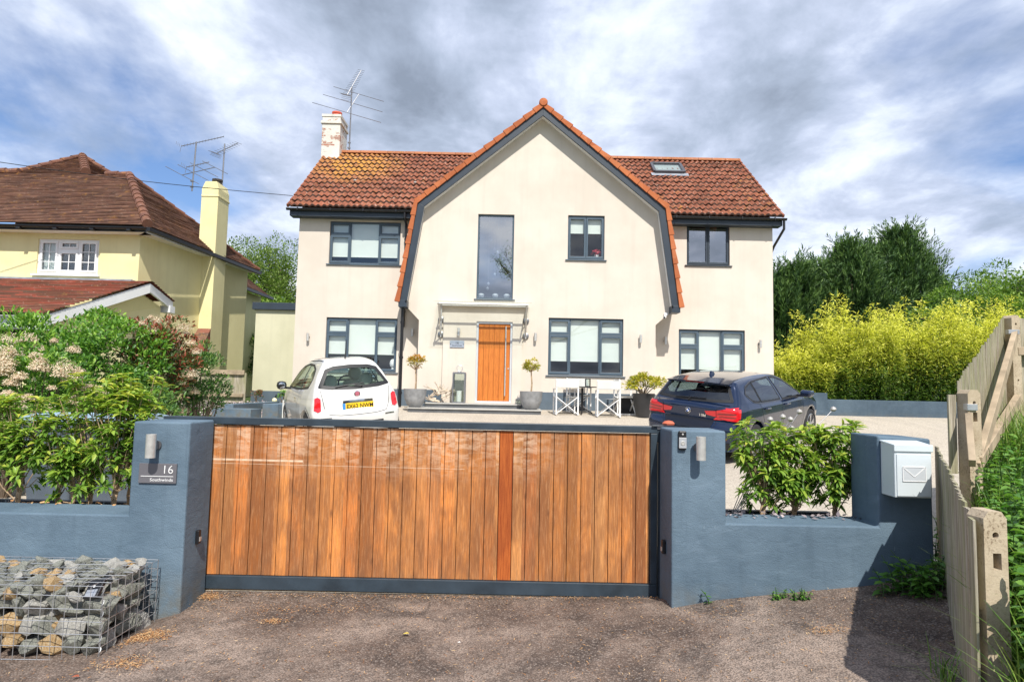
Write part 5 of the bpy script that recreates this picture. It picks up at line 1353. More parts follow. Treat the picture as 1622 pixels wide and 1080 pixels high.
for q in range(4):
    aa = [q * math.pi / 2 + t for t in np.linspace(0, math.pi / 2, 7)]
    mb.prism([(0, .85)] + [(.027 * math.cos(t), .85 + .027 * math.sin(t)) for t in aa], lambda u, v: (V[0] - .0155, u, v), (.001, 0, 0), mi=q % 2)
mb.build('badge_quarters', [WHITEP, LG], bd, org=(0, 0, 0))
V = S2.project([-.235], [.79], 'B')[0]
text_part('model_lettering', '118d', .062, (V[0] - .012, -.20, .775), rotB, CHROME, bc, .002, 'LEFT', org=(0, 0, 0), offset=.0015)
mb = MB(); mb.prism([(-1.34, 1.395), (-1.16, 1.41), (-1.22, 1.465), (-1.30, 1.48)], lambda u, v: (u, -.02, v), (0, .04, 0)); mb.build('shark_fin_aerial', BPAINT, bc, bevel=.01, org=(0, 0, 0))
seats(c2, DARKSEAT, .35, .38, -.85, .42, .37); steer(c2, .5, -.37, .86, DARKSEAT)
mb = MB(); mb.box(-1.9, 1.3, -.7, .7, .22, .27); mb.box(-1.9, -1.1, -.66, .66, .27, .95); mb.build('cabin_floor', DARKSEAT, bc, org=(0, 0, 0))

def place_car(root, cx, cy, ang, wb, tr):
    """ang: heading, clockwise from straight down the drive; rests on its four wheels"""
    f = Vector((math.sin(ang), math.cos(ang), 0)); l = Vector((-math.cos(ang), math.sin(ang), 0))
    def h(a, b): p = Vector((cx, cy, 0)) + f * a + l * b; return gz(p.x, p.y) + .006
    zf, zr = (h(wb / 2, tr) + h(wb / 2, -tr)) / 2, (h(-wb / 2, tr) + h(-wb / 2, -tr)) / 2
    zl, zr2 = (h(wb / 2, tr) + h(-wb / 2, tr)) / 2, (h(wb / 2, -tr) + h(-wb / 2, -tr)) / 2
    fv = (f * wb + Vector((0, 0, zf - zr))).normalized(); lv = (l * 2 * tr + Vector((0, 0, zl - zr2))).normalized()
    uv = fv.cross(lv).normalized(); lv = uv.cross(fv)
    m = Matrix((fv, lv, uv)).transposed().to_4x4(); m.translation = Vector((cx, cy, (zf + zr) / 2))
    root.matrix_world = m
place_car(wc, -3.33, 12.30, -R(28), 2.3, .7)
place_car(bc, 4.50, 12.50, R(44), 2.69, .76)

# ------------------------------------------------------------------ neighbour's yellow house
nh = thing('yellow_house', 'pale yellow rendered neighbouring house with brown tiled hipped roof and tall side chimney', 'house', (-13, 18, .9))
A, B2 = (-9.90, 16.5), (-9.28, 21.8)
mb = MB()
WN = (-12.60, -10.98, 4.34, 5.27)
sheet_with_holes(mb, [(-18, .8), (A[0], .8), (A[0], 5.62), (-18, 5.62)], [WN], lambda u, v: (u, 16.5, v), (0, .12, 0))
mb.add([(A[0], A[1], .8), (B2[0], B2[1], .8), (B2[0], B2[1], 5.62), (A[0], A[1], 5.62)], [(0, 1, 2, 3)])
mb.box(-18, -9.35, 21.8, 22, .8, 5.6); mb.add([(-18, 16.5, .8), (-18, 22, .8), (-18, 22, 5.6), (-18, 16.5, 5.6)], [(0, 1, 2, 3)])
mb.box(-13, -10.05, 22.0, 25.0, .8, 5.0)
mb.prism([(16.95, 2.2), (17.55, 2.2), (17.55, 5.5), (17.2, 5.5)], lambda u, v: (-9.35, u, v), (-.5, 0, 0)) if False else None
mb.build('wall', YELLOW, nh)
mb = MB(); mb.box(-17.9, -10.1, 18.0, 18.05, .8, 5.5); mb.build('dark_room_panel', DARKROOM, nh)  # dark panel behind the window, room shade painted as its colour
# white casement with glazing bars
wf = MB(); x0, x1, z0, z1 = WN; y = 16.54
wf.box(x0, x1, y, y + .06, z0, z0 + .06); wf.box(x0, x1, y, y + .06, z1 - .06, z1)
for x in (x0, x0 + (x1 - x0) * .333 - .03, x0 + (x1 - x0) * .667 - .03, x1 - .06): wf.box(x, x + .06, y + .001, y + .061, z0 + .06, z1 - .06)
thirds = [(x0 + .06, x0 + .51), (x0 + .57, x0 + 1.05), (x0 + 1.11, x1 - .06)]
wf.box(thirds[1][0], thirds[1][1], y + .002, y + .058, z0 + .60, z0 + .68)
wn_ = wf.build('window', WHITEP, nh, bevel=.004)
sh = MB(); br = MB()
for k, (a, b) in enumerate(thirds):
    for c, d in (((z0 + .06, z0 + .60), (z0 + .68, z1 - .06)) if k == 1 else ((z0 + .06, z1 - .06),)):
        sh.box(a, b, y - .02, y + .02, c, c + .05); sh.box(a, b, y - .02, y + .02, d - .05, d); sh.box(a, a + .05, y - .02, y + .02, c + .05, d - .05); sh.box(b - .05, b, y - .02, y + .02, c + .05, d - .05)
        br.box((a + b) / 2 - .009, (a + b) / 2 + .009, y + .004, y + .016, c + .05, d - .05)
        nb = 2 if k != 1 else 1
        if not (k == 1 and d > z1 - .1):
            for q in range(1, nb + 1): zz_ = c + (d - c) * q / (nb + 1); br.box(a + .05, b - .05, y + .005, y + .015, zz_ - .009, zz_ + .009)
sh.build('casement', WHITEP, wn_, bevel=.003); br.build('glazing_bars', WHITEP, wn_)
mb = MB(); mb.box(x0 + .05, x1 - .05, y + .022, y + .026, z0 + .05, z1 - .05); mb.build('pane', GLASS, wn_)
mb = MB(); mb.prism([(16.42, z0 - .06), (16.42, z0 - .02), (16.6, z0), (16.6, z0 - .06)], lambda u, v: (x0 - .08, u, v), (x1 - x0 + .16, 0, 0)); mb.build('sill', WHITEP, wn_)
mb = MB()
us = np.linspace(x0 + .02, x0 + .56, 40)
vs = [(u, 16.66 + .018 * math.sin(u * 70), z) for z in (z0 + .02, z1 - .02) for u in us]
mb.add(vs, [(i, i + 1, 40 + i + 1, 40 + i) for i in range(39)]); mb.build('curtain', FABRIC, wn_, smooth=True)

def slope_tiles(mb, quad, course=.115, lift=.022):
    """plain tiles in overlapping courses; quad = eave-left, eave-right, top-right, top-left"""
    a, b, c, d = [Vector(q) for q in quad]
    L_ = max((d - a).length, (c - b).length); n = max(2, int(L_ / course))
    nn = (b - a).cross(d - a if (d - a).length > .1 else c - b).normalized()
    if nn.z < 0: nn = -nn
    for i in range(n):
        t0, t1 = i / n, (i + 1) / n
        p, q, r_, s_2 = a.lerp(d, t0), b.lerp(c, t0), b.lerp(c, t1), a.lerp(d, t1)
        m = max(1, int((q - p).length / .5)); vs = []
        for k in range(m + 1):
            f = k / m; j = random.uniform(-.006, .006)
            lo = p.lerp(q, f); hi = s_2.lerp(r_, f)
            vs += [lo - nn * .01, lo + nn * (lift + j), hi + nn * .002]
        fs = []
        for k in range(m): o0 = 3 * k; fs += [(o0, o0 + 3, o0 + 4, o0 + 1), (o0 + 1, o0 + 4, o0 + 5, o0 + 2)]
        mb.add(vs, fs)
E1, E2, AP, AL = (-9.52, 16.12, 5.60), (-9.02, 22.1, 5.55), (-11.87, 19.0, 7.85), (-15.4, 19.0, 7.85)
mb = MB()
slope_tiles(mb, [(-18.6, 16.12, 5.60), E1, AP, (-18.6 + 0, 19.0, 7.85)])
slope_tiles(mb, [E1, E2, AP, AP])
PK = (-14.9, 21.2, 9.2)
slope_tiles(mb, [(-15.45, 19.0, 7.85), (-13.25, 19.0, 7.86), PK, PK])
slope_tiles(mb, [(-13.25, 19.0, 7.86), (-12.75, 21.2, 7.9), PK, PK])
slope_tiles(mb, [(-13.25, 18.98, 7.83), (-12.0, 19.0, 7.83), (-12.8, 21.2, 7.95), (-12.8, 21.2, 7.95)])
slope_tiles(mb, [E2, (-18, 22.1, 5.6), (-15, 19, 7.85), AP])
slope_tiles(mb, [(-9.75, 22.1, 5.05), (-9.7, 25.2, 5.0), (-11.5, 23.6, 6.6), (-11.5, 23.5, 6.6)])
slope_tiles(mb, [(-14, 22.0, 5.05), (-9.75, 22.1, 5.05), (-11.5, 23.5, 6.6), (-14, 23.5, 6.6)])
mb.build('roof', PLAIN, nh)
def hip_tiles(name, a, b, parent, r=.13, step=.36, mat=None):
    a, b = Vector(a), Vector(b); L_ = (b - a).length; n = int(L_ / step); mb = MB()
    for i in range(n):
        p, q = a.lerp(b, i / n), a.lerp(b, (i + 1.08) / n); mb.tube([p + Vector((0, 0, .02)), q + Vector((0, 0, .045))], r * .95, 10, r2=r * 1.05)
    return mb.build(name, mat, parent, smooth=True)
HIPT = m_tiles('hip_tiles', [(.15, .07, .05), (.22, .10, .065), (.18, .085, .055)], (.42, .19, .06), (.3, .3, .3), .25)
hip_tiles('hip_ridge', AP, E1, nh, .12, mat=HIPT); hip_tiles('hip_ridge', (AP[0] - 6.8, 19, 7.86), (-15.3, 19, 7.86), nh, .10, mat=HIPT); hip_tiles('hip_ridge', (-12.6, 19, 7.86), AP, nh, .08, mat=HIPT); hip_tiles('hip_ridge', PK, (-13.25, 19.05, 7.92), nh, .13, mat=HIPT); hip_tiles('hip_ridge', PK, (-15.4, 19.1, 7.9), nh, .08, mat=HIPT); hip_tiles('hip_ridge', PK, (-12.78, 21.2, 7.93), nh, .08, mat=HIPT)
hip_tiles('hip_ridge', AP, E2, nh, .06, mat=HIPT)
mb = MB(); mb.box(-18.6, -9.6, 16.16, 16.5, 5.42, 5.46)
mb.prism([(-9.60, 16.16), (-9.10, 21.9), (-9.35, 21.9), (-9.95, 16.5)], lambda u, v: (u, v, 5.42), (0, 0, .04))
mb.build('soffit', WHITEP, nh)
mb = MB(); gutter(mb, -18.6, -9.50, 16.08, 5.52, .06); mb.bar((-9.46, 16.05, 5.48), (-8.96, 22.1, 5.44), .11, .10); mb.box(-18.6, -9.55, 16.135, 16.155, 5.42, 5.56)
for x in np.arange(-17.6, -9.6, .95): mb.box(x, x + .1, 16.02, 16.14, 5.43, 5.47)
mb.bar((-9.72, 22.05, 5.0), (-9.66, 25.2, 4.96), .1, .1)
mb.build('gutter', BLACK, nh)
# side chimney with tiled shoulder
CX0, CX1, CYF, CYB = -9.72, -9.20, 19.2, 19.95
mb = MB(); mb.box(CX0, CX1, CYF, CYB, .8, 7.56); mb.prism([(CX0, 7.561), (CX1, 7.561), (CX1 - .07, 7.79), (CX0 + .10, 7.79)], lambda u, v: (u, CYF, v), (0, CYB - CYF, 0)); mb.box(CX0, CX1 + .02, CYF - .02, CYB + .02, 7.30, 7.36)
ch_ = mb.build('chimney', YELLOW, nh, bevel=.012)
mb = MB(); mb.lathe([(.14, 0), (.13, .10), (.155, .11), (.155, .17), (.11, .17), (.10, .05)], (-9.42, 19.55, 7.78), 18); mb.build('chimney_pot', pm('sooty_pot', (.05, .04, .035), .8), ch_, smooth=True)
mb = MB(); mb.prism([(18.85, 2.5), (19.2, 2.5), (19.2, 3.2), (18.85, 2.75)], lambda u, v: (-9.80, u, v), (.60, 0, 0)); mb.build('tiled_shoulder', PORCHT, ch_)
# porch with white bargeboard
pr = {'R': Vector((-9.24, 15.9, 4.06)), 'F': Vector((-9.90, 13.4, 2.95)), 'B': Vector((-9.30, 17.0, 3.80))}
mb = MB(); slope_tiles(mb, [(-18, 13.2, 3.02), pr['F'] + Vector((.02, -.15, -.0)), pr['R'] + Vector((.06, 0, .04)), (-18, 16.2, 4.12)], .13, .03)
slope_tiles(mb, [pr['B'] + Vector((.08, .1, -.05)), (-11, 17.1, 3.75), (-11, 16.0, 4.1), pr['R'] + Vector((.06, 0, .04))], .13, .03)
po = mb.build('porch_roof', PORCHT, nh)
mb = MB()
def vbar(a, b, h, w=.05): # vertical-faced board
    d = (b - a); q = [a, b, b - Vector((0, 0, h)), a - Vector((0, 0, h))]
    mb.add([v for v in q] + [v + Vector((-w, 0, 0)) for v in q], [(0, 1, 2, 3), (7, 6, 5, 4), (0, 4, 5, 1), (1, 5, 6, 2), (2, 6, 7, 3), (3, 7, 4, 0)])
up5 = Vector((.03, 0, -.02))
vbar(pr['F'] + Vector((0, -.1, -.04)), pr['R'] + up5, .24); vbar(pr['R'] + up5, pr['B'] + Vector((.03, .12, -.06)), .22)
mb.box(-18, -9.93, 13.25, 13.29, 2.66, 2.90); mb.box(-10.15, -9.86, 13.2, 13.42, 2.6, 2.86); mb.box(-18, -9.95, 13.3, 16.4, 2.62, 2.66); mb.box(-9.5, -9.22, 16.9, 17.15, 3.42, 3.60)
mb.build('porch_bargeboard', WHITE, nh, bevel=.004)
mb = MB(); gutter(mb, -18, -10.0, 13.14, 2.95, .06); mb.tube([(-10.1, 13.2, 2.9), (-10.15, 13.35, 2.6), (-10.15, 13.35, 1.0)], .035, 8); mb.build('porch_gutter', BLACK, nh)
mb = MB(); mb.add([(-10.05, 13.6, .8), (-9.42, 16.8, .8), (-9.42, 16.8, 3.55), (-9.47, 15.9, 3.8), (-10.05, 13.6, 2.75)], [(0, 1, 2, 3, 4)]); mb.add([(-18, 13.6, .8), (-10.05, 13.6, .8), (-10.05, 13.6, 1.6), (-18, 13.6, 1.6)], [(0, 1, 2, 3)]); mb.box(-10.3, -10.05, 13.55, 13.7, .8, 2.75)
mb.build('porch_wall', YELLOW, nh)
mb = MB(); mb.box(-18, -10.3, 13.65, 13.7, 1.6, 2.65); mb.build('porch_glazing', DARKROOM, nh)  # dark sheet in place of glass, inner shade put into its colour
mb = MB(); mb.box(-18, -9.95, 16.28, 16.48, 4.10, 4.20); mb.build('porch_flashing', LEAD, nh)

# ------------------------------------------------------------------ aerials
def aerial(name, lab, base, top, arrays, group=None):
    t = thing(name, lab, 'aerial', base, group)
    mb = MB(); mb.tube([base, top], .022, 6)
    for z in (.12, .3): mb.box(base[0] - .06, base[0] + .03, base[1] - .03, base[1] + .03, base[2] + z, base[2] + z + .04)
    mb.build('mast', ALU, t)
    base, top = Vector(base), Vector(top)
    for (h, bd, bl, n, el, elv, refl) in arrays:
        c = base.lerp(top, h); bd = Vector(bd).normalized(); elv = Vector(elv).normalized(); mb = MB()
        a, b = c - bd * bl * .35, c + bd * bl * .65
        mb.tube([a, b], .013, 5)
        for i in range(n):
            p = a.lerp(b, i / (n - 1)); l_ = el * (1 - .25 * i / (n - 1)); mb.tube([p - elv * l_, p + elv * l_], .006 if n > 5 else .009, 4)
        if refl:
            u = bd.cross(elv)
            for k in range(-3, 4):
                if k: mb.tube([a + u * k * .045 - bd * abs(k) * .03 - elv * el * 1.1, a + u * k * .045 - bd * abs(k) * .03 + elv * el * 1.1], .005, 4)
        mb.build('antenna_array', ALU, t)
aerial('tv_aerial', 'tall old television aerial strapped to the white chimney of the cream house', (-5.55, 20.5, 9.3), (-5.55, 20.5, 11.55),
       [(1.0, (.35, .5, 1.2), 1.25, 16, .17, (1, -.1, -.25), True), (.70, (.25, .35, .75), .95, 3, 1.15, (1, .15, -.22), False)], 'television aerials')
aerial('tv_aerial', 'television aerial with long rods on the left side of the yellow chimney', tuple(at(304, 303, 19.4)), tuple(at(311, 225, 19.4)),
       [(.98, (1, .2, .36), 1.3, 15, .13, (.3, -.6, -.5), True), (.52, (1, .1, .3), .7, 9, .12, (.3, -.6, -.5), True), (.38, (1, .2, .36), 1.0, 4, .75, (1, -.3, -.52), False)], 'television aerials')
aerial('tv_aerial', 'slim television aerial on the right side of the yellow chimney', tuple(at(350, 322, 19.9)), tuple(at(356, 228, 19.9)),
       [(.9, (1, .35, .75), .75, 10, .16, (1, .1, -.35), True)], 'television aerials')
wi = MB(); a, b = at(-200, 226, 14), Vector((-6.1, 17.0, 6.72))
wi.tube([a.lerp(b, t) - Vector((0, 0, .12 * math.sin(math.pi * t))) for t in np.linspace(0, 1, 16)], .009, 5)
tag(wi.build('telephone_wire', BLACK), 'thin dark telephone wire sagging across the sky from the cream house eave', 'wire')

# ------------------------------------------------------------------ right hand fence
fe = thing('boundary_fence', 'weathered close board fence with mossy concrete posts dropping down to the drive at the right', 'fence', (4.5, 5, .3))
P1, P2, P3, P4 = Vector((2.08, 2.8, 0)), Vector((3.60, 5.0, 0)), Vector((5.56, 7.0, 0)), Vector((9.5, 7.9, 0))
def bay(a, b, za, zb, ba, bb, side, w=.098, jig=.012):
    mb = MB(); d = (b - a); L_ = d.length; d.normalize(); nn = Vector((-d.y, d.x, 0)) * side; n = int(L_ / (w - .012))
    for i in range(n):
        s0 = L_ * i / n; t = (i + .5) / n; zt = za + (zb - za) * t + random.uniform(-jig, jig); zb_ = ba + (bb - ba) * t
        p = a + d * s0; q = p + d * w; o0 = nn * .055; tilt = random.uniform(-.004, .004)
        v = [p + o0 + nn * .006, q + o0 + nn * .018, q + o0, p + o0 - nn * .004]
        top_ = [Vector((k.x + tilt, k.y, zt)) for k in v]; bot_ = [Vector((k.x, k.y, zb_)) for k in v]
        mb.add(bot_ + top_, [(3, 2, 1, 0), (4, 5, 6, 7), (0, 1, 5, 4), (1, 2, 6, 5), (2, 3, 7, 6), (3, 0, 4, 7)])
    return mb.build('board_panel', FENCEW, fe, bevel=.0)
bay(P1 + Vector((-.040, -.085, 0)), Vector((3.42, 5.0, 0)), 1.08, 1.22, .0, .15, 1)
bay(P2, P3, 1.72, 2.50, .3, .8, 1, jig=.02)
bay(P3, P4, 2.48, 2.75, .6, .9, 1)
FENCEW2 = FENCEW
def conc_post(x, y, zt, zb, w=.105, holes=True, ang=0, lab=None):
    mb = MB(); c = w / 2
    ca, sa = math.cos(ang), math.sin(ang)
    def tr(u, v, z): return (x + u * ca - v * sa, y + u * sa + v * ca, z)
    outer = [(-c, zb), (c, zb), (c, zt - .03), (c * .55, zt), (-c * .55, zt), (-c, zt - .03)]
    hs_ = []
    if holes:
        hs_.append([( .014 * math.cos(t), zt - .10 + .014 * math.sin(t)) for t in np.linspace(0, 2 * math.pi, 12, endpoint=False)])
        hs_.append([(-.014, zt - .245), (.022, zt - .245), (.022, zt - .175), (-.014, zt - .175)])
        hs_.append([(.006 + .013 * math.cos(t), zt - .72 + .013 * math.sin(t)) for t in np.linspace(0, 2 * math.pi, 12, endpoint=False)])
    for v, dv in ((-c, 2 * c), (c, -.0001)):
        d = Vector(tr(0, 1, 0)) - Vector(tr(0, 0, 0))
        sheet_with_holes(mb, outer, hs_, lambda a, b: tr(a, v, b), d * dv if v < 0 else d * 0)
    n = len(outer); a_ = [tr(p[0], -c, p[1]) for p in outer]; b_ = [tr(p[0], c, p[1]) for p in outer]
    mb.add(a_ + b_, [(i, (i + 1) % n, n + (i + 1) % n, n + i) for i in range(n)])
    if holes: mb.box(*sorted((x - .02, x + .02)), y + c * .2, y + c * .3, zt - .25, zt - .17) if False else None
    bm_ = mb.build('post', CONC, fe, bevel=.003)
    return bm_
conc_post(2.085, 2.80, 1.115, -.1, .100)
conc_post(3.60, 4.98, 1.66, .1, .108, ang=.1)
conc_post(5.56, 7.0, 2.52, .3, .112, ang=.2)
mb = MB()
nb = Vector((.69, -.72, 0)) * .02
mb.bar(P2 + Vector((.02, -.06, 1.05)) , P3 + Vector((-.02, -.08, 2.30)), .05, .11); mb.bar(P2 + Vector((.03, -.06, 1.10)), P3 + Vector((-.02, -.08, 1.60)), .06, .09)
mb.bar(P3 + Vector((.02, -.03, 2.12)), P4 + Vector((0, -.04, 2.40)), .06, .09); mb.bar(P3 + Vector((.02, -.03, 1.45)), P4 + Vector((0, -.04, 1.75)), .06, .09)
mb.build('rail', RAILW, fe, bevel=.004)
mb = MB(); mb.bar(P2 + Vector((-.03, -.05, 1.46)), P2 + Vector((-.22, -.34, 1.12)), .045, .075); mb.build('broken_rail', RAILW, fe, bevel=.004)
mb = MB(); q = P3 + Vector((-.06, -.10, 2.26)); mb.box(q.x - .07, q.x + .05, q.y - .03, q.y + .02, q.z + .04, q.z + .09); mb.build('metal_bracket', GALV, fe, bevel=.003); mb = MB(); q = P2 + Vector((-.01, -.06, 1.5)); mb.box(q.x - .05, q.x + .03, q.y - .03, q.y + .02, q.z, q.z + .05); mb.build('metal_bracket', GALV, fe, bevel=.003)
mb = MB(); mb.box(3.47, 3.53, 5.02, 5.04, 1.0, 1.62); mb.build('end_board', FENCEW, fe)

# retaining wall under the bamboo
rw = thing('retaining_wall', 'low shaded blue retaining wall along the foot of the golden bamboo', 'wall', (11, 17.1, .9))
mb = MB(); mb.box(7.30, 8.5, 17.0, 17.4, .8, 1.64); mb.box(8.5, 16, 17.02, 17.4, .8, 1.47); mb.build('masonry', m_bluewall('shaded_side_wall_paint', .62), rw, bevel=.01)  # same blue render, its colour darkened to carry the shade on this wall

# low kerb walls and left boundary fence
lw = thing('stepped_kerb', 'low blue rendered stepped kerb edging the drive below the cream house extension', 'kerb', (-5.5, 14, .9))
mb = MB(); mb.box(-5.55, -5.2, 14.2, 16.9, .8, 1.12); mb.box(-6.4, -5.56, 13.6, 14.19, .75, 1.02); mb.box(-6.4, -6.2, 14.2, 17, .8, 1.10); mb.prism([(-5.2, 14.2), (-4.45, 16.9), (-5.2, 16.9)], lambda u, v: (u, v, .8), (0, 0, .30)); mb.build('masonry', BLUEWALL, lw, bevel=.008)
V_ = []; n = 3500
P = np.stack([rng.uniform(-8.6, -5.7, n), rng.uniform(9.5, 17.2, n), np.zeros(n)], 1); P[:, 2] = [gz(p[0], p[1]) + .03 for p in P]
tag(leaves('slate_gravel', P, rdir(n) * (1, 1, .3), rdir(n) * .5 + (0, 0, 1), rng.uniform(.04, .10, n), rng.uniform(.03, .07, n), T_DIA, m_leaf('mauve_chippings', [(0, (.18, .14, .15)), (.5, (.42, .34, .34)), (1, (.66, .56, .54))], 0, .8)), kind='stuff')
lf = thing('side_fence', 'short weathered panel fence between the yellow house and the cream extension', 'fence', (-7.9, 17.7, .9))
mb = MB(); x = -9.2
while x < -7.5:
    mb.box(x, x + .095, 17.80 + random.uniform(0, .012), 17.825, 1.02, 1.86 + random.uniform(-.01, .01)); x += .097
mb.build('board_panel', FENCEW, lf)
mb = MB(); mb.box(-9.2, -7.5, 17.74, 17.80, 1.80, 1.93); mb.box(-9.2, -7.5, 17.72, 17.80, 1.18, 1.27) ; mb.box(-9.2, -7.5, 17.76, 17.80, .85, 1.0); mb.build('rail', RAILW, lf, bevel=.004)
mb = MB(); mb.box(-8.42, -8.34, 17.66, 17.74, .8, 1.35); mb.build('post', RAILW, lf, bevel=.004)
mp = MB(); p = at(449, 655, 13.6); mp.box(p.x - .025, p.x + .025, 13.58, 13.63, gz(p.x, 13.6), gz(p.x, 13.6) + .62); tag(mp.build('marker_post', FABRIC, bevel=.004), 'thin pale wooden marker stake standing beside the white car mirror', 'post')
sl_ = thing('garden_light', 'small round cream garden light fixed to the extension plinth', 'garden light', (-6.9, 18.3, 1.1))
p = at(436, 634, 18.37); mb = MB(); mb.lathe([(0, 0), (.05, -.03), (.075, -.07), (.05, -.12), (0, -.14)], (p.x, 18.38, p.z), 14, 'y'); mb.build('globe', pm('cream_globe', (.8, .75, .5), .4), sl_, smooth=True)
mb = MB(); mb.tube([(p.x, 18.32, p.z + .05), (p.x + .03, 18.33, p.z + .15), (p.x + .02, 18.37, p.z + .17)], .012, 6); mb.build('bracket', BLACK, sl_)

# ------------------------------------------------------------------ wheelie bins behind the left wall
def bin_(x, y, lab, rz):
    t = thing('wheelie_bin', lab, 'bin', (0, 0, 0), 'wheelie bins behind the left wall', local=True)
    m = pm('bin_plastic', (.10, .125, .155), .5, var=.15)
    mb = MB(); vs = []
    for z, a, b in ((.10, .20, .24), (.95, .27, .34)): vs += [(-a, -b, z), (a, -b, z), (a, b, z), (-a, b, z)]
    mb.add(vs, [(3, 2, 1, 0), (4, 5, 6, 7), (0, 1, 5, 4), (1, 2, 6, 5), (2, 3, 7, 6), (3, 0, 4, 7)]); mb.build('body', m, t, bevel=.03, seg=3)
    mb = MB(); mb.prism([(-.37, .955), (.34, .955), (.34, 1.0), (0, 1.05), (-.37, 1.0)], lambda u, v: (-.29, u, v), (.58, 0, 0)); mb.build('lid', pm('bin_lid_blue', (.30, .42, .52), .4, var=.1), t, bevel=.02, seg=3)
    mb = MB(); mb.tube([(-.22, .38, .96), (.22, .38, .96)], .018, 8); mb.build('handle', BLACK, t)
    for s in (-1, 1):
        mb = MB(); mb.lathe([(0, -.025), (.09, -.025), (.1, 0), (.09, .025), (0, .025)], (s * .26, .22, .10), 20, 'x'); mb.build('wheel', BLACK, t, smooth=True)
    t.location = (x, y, gz(x, y)); t.rotation_euler = (0, 0, rz)
bin_(-4.78, 6.85, 'grey wheelie bin half hidden by the laurels, its pale blue lid facing the sun', .12)
bin_(-4.15, 6.95, 'second grey wheelie bin, nearer the left gate pillar behind the laurels', -.05)

# ------------------------------------------------------------------ gabion
gab = thing('gabion_basket', 'welded wire gabion basket packed with rough stones before the left blue wall', 'gabion', (-3.2, 4.25, -.1))
GXa, GXb, GYa, GYb, GZa, GZt = -3.70, -2.45, 3.94, 4.54, -.10, .345
mb = MB(); rw_ = .0021; st_ = .0745
def wire(a, b, sag=0):
    a, b = Vector(a), Vector(b); mid = (a + b) / 2 + Vector((random.uniform(-sag, sag), random.uniform(-sag, sag), random.uniform(-sag, sag))); mb.tube([a, mid, b], rw_, 5)
gx_ = np.arange(GXb, GXa, -st_); gy_ = np.arange(GYa, GYb + .01, st_); gzz = np.arange(GZa + .01, GZt + .01, st_)
for x in gx_: wire((x, GYa, GZa), (x, GYa, GZt), .006); wire((x, GYa, GZt), (x, GYb, GZt), .004); wire((x, GYb, GZa), (x, GYb, GZt))
for z in gzz: wire((GXa, GYa, z), (GXb, GYa, z), .006); wire((GXb, GYa, z), (GXb, GYb, z), .006); wire((GXa, GYb, z), (GXb, GYb, z))
for y in gy_: wire((GXb, y, GZa), (GXb, y, GZt), .006); wire((GXa, y, GZt), (GXb, y, GZt), .004)
mb.build('wire_mesh', GALV, gab)
mb = MB(); pts = [(GXb, GYa, GZa), (GXb, GYa, GZt), (GXb, GYb, GZt), (GXb, GYb, GZa)]
for z0_, z1_ in ((GZa, GZt),):
    h = [(GXb + .008 * math.cos(t * 40), GYa + .008 * math.sin(t * 40), z0_ + (z1_ - z0_) * t) for t in np.linspace(0, 1, 90)]; mb.tube(h, .0018, 4)
mb.build('spiral_tie', GALV, gab)
def rockmat(name, c1, c2, c3):
    m, n = newmat(name); o = oc(n)
    f = n.noise(o, 9, 6, .65); c = n.ramp(f, [(.3, c1), (.5, c2), (.7, c3)])
    ve = n.ramp(n.noise(n.vmath('MULTIPLY', o, (1, 4, 1)), 12, 4, .6, 1.0), [(.60, 0.0), (.68, .7)])
    c = n.mix(ve, c, tuple(min(.8, v * 2.0) for v in c3))
    finish(n, c, .85, 0, n.noise(o, 45, 5, .7), .7, .006, spec=.25); return m
RM = [rockmat('grey_green_rock', (.10, .105, .09), (.20, .205, .175), (.33, .33, .29)), rockmat('ochre_rock', (.22, .13, .055), (.38, .25, .12), (.44, .38, .27)), rockmat('pale_rock', (.20, .20, .18), (.32, .31, .28), (.45, .43, .39))]
def rock_mesh(k):
    bm = bmesh.new(); r_ = random.Random(k)
    pts = []
    for _ in range(15):
        v = Vector((r_.gauss(0, 1), r_.gauss(0, 1), r_.gauss(0, 1))).normalized(); pts.append(bm.verts.new((v.x * 1.15, v.y * r_.uniform(.7, .95), v.z * .8)))
    bmesh.ops.convex_hull(bm, input=bm.verts)
    bmesh.ops.delete(bm, geom=[v for v in bm.verts if not v.link_faces], context='VERTS')
    bmesh.ops.bevel(bm, geom=bm.edges[:], offset=.018, segments=1, affect='EDGES')
    me = bpy.data.meshes.new('gabion_stone'); bm.to_mesh(me); bm.free(); me.materials.append(RM[(0, 0, 2, 0, 2, 0, 1, 0, 2, 0, 0, 1)[k % 12]]); return me
rocks = [rock_mesh(k) for k in range(24)]
LR = {'grey_green_rock': 'rough grey green stone packed in the wire gabion basket', 'ochre_rock': 'ochre brown stone packed in the wire gabion basket', 'pale_rock': 'pale grey stone packed in the wire gabion basket'}
ix = 0
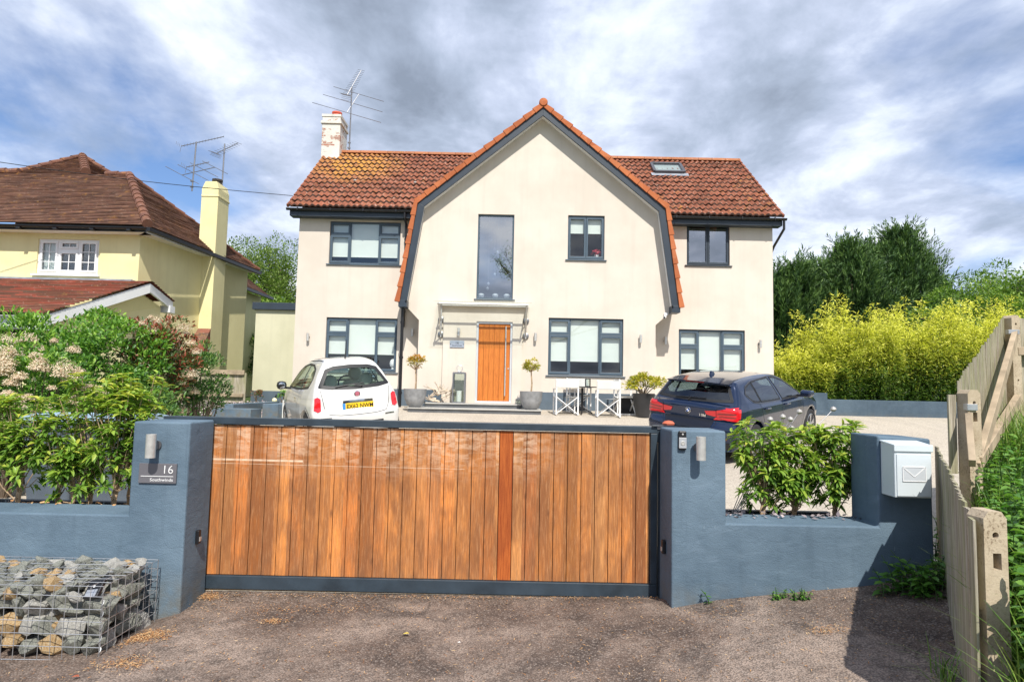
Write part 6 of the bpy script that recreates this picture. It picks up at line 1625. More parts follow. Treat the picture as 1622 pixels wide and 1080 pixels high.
for jz, z in enumerate((-.03, .085, .20, .27, .315)):
    for jy, y in enumerate((4.015, 4.13, 4.25, 4.37, 4.47)):
        x = -2.54 - (jz % 2) * .03
        while x > -3.62:
            if jz in (0, 1) and jy in (2, 3) and x < -2.7: x -= .125; continue
            if jz >= 3 and jy <= 1 and abs(x - at(150, 946, 3.99).x) < .10: x -= .09; continue
            s = random.uniform(.066, .110) if jz < 3 else random.uniform(.045, .065)
            if jz < 3 and jy == 0: s *= 1.10
            me = rocks[ix % 24]; ix = ix * 5 % 1009 + 7
            o = bpy.data.objects.new('gabion_stone', me); COL.objects.link(o)
            o.location = (x + random.uniform(-.02, .02), max(GYa + s * 1.1, min(GYb - s * 1.0, y + random.uniform(-.02, .02))), z + random.uniform(-.015, .02))
            o.rotation_euler = (random.uniform(-.5, .5), random.uniform(-.6, .6), random.uniform(0, 6.3)); o.scale = (s, s, s)
            tag(o, LR[me.materials[0].name], 'stone', LR[me.materials[0].name].replace('stone', 'stones'))
            x -= random.uniform(.105, .14) if jz < 3 else random.uniform(.085, .11)
p = at(150, 936, 4.01)
so_ = thing('solar_spotlight', 'small black solar light with a silver label lying on the gabion stones', 'solar light', p)
mb = MB(); rot_ = Euler((R(48), R(-8), R(-8))).to_matrix()
def rbox(mb, c, sx, sy, sz, off=(0, 0, 0)):
    vs = [Vector(c) + rot_ @ (Vector((i * sx, j * sy, k * sz)) + Vector(off)) for k in (-1, 1) for i, j in ((-1, -1), (1, -1), (1, 1), (-1, 1))]
    mb.add(vs, [(3, 2, 1, 0), (4, 5, 6, 7), (0, 1, 5, 4), (1, 2, 6, 5), (2, 3, 7, 6), (3, 0, 4, 7)])
p = p + Vector((0, .0, .012)); rbox(mb, p, .05, .06, .012); mb.build('case', BLACK, so_, bevel=.006)
mb = MB(); rbox(mb, p, .036, .022, .002, (0, -.03, .0135)); mb.build('label_plate', GALV, so_)
mb = MB(); rbox(mb, p, .006, .006, .002, (0, .012, .0135)); mb.build('led', WHITE, so_)

# ------------------------------------------------------------------ pots, furniture, lanterns by the door
def pot_std(px_, Y, lab, leafmat, squash=1.0):
    x = at(px_, 640, Y).x; z = gz(x, Y) + .006
    if Y > 15.6: z = 1.066 if Y < 16.1 else z
    t = thing('potted_standard', lab, 'potted plant', (x, Y, z), 'potted standards flanking the door')
    mb = MB(); mb.lathe([(.13, 0), (.20, .06), (.265, .22), (.285, .44), (.29, .455), (.265, .455), (.25, .42), (0, .41)], (x, Y, z), 28); mb.build('pot', POTGREY, t, smooth=True)
    mb = MB(); mb.lathe([(.25, .405), (0, .425)], (x, Y, z), 16); mb.build('soil', SOIL, t)
    mb = MB(); mb.tube([(x, Y, z + .4), (x + .015, Y, z + .65), (x - .01, Y, z + .95)], .022, 8, r2=.015)
    tips = [Vector((x, Y, z + 1.08)) + Vector(v) for v in rdir(22) * (.17, .17, .13)]
    branches(mb, (x - .01, Y, z + .93), tips, .008, 5, .02); mb.build('stem', STEM, t)
    n = 620; P, O = clump_points((x, Y, z + 1.10), (.20, .20, .17), 26, .075, n, low=-.8)
    leaves('crown', P, O + rdir(n) * .7, rdir(n) * .6 + (0, 0, 1), rng.uniform(.04, .07, n), rng.uniform(.025, .04, n), T_DIA, leafmat, t, rnd=np.clip((P[:, 2] - z - .95) / .3 * .6 + rng.uniform(0, .4, n), 0, 1))
pot_std(657, 15.85, 'grey bowl pot with an orange leaved standard tree left of the door', L_ORANGE)
pot_std(841, 15.85, 'grey bowl pot with a greenish standard tree right of the door', L_ACER)
pt = thing('potted_acer', 'tall black pot with a golden acer beside the blue car', 'potted plant', (3.27, 15.6, .95))
mb = MB(); mb.lathe([(.18, 0), (.24, .3), (.27, .56), (.275, .58), (.24, .58), (.23, .52), (0, .52)], (3.27, 15.6, .95), 26); mb.build('pot', POTBLK, pt, smooth=True)
mb = MB(); branches(mb, (3.27, 15.6, 1.45), [Vector((3.3, 15.6, 1.75)) + Vector(v) for v in rdir(18) * (.40, .3, .18)], .018, 5, .05); mb.build('stem', BARK, pt)
n = 1500; P, O = clump_points((3.27, 15.55, 1.72), (.50, .40, .24), 40, .11, n, low=-.3); leaves('crown', P, O + rdir(n) * .6 - (0, 0, .3), rdir(n) * .6 + (0, 0, 1), rng.uniform(.05, .09, n), rng.uniform(.03, .05, n), T_DIA, L_ACER, pt)
tp = thing('trough_planter', 'dark square trough standing against the plinth behind the dining chairs', 'planter', (2.95, 16.3, .98))
mb = MB(); mb.box(2.72, 3.78, 16.3, 16.7, .98, 1.45); mb.build('box', POTBLK, tp, bevel=.01); mb = MB(); mb.box(2.75, 3.75, 16.33, 16.67, 1.40, 1.46); mb.build('soil', SOIL, tp)

def director_chair(x, y, rz, lab):
    t = thing('folding_chair', lab, 'chair', (0, 0, 0), 'white folding garden chairs', local=True)
    w, d = .27, .22
    for sx in (-1, 1):
        for sy in (-1, 1): mb = MB(); mb.box(sx * w - .016, sx * w + .016, sy * d - .016, sy * d + .016, .03, .62 if sy < 0 else .88); mb.build('leg', WHITE, t, bevel=.003)
        mb = MB(); mb.box(sx * w - .018, sx * w + .018, -d - .03, d + .03, 0, .03); mb.box(sx * w - .02, sx * w + .02, -d - .02, d - .017, .621, .645); mb.box(sx * w - .014, sx * w + .014, -d + .016, d - .016, .42, .45); mb.build('side_rail', WHITE, t, bevel=.003)
    for sy in (-d + .02, d - .02):
        mb = MB()
        mb.bar((-w + .02, sy, .04), (w - .02, sy, .43), .018, .028, up=(0, 1, 0)); mb.bar((w - .02, sy + .019, .04), (-w + .02, sy + .019, .43), .018, .028, up=(0, 1, 0))
        mb.build('cross_brace', WHITE, t)
    vs = [(-w + .02 + (2 * w - .04) * i / 8, s, .455 - .03 * math.sin(math.pi * i / 8)) for s in (-d, d) for i in range(9)]
    mb = MB(); mb.add(vs + [(a, b, c - .006) for a, b, c in vs], [(i, i + 1, 10 + i, 9 + i) for i in range(8)] + [(18 + i, 27 + i, 28 + i, 19 + i) for i in range(8)]); mb.build('seat', FABRIC, t)
    mb = MB(); mb.box(-w - .02, w + .02, d - .022, d + .022, .66, .87); mb.build('backrest', FABRIC, t, bevel=.012)
    t.location = (x, y, gz(x, y) + .006); t.rotation_euler = (0, 0, rz)
director_chair(at(896, 650, 15.75).x, 15.8, R(185), 'leftmost white folding chair at the small dark garden table')
director_chair(at(962, 650, 15.6).x, 15.55, R(178), 'front right white folding chair with its back to the drive')
director_chair(at(928, 650, 16.4).x - .2, 16.35, R(5), 'white folding chair behind the garden table, under the window')
director_chair(at(990, 650, 16.1).x, 16.1, R(95), 'rightmost white folding chair, turned sideways beside the dark trough')
tt = thing('garden_table', 'small dark round garden table between the white folding chairs', 'table', (1.78, 15.98, 1.0))
zt = gz(1.78, 16) + .006
mb = MB(); mb.lathe([(0, zt + .665), (.36, zt + .665), (.36, zt + .69), (0, zt + .69)], (1.80, 15.98, 0), 30); mb.build('table_top', BLACK, tt)
mb = MB(); mb.tube([(1.80, 15.98, zt + .1), (1.80, 15.98, zt + .66)], .028, 10)
for k in range(3): a = k * 2.09 + .4; mb.tube([(1.80, 15.98, zt + .14), (1.80 + .15 * math.cos(a), 15.98 + .15 * math.sin(a), zt + .10), (1.80 + .3 * math.cos(a), 15.98 + .3 * math.sin(a), zt + .012)], .016, 8)
mb.build('pedestal', BLACK, tt, smooth=True)
def lantern(x, y, z, w, h, lab, mat=BLACK, ring=True, cz=.4):
    t = thing('lantern', lab, 'lantern', (x, y, z)); mb = MB(); e = max(.008, w * .05); r_ = w / 2
    for i in (-1, 1):
        for j in (-1, 1): mb.box(x + i * r_ - e, x + i * r_ + e, y + j * r_ - e, y + j * r_ + e, z, z + h)
    for zz_ in (z, z + h - 2 * e): 
        mb.box(x - r_ + e, x + r_ - e, y - r_ - e * .9, y - r_ + e * .9, zz_, zz_ + 2 * e); mb.box(x - r_ + e, x + r_ - e, y + r_ - e * .9, y + r_ + e * .9, zz_, zz_ + 2 * e)
        mb.box(x - r_ - e * .9, x - r_ + e * .9, y - r_ + e, y + r_ - e, zz_ + .001, zz_ + 2 * e); mb.box(x + r_ - e * .9, x + r_ + e * .9, y - r_ + e, y + r_ - e, zz_ + .001, zz_ + 2 * e)
    mb.build('frame', mat, t)
    mb = MB(); mb.lathe([(r_ * .9, 0), (r_ * .35, w * .28), (r_ * .3, w * .36), (0, w * .36)] if not ring else [(0, 0), (r_ * .35, 0), (r_ * .3, w * .10), (0, w * .10)], (x, y, z + h), 4 if not ring else 16)
    if ring: mb.box(x - r_, x + r_, y - r_, y + r_, z + h, z + h + .01); mb.build('cap', mat, t)
    if ring: mb = MB(); mb.tube([(x + r_ * .5 * math.cos(a), y, z + h + w * .36 + r_ * .55 * math.sin(a)) for a in np.linspace(0, 2 * math.pi, 16, endpoint=False)], e * .7, 6, closed=True); mb.build('ring', STEEL, t, smooth=True)
    mb = MB()
    for i in (-1, 1): mb.box(x + i * r_ - .002, x + i * r_ + .002, y - r_ + e, y + r_ - e, z + 2 * e, z + h - 2 * e); mb.box(x - r_ + e, x + r_ - e, y + i * r_ - .002, y + i * r_ + .002, z + 2 * e, z + h - 2 * e)
    mb.build('glass', CLEAR, t)
    mb = MB(); mb.lathe([(r_ * .45, 2 * e), (r_ * .45, h * cz), (0, h * cz)], (x, y, z), 14); mb.build('candle', WHITE, t, smooth=True)
lantern(at(727, 620, 16.35).x, 16.38, 1.181, .30, .78, 'tall steel framed lantern standing on the step left of the door', ALU)
lantern(at(818, 625, 16.45).x + .06, 16.45, 1.07 + .0, .15, .24, 'small lantern on the step right of the orange door', ALU)
lantern(at(931, 612, 15.98).x, 15.98, zt + .691, .11, .20, 'tiny black lantern standing on the dark garden table', BLACK, False)
# driftwood heap
for k in range(15):
    a = random.uniform(0, math.pi); x = -1.93 + random.uniform(-.22, .25); y = 16.32 + random.uniform(-.12, .12); L_ = random.uniform(.25, .5); tl = random.uniform(.05, .8) * (1 if k % 3 else -.5)
    z = 1.185 + .012 + .022 * k
    d = Vector((math.cos(a) * math.cos(tl), .4 * math.sin(a), abs(math.sin(tl)))).normalized(); p0 = Vector((x, y, z)) - d * .0 - Vector((.1, 0, 0)) * d.x
    pts = [p0 + d * L_ * t + Vector((random.uniform(-.03, .03), random.uniform(-.02, .02), random.uniform(-.012, .02))) for t in np.linspace(0, 1, 6)]
    for q in pts: q.z = max(q.z, 1.20)
    mb = MB(); mb.tube(pts, random.uniform(.018, .04), 7, r2=.008)
    mb.tube([pts[3], pts[3] + Vector((random.uniform(-.1, .1), 0, .1))], .012, 6, r2=.005)
    tag(mb.build('driftwood_branch', DRIFT, smooth=True), 'bleached driftwood branch in the heap on the doorstep beside the tall lantern', 'driftwood', 'driftwood branches heaped on the doorstep')
# dried flower finial stakes behind the right wall
for (hx, hy), ln in zip(((1220, 664), (1240, 660), (1252, 664), (1266, 652), (1320, 648), (1254, 678)), range(6)):
    b = at(1158 + ln * 1.5, 822, 5.22); b.z = .6; h = at(hx, hy, 5.22 + .12 * ln * .2)
    t = thing('globe_stake', ['rusty grey garden stake leaning furthest left with a ball top', 'second garden stake from the left with a ball top in the right planter', 'third garden stake with a ball top behind the right planter shrub', 'garden stake whose ball top stands before the blue car front wheel', 'rightmost garden stake with a ball top, rising clear of the shrub', 'lowest of the garden stakes with a ball top, tucked under its neighbours'][ln], 'garden stake', b, 'ball topped garden stakes in the right planter')
    mb = MB(); mb.tube([b, b.lerp(h, .5) + Vector((0, 0, .02)), h], .0035, 6); mb.build('rod', ALU, t)
    mb = MB(); mb.lathe([(0, -.020), (.014, -.016), (.024, -.004), (.024, .005), (.015, .018), (.006, .02), (.003, .024), (0, .024)], h, 16); mb.build('ball_top', pm('dull_zinc', (.42, .40, .38), .6, .3, var=.3, vs=60, bs=.4, bscale=150), t, smooth=True)

# ------------------------------------------------------------------ planting
def laurel(x, y, z0, w, h, ntw, lab, mat=L_LAUREL, grp=None, dens=7, bare=.25, ls=(.06, .10), yd=.16):
    ntw = int(ntw * (.95 if x > 0 else .68))
    t = thing('laurel_shrub', lab, 'shrub', (x, y, z0), grp)
    mb = MB(); PP = []; DD = []; RR = []
    for i in range(ntw):
        az = random.uniform(0, 2 * math.pi); rr = random.uniform(.15, 1) ** .6
        tip = Vector((x + w * rr * math.cos(az), y + min(w, yd) * rr * math.sin(az), z0 + h * (bare + (1 - bare) * random.random() ** .8)))
        tip.z -= (rr ** 2) * h * .10
        sb = random.uniform(.05, .45); b = Vector((x + .08 * w * math.sin(sb * 9 + i % 3 * 2.1) + (i % 3 - 1) * w * .25 * sb, y, z0 + h * sb)); m1 = b.lerp(tip, .45) + Vector((0, 0, -.03 * h))
        if tip.z < b.z + .05: tip.z = b.z + random.uniform(.03, .1)
        pts = [b, b.lerp(m1, .6), m1, m1.lerp(tip, .6) + Vector((0, 0, .02)), tip]
        mb.tube(pts, .0052, 5, r2=.0022)
        for seg, (p, q) in enumerate(((pts[2], pts[3]), (pts[3], tip), (pts[3], tip), (tip, tip))):
            c = np.array(p.lerp(q, random.uniform(.2, 1)))
            ax = np.array((tip - m1).normalized()); n = dens + (2 if seg == 3 else -2)
            a = rng.uniform(0, 2 * math.pi, n); u = unit(np.cross(ax, (0.3, 1, .2))); v = np.cross(ax, u)
            up = rng.uniform(.1, .9, n) if seg == 3 else rng.uniform(-.1, .6, n)
            d = u * np.cos(a)[:, None] + v * np.sin(a)[:, None] + ax * up[:, None]
            PP.append(c + rng.normal(0, .012, (n, 3))); DD.append(d); RR.append(np.clip(rng.uniform(.1, .6, n) + (.35 if seg == 3 else 0) + (tip.z - z0 - h * .6) * .35, 0, 1))
    for q in (-1, 0, 1): mb.tube([(x + q * .006, y, z0 - .05)] + [(x + .08 * w * math.sin(sb * 9 + (q + 1) * 2.1) + q * w * .25 * sb, y, z0 + h * sb) for sb in (.08, .18, .3, .45)], .0115, 7, r2=.006)
    mb.build('stems', STEM, t)
    P, D, Rr = np.concatenate(PP), np.concatenate(DD), np.concatenate(RR); n = len(P)
    D[:, 2] -= .15
    leaves('foliage', P, D, np.array((0, 0, 1)) + rdir(n) * .35, rng.uniform(*ls, n), rng.uniform(.022, .034, n), T_LEAF, mat, t, rnd=Rr)
G1 = 'young laurels behind the left blue wall'
for px_, w, h, n, lab in ((-150, .35, .95, 55, 'young laurel beyond the left edge of the picture'), (-60, .32, .95, 60, 'young laurel half cut off by the left edge of the picture'), (25, .27, .93, 75, 'young laurel leftmost in full view behind the blue wall'), (88, .19, .80, 34, 'sparse leggy young laurel in front of the wheelie bin'),
                          (112, .20, .50, 34, 'short bushy young laurel low in front of the wheelie bin'), (178, .27, .98, 95, 'dense young laurel touching the left pillar')):
    laurel(at(px_, 800, 5.08).x, 5.10, .57, w, h, n, lab, grp=G1)
laurel(at(140, 800, 5.2).x, 5.22, .57, .30, 1.12, 40, 'taller young laurel with yellow tips behind the bin gap', grp=G1, bare=.6)
laurel(at(205, 800, 5.2).x - .03, 5.24, .57, .22, 1.12, 26, 'yellow tipped young laurel rising just left of the pillar top', grp=G1, bare=.72)
G2 = 'young laurels in the gap of the right blue wall'
laurel(at(1210, 815, 5.1).x, 5.12, .60, .27, .82, 62, 'young laurel nearest the doorbell pillar, with bare pale stem', grp=G2, bare=.10)
laurel(at(1262, 815, 5.1).x, 5.14, .60, .27, .76, 62, 'middle young laurel in the right wall gap', grp=G2, bare=.02)
laurel(at(1325, 815, 5.1).x, 5.12, .60, .25, .84, 66, 'young laurel nearest the letterbox pillar', grp=G2, bare=.10)

def bush(name, lab, c, rad, n, ncl, rc, L, Wd, mat, tm=T_LEAF, grp=None, cat='shrub', base=None, low=-.5, up=.5, rnd=None, droop=0):
    x, y, z = c; zb = gz(x, y) - .03 if base is None else base
    t = thing(name, lab, cat, (x, y, zb), grp)
    P, O = clump_points(c, rad, ncl, rc, n, low=low)
    P[:, 2] = np.maximum(P[:, 2], zb + .02)
    D = O + rdir(n) * .8 + np.array((0, 0, up))
    D[:, 2] -= droop
    rn = rng.uniform(0, .75, n) + np.clip((P[:, 2] - z) / rad[2] * .25, -.2, .3) if rnd is None else rnd(P)
    leaves('foliage', P, D, O * .6 + rdir(n) * .5 + (0, 0, .7), rng.uniform(L * .7, L * 1.2, n), rng.uniform(Wd * .8, Wd * 1.2, n), tm, mat, t, rnd=rn)
    mb = MB(); tips = [Vector(c) + Vector(v) for v in rdir(26) * np.array(rad) * .85]
    branches(mb, (x, y, zb), [v for v in tips if v.z > zb + .3], .02, 5, .1); mb.build('stems', BARK, t)
    return t
bush('evergreen_shrub', 'large bright green glossy shrub in the middle of the left border', (-6.02, 9.5, 1.60), (.76, .7, 1.0), 9000, 110, .21, .075, .032, L_SHRUB, up=.35)
bush('evergreen_shrub', 'upright green shrub behind the cream flowering bush at far left', (-7.4, 9.8, 1.55), (1.05, .7, 1.02), 6500, 100, .22, .085, .03, L_SHRUB, up=.8)
bush('evergreen_shrub', 'dark narrow shrub at the right end of the left border, before the panel fence', (-5.42, 11.0, 1.42), (.40, .5, .80), 3600, 60, .16, .07, .024, L_DKSHRUB, up=.7)
def photinia(lab, c, rad, n, nf, rng_f, leafL=.08, mat=None):
    t = bush('photinia', lab, c, rad, n, 90, .2, leafL, .03, mat or L_PHOT, up=.4)
    ncl = rng_f; d = rdir(ncl * 3); d = d[(d[:, 1] < .35) & (d[:, 2] > -.75)][:ncl]
    cc = np.array(c) + d * np.array(rad) * rng.uniform(.9, 1.12, (len(d), 1)); k = rng.integers(0, len(cc), nf)
    v = rdir(nf); v[:, 2] = np.abs(v[:, 2]) * 1.0
    P = cc[k] + v * (rng.uniform(.3, 1.0, nf) * rng.uniform(.04, .15, len(cc))[k])[:, None]
    leaves('blossom', P, rdir(nf), v + (0, -.2, .8), rng.uniform(.010, .022, nf), .015, T_DIA, L_FLOWER, t)
photinia('photinia covered in cream blossom heads at the far left edge', (-5.98, 7.9, 1.30), (.68, .6, .72), 3400, 56000, 105, mat=L_SHRUB)
photinia('red and cream photinia between the bright green shrub and the dark one', (-5.62, 10.1, 1.68), (.50, .5, .92), 5200, 16000, 46)
photinia('second blossoming photinia low behind the young laurels at far left', (-5.75, 7.3, .85), (.65, .4, .40), 2200, 16000, 30, mat=L_SHRUB)
bush('low_shrub', 'low dark evergreen filling the border behind the wheelie bins', (-5.3, 8.9, .95), (.75, .5, .55), 4200, 60, .2, .07, .03, L_DKSHRUB)
for px_, Y, lab, m in ((395 + 11, 17.6, 'small red leaved plant at the foot of the extension', L_PHOT), (448, 16.9, 'small green plant beside the white car mirror', L_SHRUB)):
    x = at(px_, 640, Y).x; bush('small_plant', lab, (x, Y, 1.25), (.14, .12, .14), 260, 12, .06, .05, .02, m, base=1.05)

# bamboo hedge: six clumps
def bamboo(x, y, w, h, lab, n=9000):
    t = thing('golden_bamboo', lab, 'bamboo', (x, y, 1.0), 'golden bamboo clumps behind the low blue wall')
    mb = MB(); nc = 70; base = rng.uniform((-w * .8, -.35), (w * .8, .5), (nc, 2)); lean = rng.normal(0, .16, (nc, 2)); hh = h * rng.uniform(.50, 1.0, nc) * (1 + .18 * np.sin(base[:, 0] * 5 + x)); hh[:4] *= 1.08; tops = []
    for (bx, by), (lx, ly), H in zip(base, lean, hh):
        lx += bx / w * .35; pts = [(x + bx + lx * H * s ** 2 * .5, y + by + (ly * H * s ** 2 * .5) - .35 * s ** 2, 1.0 + H * (s - .10 * s ** 3)) for s in np.linspace(0, 1, 7)]
        mb.tube(pts, .010, 4, r2=.003); tops.append(pts)
    mb.build('culms', pm('bamboo_culm', (.22, .24, .05), .5, var=.3), t)
    T = np.array(tops); k = rng.integers(0, nc, n); s = rng.beta(1.35, 1.1, n) * 5.999; i = s.astype(int); f = (s - i)[:, None]
    P = T[k, i] * (1 - f) + T[k, i + 1] * f
    spread = (.17 * (1 - s / 6) + .045)[:, None]
    # leaves hang in small sprays along side twigs
    tw = rng.integers(0, 9, n); ph = tw * 2.399 + k; off = np.stack([np.cos(ph), np.sin(ph), .3 * np.sin(ph * 3)], 1) * spread * rng.uniform(.6, 1.8, (n, 1))
    P = P + off * 1.25 + rng.normal(0, .03, (n, 3))
    D = off / np.maximum(spread, .01) * .5 + rdir(n) * .6 + (0, -.15, .05)
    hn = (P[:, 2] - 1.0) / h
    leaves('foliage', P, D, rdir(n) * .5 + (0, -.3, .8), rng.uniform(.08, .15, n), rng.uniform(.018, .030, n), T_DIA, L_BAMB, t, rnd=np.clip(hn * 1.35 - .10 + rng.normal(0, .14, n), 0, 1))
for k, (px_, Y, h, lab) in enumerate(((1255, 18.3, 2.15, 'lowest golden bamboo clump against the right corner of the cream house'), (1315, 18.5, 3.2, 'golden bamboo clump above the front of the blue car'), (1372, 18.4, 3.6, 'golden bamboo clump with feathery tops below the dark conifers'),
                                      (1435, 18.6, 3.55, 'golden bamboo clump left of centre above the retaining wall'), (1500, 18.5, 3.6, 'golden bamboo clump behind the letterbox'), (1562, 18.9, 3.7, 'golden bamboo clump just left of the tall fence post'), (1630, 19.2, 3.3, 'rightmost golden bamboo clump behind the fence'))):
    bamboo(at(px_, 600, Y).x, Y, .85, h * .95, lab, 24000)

# conifers
def conifer(x, y, h, r, lab, n_pl=800, zb=1.0):
    t = thing('conifer', lab, 'tree', (x, y, zb), 'dark conifers behind the bamboo')
    n_pl = int(n_pl * .7); s = rng.random(n_pl) ** .75; az = rng.uniform(0, 2 * math.pi, n_pl)
    prof_ = np.interp(s, [0, .15, .45, .75, .92, 1], [.95, 1, .80, .42, .14, .02])
    lump = 1 + .16 * np.sin(az * 3 + s * 9) + .10 * np.sin(az * 7 - s * 14)
    rr = r * prof_ * lump * rng.uniform(.72, 1.05, n_pl)
    C = np.stack([x + rr * np.cos(az), y + rr * np.sin(az), zb + h * (.04 + .93 * s)], 1)
    ax = np.stack([np.cos(az) * .8, np.sin(az) * .8, np.full(n_pl, .75) + .7 * s], 1) + rng.normal(0, .25, (n_pl, 3)); ax = unit(ax)
    m = 46; k = np.repeat(np.arange(n_pl), m); tt_ = np.tile(np.linspace(0, 1, m), n_pl); n = len(k)
    Lp = (rng.uniform(.7, 1.3, n_pl) + .9 * (rng.random(n_pl) < .18))[k] * (h / 8) ** .3
    sd2 = unit(np.cross(ax[k], rng.normal(0, 1, (n, 3))))
    Lp = Lp * np.where(s[k] > .85, .7, 1)
    P = C[k] + ax[k] * (tt_ * Lp)[:, None] + sd2 * (.16 * (1 - tt_) * rng.uniform(.2, 1, n))[:, None] - np.array((0, 0, 1)) * (.18 * (1 - tt_))[:, None]
    D = ax[k] * 1.0 + sd2 * .55
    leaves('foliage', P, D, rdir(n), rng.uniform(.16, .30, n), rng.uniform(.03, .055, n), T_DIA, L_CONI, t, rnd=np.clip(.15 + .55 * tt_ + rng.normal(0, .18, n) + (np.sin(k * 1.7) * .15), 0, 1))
    mb = MB(); mb.tube([(x, y, zb - .3), (x, y, zb + h * .5), (x + .05, y, zb + h * .96)], .28, 8, r2=.03)
    for a in np.linspace(0, 6, 9): mb.tube([(x, y, zb + h * .1 * a), (x + r * .6 * math.cos(a * 2.4), y + r * .6 * math.sin(a * 2.4), zb + h * .1 * a + .6)], .06, 5, r2=.015)
    mb.build('trunk', BARK, t)
for px_, Y, top, r, lab, n in ((1424, 31, 357, 1.75, 'tallest dark conifer with ragged pointed top', 1000), (1452, 32, 400, 1.15, 'dark conifer close right of the tallest one', 520), (1385, 32, 388, 1.8, 'dark conifer left of the tallest one', 800), (1345, 30, 378, 1.7, 'dark conifer with a pointed top midway to the house', 800),
                            (1300, 31, 415, 1.8, 'lower dark conifer further toward the house', 700), (1262, 30, 418, 1.6, 'small dark conifer second from the house corner', 600), (1228, 30, 428, 1.5, 'dark conifer touching the right corner of the cream house', 500)):
    p = at(px_, top, Y); conifer(p.x, Y, (p.z - 1.0) * .95, r * 1.25, lab, int(n * 1.5))

def tree(lab, x, y, zb, h, rad, n, ncl, rc, L, mat, name='broadleaf_tree', grp=None, trunk=.18, cz=.62, rn=None, wisp=0):
    t = thing(name, lab, 'tree', (x, y, zb), grp)
    c = (x, y, zb + h * cz)
    mb = MB(); mb.tube([(x, y, zb - .2), (x + .1, y, zb + h * .3), (x, y, zb + h * .7)], trunk, 9, r2=trunk * .3)
    cc = rdir(ncl * 2) * np.array(rad) * rng.uniform(.35, 1.0, (ncl * 2, 1)) + c; cc = cc[cc[:, 2] > zb + h * .18][:ncl]
    for v in cc[::2]: mb.tube([(x, y, zb + h * .25 + .3 * (v[2] - zb - h * .25)), (Vector((x, y, v[2])).lerp(Vector(v), .5)), Vector(v)], trunk * .3, 5, r2=.012)
    mb.build('trunk', BARK, t)
    k = rng.integers(0, len(cc), n); d = rdir(n); P = cc[k] + d * (rc * rng.uniform(.5, 1.1, n))[:, None] * (1, 1, .8 + wisp)
    leaves('crown', P, d + rdir(n) * .6 + (0, 0, wisp), rdir(n) * .6 + (0, 0, .8), rng.uniform(L * .7, L * 1.3, n), rng.uniform(L * .4, L * .6, n), T_DIA, mat, t, rnd=np.clip(rng.uniform(0, .8, n) + np.sin(k * 2.3) * .15 + .1, 0, 1))
    return t
LG_ = m_leaf('pale_willow_leaf', [(0, (.09, .15, .03)), (.5, (.17, .27, .05)), (1, (.32, .42, .10))])
GR = 'trees beyond the right hand fence'
for px_, py_, Y, r, lab, m in ((1590, 408, 26, 2.7, 'bright green broadleaf tree at the right edge above the fence', L_BROAD), (1540, 448, 24, 2.0, 'green rounded tree behind the tall fence post', L_BROAD), (1520, 432, 33, 2.6, 'pale feathery tree between the conifers and the green tree', LG_), (1660, 430, 24, 2.2, 'green tree cut off by the right edge', L_BROAD)):
    p = at(px_, py_, Y); h = p.z - 1; tree(lab, p.x, Y, 1.0, h, (r, r, h * .42), 22000, 90, .6, .13, m, grp=GR, cz=.58)
GL = 'trees behind the gap between the houses'
for px_, py_, Y, r, lab, m, w in ((395, 378, 30, 1.6, 'tall light green tree just right of the yellow house', LG_, .5), (442, 385, 31, 1.5, 'thin leaved pale tree against the left edge of the cream house', LG_, .6), (418, 455, 28, 1.8, 'fuller green tree low in the gap between the houses', L_BROAD, 0)):
    p = at(px_, py_, Y); h = p.z - 1; tree(lab, p.x, Y, 1.0, h, (r * 1.2, r, h * .42), 20000, 90, .5, .12, m, grp=GL, cz=.58, wisp=w)
for px_, Y, r, lab in ((385, 26, 1.4, 'dark shrub behind the panel fence, under the tall pale tree'), (432, 25, 1.2, 'dark shrub seen just above the low extension roof line')):
    x = at(px_, 560, Y).x; bush('garden_shrub', lab, (x, Y, 2.2), (r, 1.0, 1.5), 5000, 60, .35, .12, .06, L_DKSHRUB, tm=T_DIA, base=1.0)

# the bare tree across the lane, seen only in the window reflections
t = thing('street_tree', 'thin leaved tree across the lane, mirrored in the tall stair window', 'tree', (.9, -10.5, -.1))
mb = MB(); P_ = []
def grow(p, d, L_, r_, lv):
    q = p + d * L_; mb.tube([p, p.lerp(q, .5) + Vector((random.uniform(-.05, .05) * L_, random.uniform(-.05, .05) * L_, 0)), q], r_, 6 if lv < 2 else 4, r2=r_ * .6)
    if lv >= 3: P_.extend([p.lerp(q, s) for s in (.3, .6, 1.0)])
    if lv < 5:
        for _ in range(3 if lv < 4 else 3):
            nd = (d + Vector((random.gauss(0, .5), random.gauss(0, .5), random.gauss(.1, .35)))).normalized(); grow(q, nd, L_ * random.uniform(.6, .8), r_ * .55, lv + 1)
grow(Vector((.9, -10.5, -.1)), Vector((0, 0, 1)), 4.2, .25, 0); mb.build('trunk', BARK, t)
P = np.array([tuple(v) for v in P_]); P = np.repeat(P, 4, 0) + rng.normal(0, .15, (len(P) * 4, 3)); n = len(P); leaves('crown', P, rdir(n), rdir(n), .09, .05, T_DIA, L_BROAD, t)

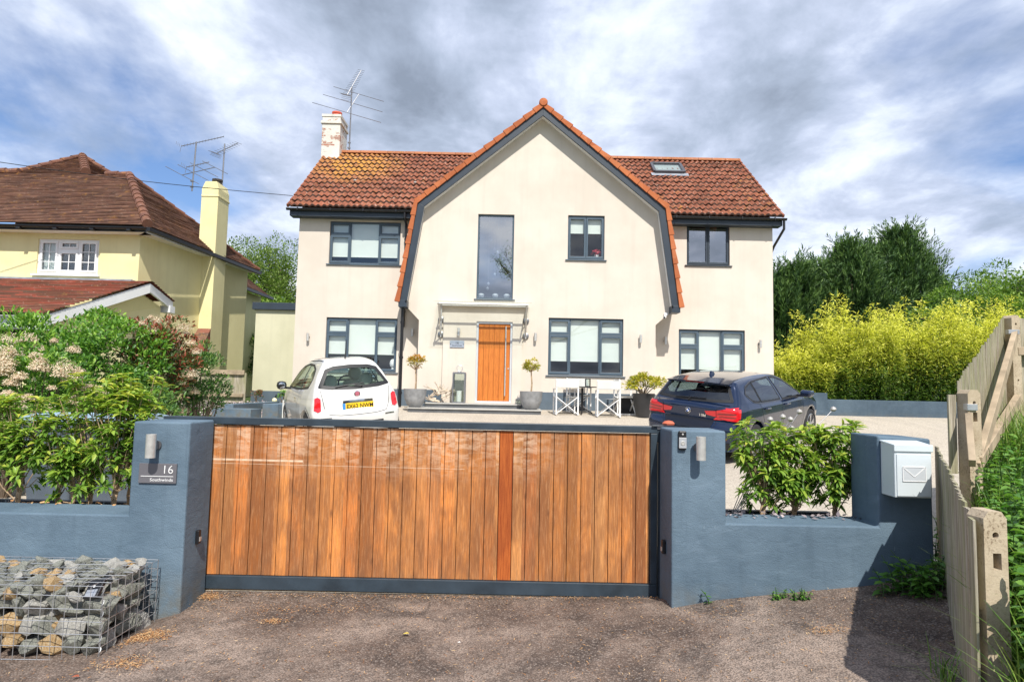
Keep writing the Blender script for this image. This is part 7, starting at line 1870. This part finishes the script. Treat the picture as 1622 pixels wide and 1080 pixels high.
# ------------------------------------------------------------------ weeds, grass, litter
def weeds(name, n_st, region, zf, hmin, hmax, leafL, mat, dens=13, lean=.15):
    PP = []; DD = []; mb = MB(); RR = []
    for _ in range(n_st):
        x, y = region(); z = zf(x, y); H = random.uniform(hmin, hmax); lx, ly = random.gauss(0, lean), random.gauss(0, lean)
        pts = [(x + lx * H * s * s, y + ly * H * s * s, z + H * s) for s in (0, .35, .7, 1)]; mb.tube(pts, .004, 4, r2=.002)
        for i in range(dens):
            s = .12 + .88 * (i // 2) / max(1, (dens // 2)); s = min(s, 1); a = (i % 2) * math.pi + (i // 2) * 1.57 + random.uniform(-.3, .3)
            PP.append((x + lx * H * s * s, y + ly * H * s * s, z + H * s)); DD.append((math.cos(a), math.sin(a), random.uniform(-.15, .35))); RR.append(min(1, max(0, random.uniform(0, .6) + .4 * s)))
    P, D = np.array(PP), np.array(DD); n = len(P)
    return mb, P, D, np.array(RR)
def reg_bank():
    y = random.uniform(2.0, 7.4) if random.random() < .8 else random.uniform(2.2, 4.2); d = random.random() ** 1.3 * 2.6 + .09
    return fx_line(y) + .07 + d, y
mb, P, D, RR = weeds('w', 1700, reg_bank, lambda x, y: bank(x, y) - .05, .22, .66, .08, L_NETTLE, dens=20)
s = tag(leaves('nettles', P, D, np.array((0, 0, 1)) + rdir(len(P)) * .25, rng.uniform(.05, .105, len(P)), rng.uniform(.03, .055, len(P)), T_LEAF, L_NETTLE, rnd=RR, org=(4, 4, .3)), kind='stuff')
mb.build('nettle_stems', L_NETTLE, s, org=(4, 4, .3))
def blades(name, n, region, zf, hmin, hmax, w, mat, bend=.5):
    xy = np.array([region() for _ in range(n)]); z = np.array([zf(a, b) for a, b in xy]); H = rng.uniform(hmin, hmax, n)
    a = rng.uniform(0, 2 * math.pi, n); bd_ = rng.uniform(.1, bend, n); dx, dy = np.cos(a), np.sin(a); sx, sy = -dy, dx
    V = []; 
    for t_, ww in ((0, 1), (.4, .85), (.75, .5), (1, .05)):
        cx = xy[:, 0] + dx * bd_ * H * t_ ** 2; cy = xy[:, 1] + dy * bd_ * H * t_ ** 2; cz = z + H * (t_ - .35 * bd_ * t_ ** 3)
        for sg in (-1, 1): V.append(np.stack([cx + sg * sx * w * ww * .5, cy + sg * sy * w * ww * .5, cz], 1))
    V = np.stack(V, 1).reshape(-1, 3); b = np.arange(n)[:, None, None] * 8; F = (b + np.array([(0, 1, 3, 2), (2, 3, 5, 4), (4, 5, 7, 6)])[None]).reshape(-1, 4)
    return np_mesh(name, V, F, mat, None, rnd=np.repeat(rng.random(n), 8))
tag(blades('long_grass', 9000, lambda: (lambda y: (fx_line(y) + .08 + abs(random.gauss(0, 1.3)), y))(random.uniform(1.9, 7.5)), lambda x, y: bank(x, y) - .04, .2, .62, .009, L_GRASS, .9), kind='stuff')
tag(blades('long_grass', 5000, lambda: (lambda y: (fx_line(y) + .1 + abs(random.gauss(.6, 1.2)), y))(random.uniform(5.6, 7.4)), lambda x, y: bank(x, y) - .04, .5, .95, .011, L_GRASS, .7), kind='stuff')
# weeds at the foot of fence and wall
def weed_thing(lab, x, y, n, w, H, L_, mat=L_NETTLE, name='weed', grp=None):
    z = gz(x, y); t = thing(name, lab, 'weed', (x, y, z), grp)
    mb, P, D, RR = weeds('w', n, lambda: (x + random.gauss(0, w), y + random.gauss(0, w * .6)), lambda a, b: gz(a, b), H * .5, H, L_, mat, dens=8, lean=.3)
    mb.build('stems', mat, t); m = len(P)
    leaves('foliage', P, D, np.array((0, 0, 1)) + rdir(m) * .2, rng.uniform(L_ * .8, L_ * 1.25, m), rng.uniform(L_ * .5, L_ * .65, m), T_LEAF, mat, t, rnd=RR)
weed_thing('broad leaved green weed at the foot of the letterbox pillar', at(1432, 915, 4.5).x, 4.42, 13, .09, .26, .075)
weed_thing('bushy green weed against the fence foot, right of the letterbox pillar', at(1478, 925, 4.3).x, 4.30, 18, .09, .24, .07)
weed_thing('leafy green weed growing between the letterbox pillar and the fence', at(1486, 850, 4.9).x, 4.85, 10, .05, .35, .06)
weed_thing('tiny green weed at the foot of the right blue wall', at(1233, 945, 4.55).x, 4.52, 7, .03, .07, .025)
weed_thing('small yellowish weed beside the orange litter patch', at(1262, 955, 4.5).x, 4.47, 9, .035, .09, .025)
weed_thing('thin climbing seedling against the right pillar', at(1124, 945, 4.55).x, 4.55, 1, .004, .17, .035)
for px_, py_, lab in ((1495, 1030, 'tuft of thin grass arching from the fence foot'), (1465, 1075, 'tuft of thin grass at the bottom edge by the fence')):
    p = at(px_, py_, 3.3); x, y = p.x, 3.3 if px_ > 1480 else 3.1
    b = blades('grass_tuft', 26, lambda: (x + random.gauss(0, .03), y + random.gauss(0, .05)), lambda a, c: gz(a, c), .12, .28, .006, L_GRASS, 1.3); tag(b, lab, 'grass tuft')
# pine needle litter and leaf crumbs on the forecourt
n0 = 5200; XY = []
def patch_(cx, cy, sx, sy, n): XY.extend([(cx + random.gauss(0, sx), cy + random.gauss(0, sy)) for _ in range(n)])
for px_, py_, sx, sy, n in ((1285, 968, .10, .045, 700), (232, 1000, .08, .06, 900), (200, 1045, .10, .05, 400), (330, 942, .06, .03, 420), (435, 980, .05, .03, 160), (1450, 985, .12, .05, 160), (1310, 1045, .06, .03, 140), (1000, 945, .9, .02, 350), (600, 940, 1.0, .02, 450), (1150, 1000, .2, .1, 120), (470, 962, .4, .06, 260)):
    p0 = at(px_, py_, 4.0); o_ = Vector((0, 0, EYE)); d_ = p0 - o_; k_ = (0.0 - EYE) / d_.z; g0 = o_ + d_ * k_
    patch_(g0.x, min(g0.y, 4.9), sx, sy, n)
XY += [(random.uniform(-3.2, 3.0), random.uniform(2.4, 4.95)) for _ in range(3600)]
XY = np.array([q for q in XY if q[1] < 4.96 and not (q[1] > 4.57 and (q[0] > 1.15 or q[0] < -2.3)) and q[0] < fx_line(max(q[1], 1.1)) - .02 and not (q[0] < -2.42 and q[1] > 3.9)])
n = len(XY); P = np.stack([XY[:, 0], XY[:, 1], [gz(a, b) + .018 for a, b in XY]], 1)
D = rdir(n) * (1, 1, .12); N = rdir(n) * .3 + (0, 0, 1)
tag(leaves('needle_litter', P, D, N, rng.uniform(.008, .035, n), rng.uniform(.002, .006, n), T_DIA, L_NEEDLE), kind='stuff')
for px_, py_, s_, lab, c in ((643, 1005, .022, 'yellow fallen leaf on the tarmac below the gate', (.60, .46, .10)), (727, 1021, .012, 'tiny white petal on the tarmac right of the yellow leaf', (.7, .7, .68)), (120, 1062, .022, 'curled brown red leaf near the gabion foot', (.36, .10, .05))):
    o_ = Vector((0, 0, EYE)); d_ = at(px_, py_, 4.0) - o_; g0 = o_ + d_ * ((0.0 - EYE) / d_.z)
    mb = MB(); mb.add([(g0.x + s_ * a, g0.y + s_ * b, gz(g0.x, g0.y) + .016 + c_) for a, b, c_ in ((-1, 0, 0), (-.3, -.6, .006), (.5, -.5, .008), (1, 0, .002), (.4, .6, .008), (-.4, .5, .004), (0, 0, .012))], [(6, i, (i + 1) % 6) for i in range(6)])
    tag(mb.build('fallen_leaf', pm('leaf_colour', c, .7), smooth=True), lab, 'leaf')
mb = MB(); mb.lathe([(0, 0), (.045, 0), (.05, .012), (.03, .03), (0, .035)], (at(1058, 672, 5.05).x, 5.03, 1.334), 9); tag(mb.build('pebble', TERRA, smooth=True), 'small pinkish stone lying on the gate rail next to the right pillar', 'stone')
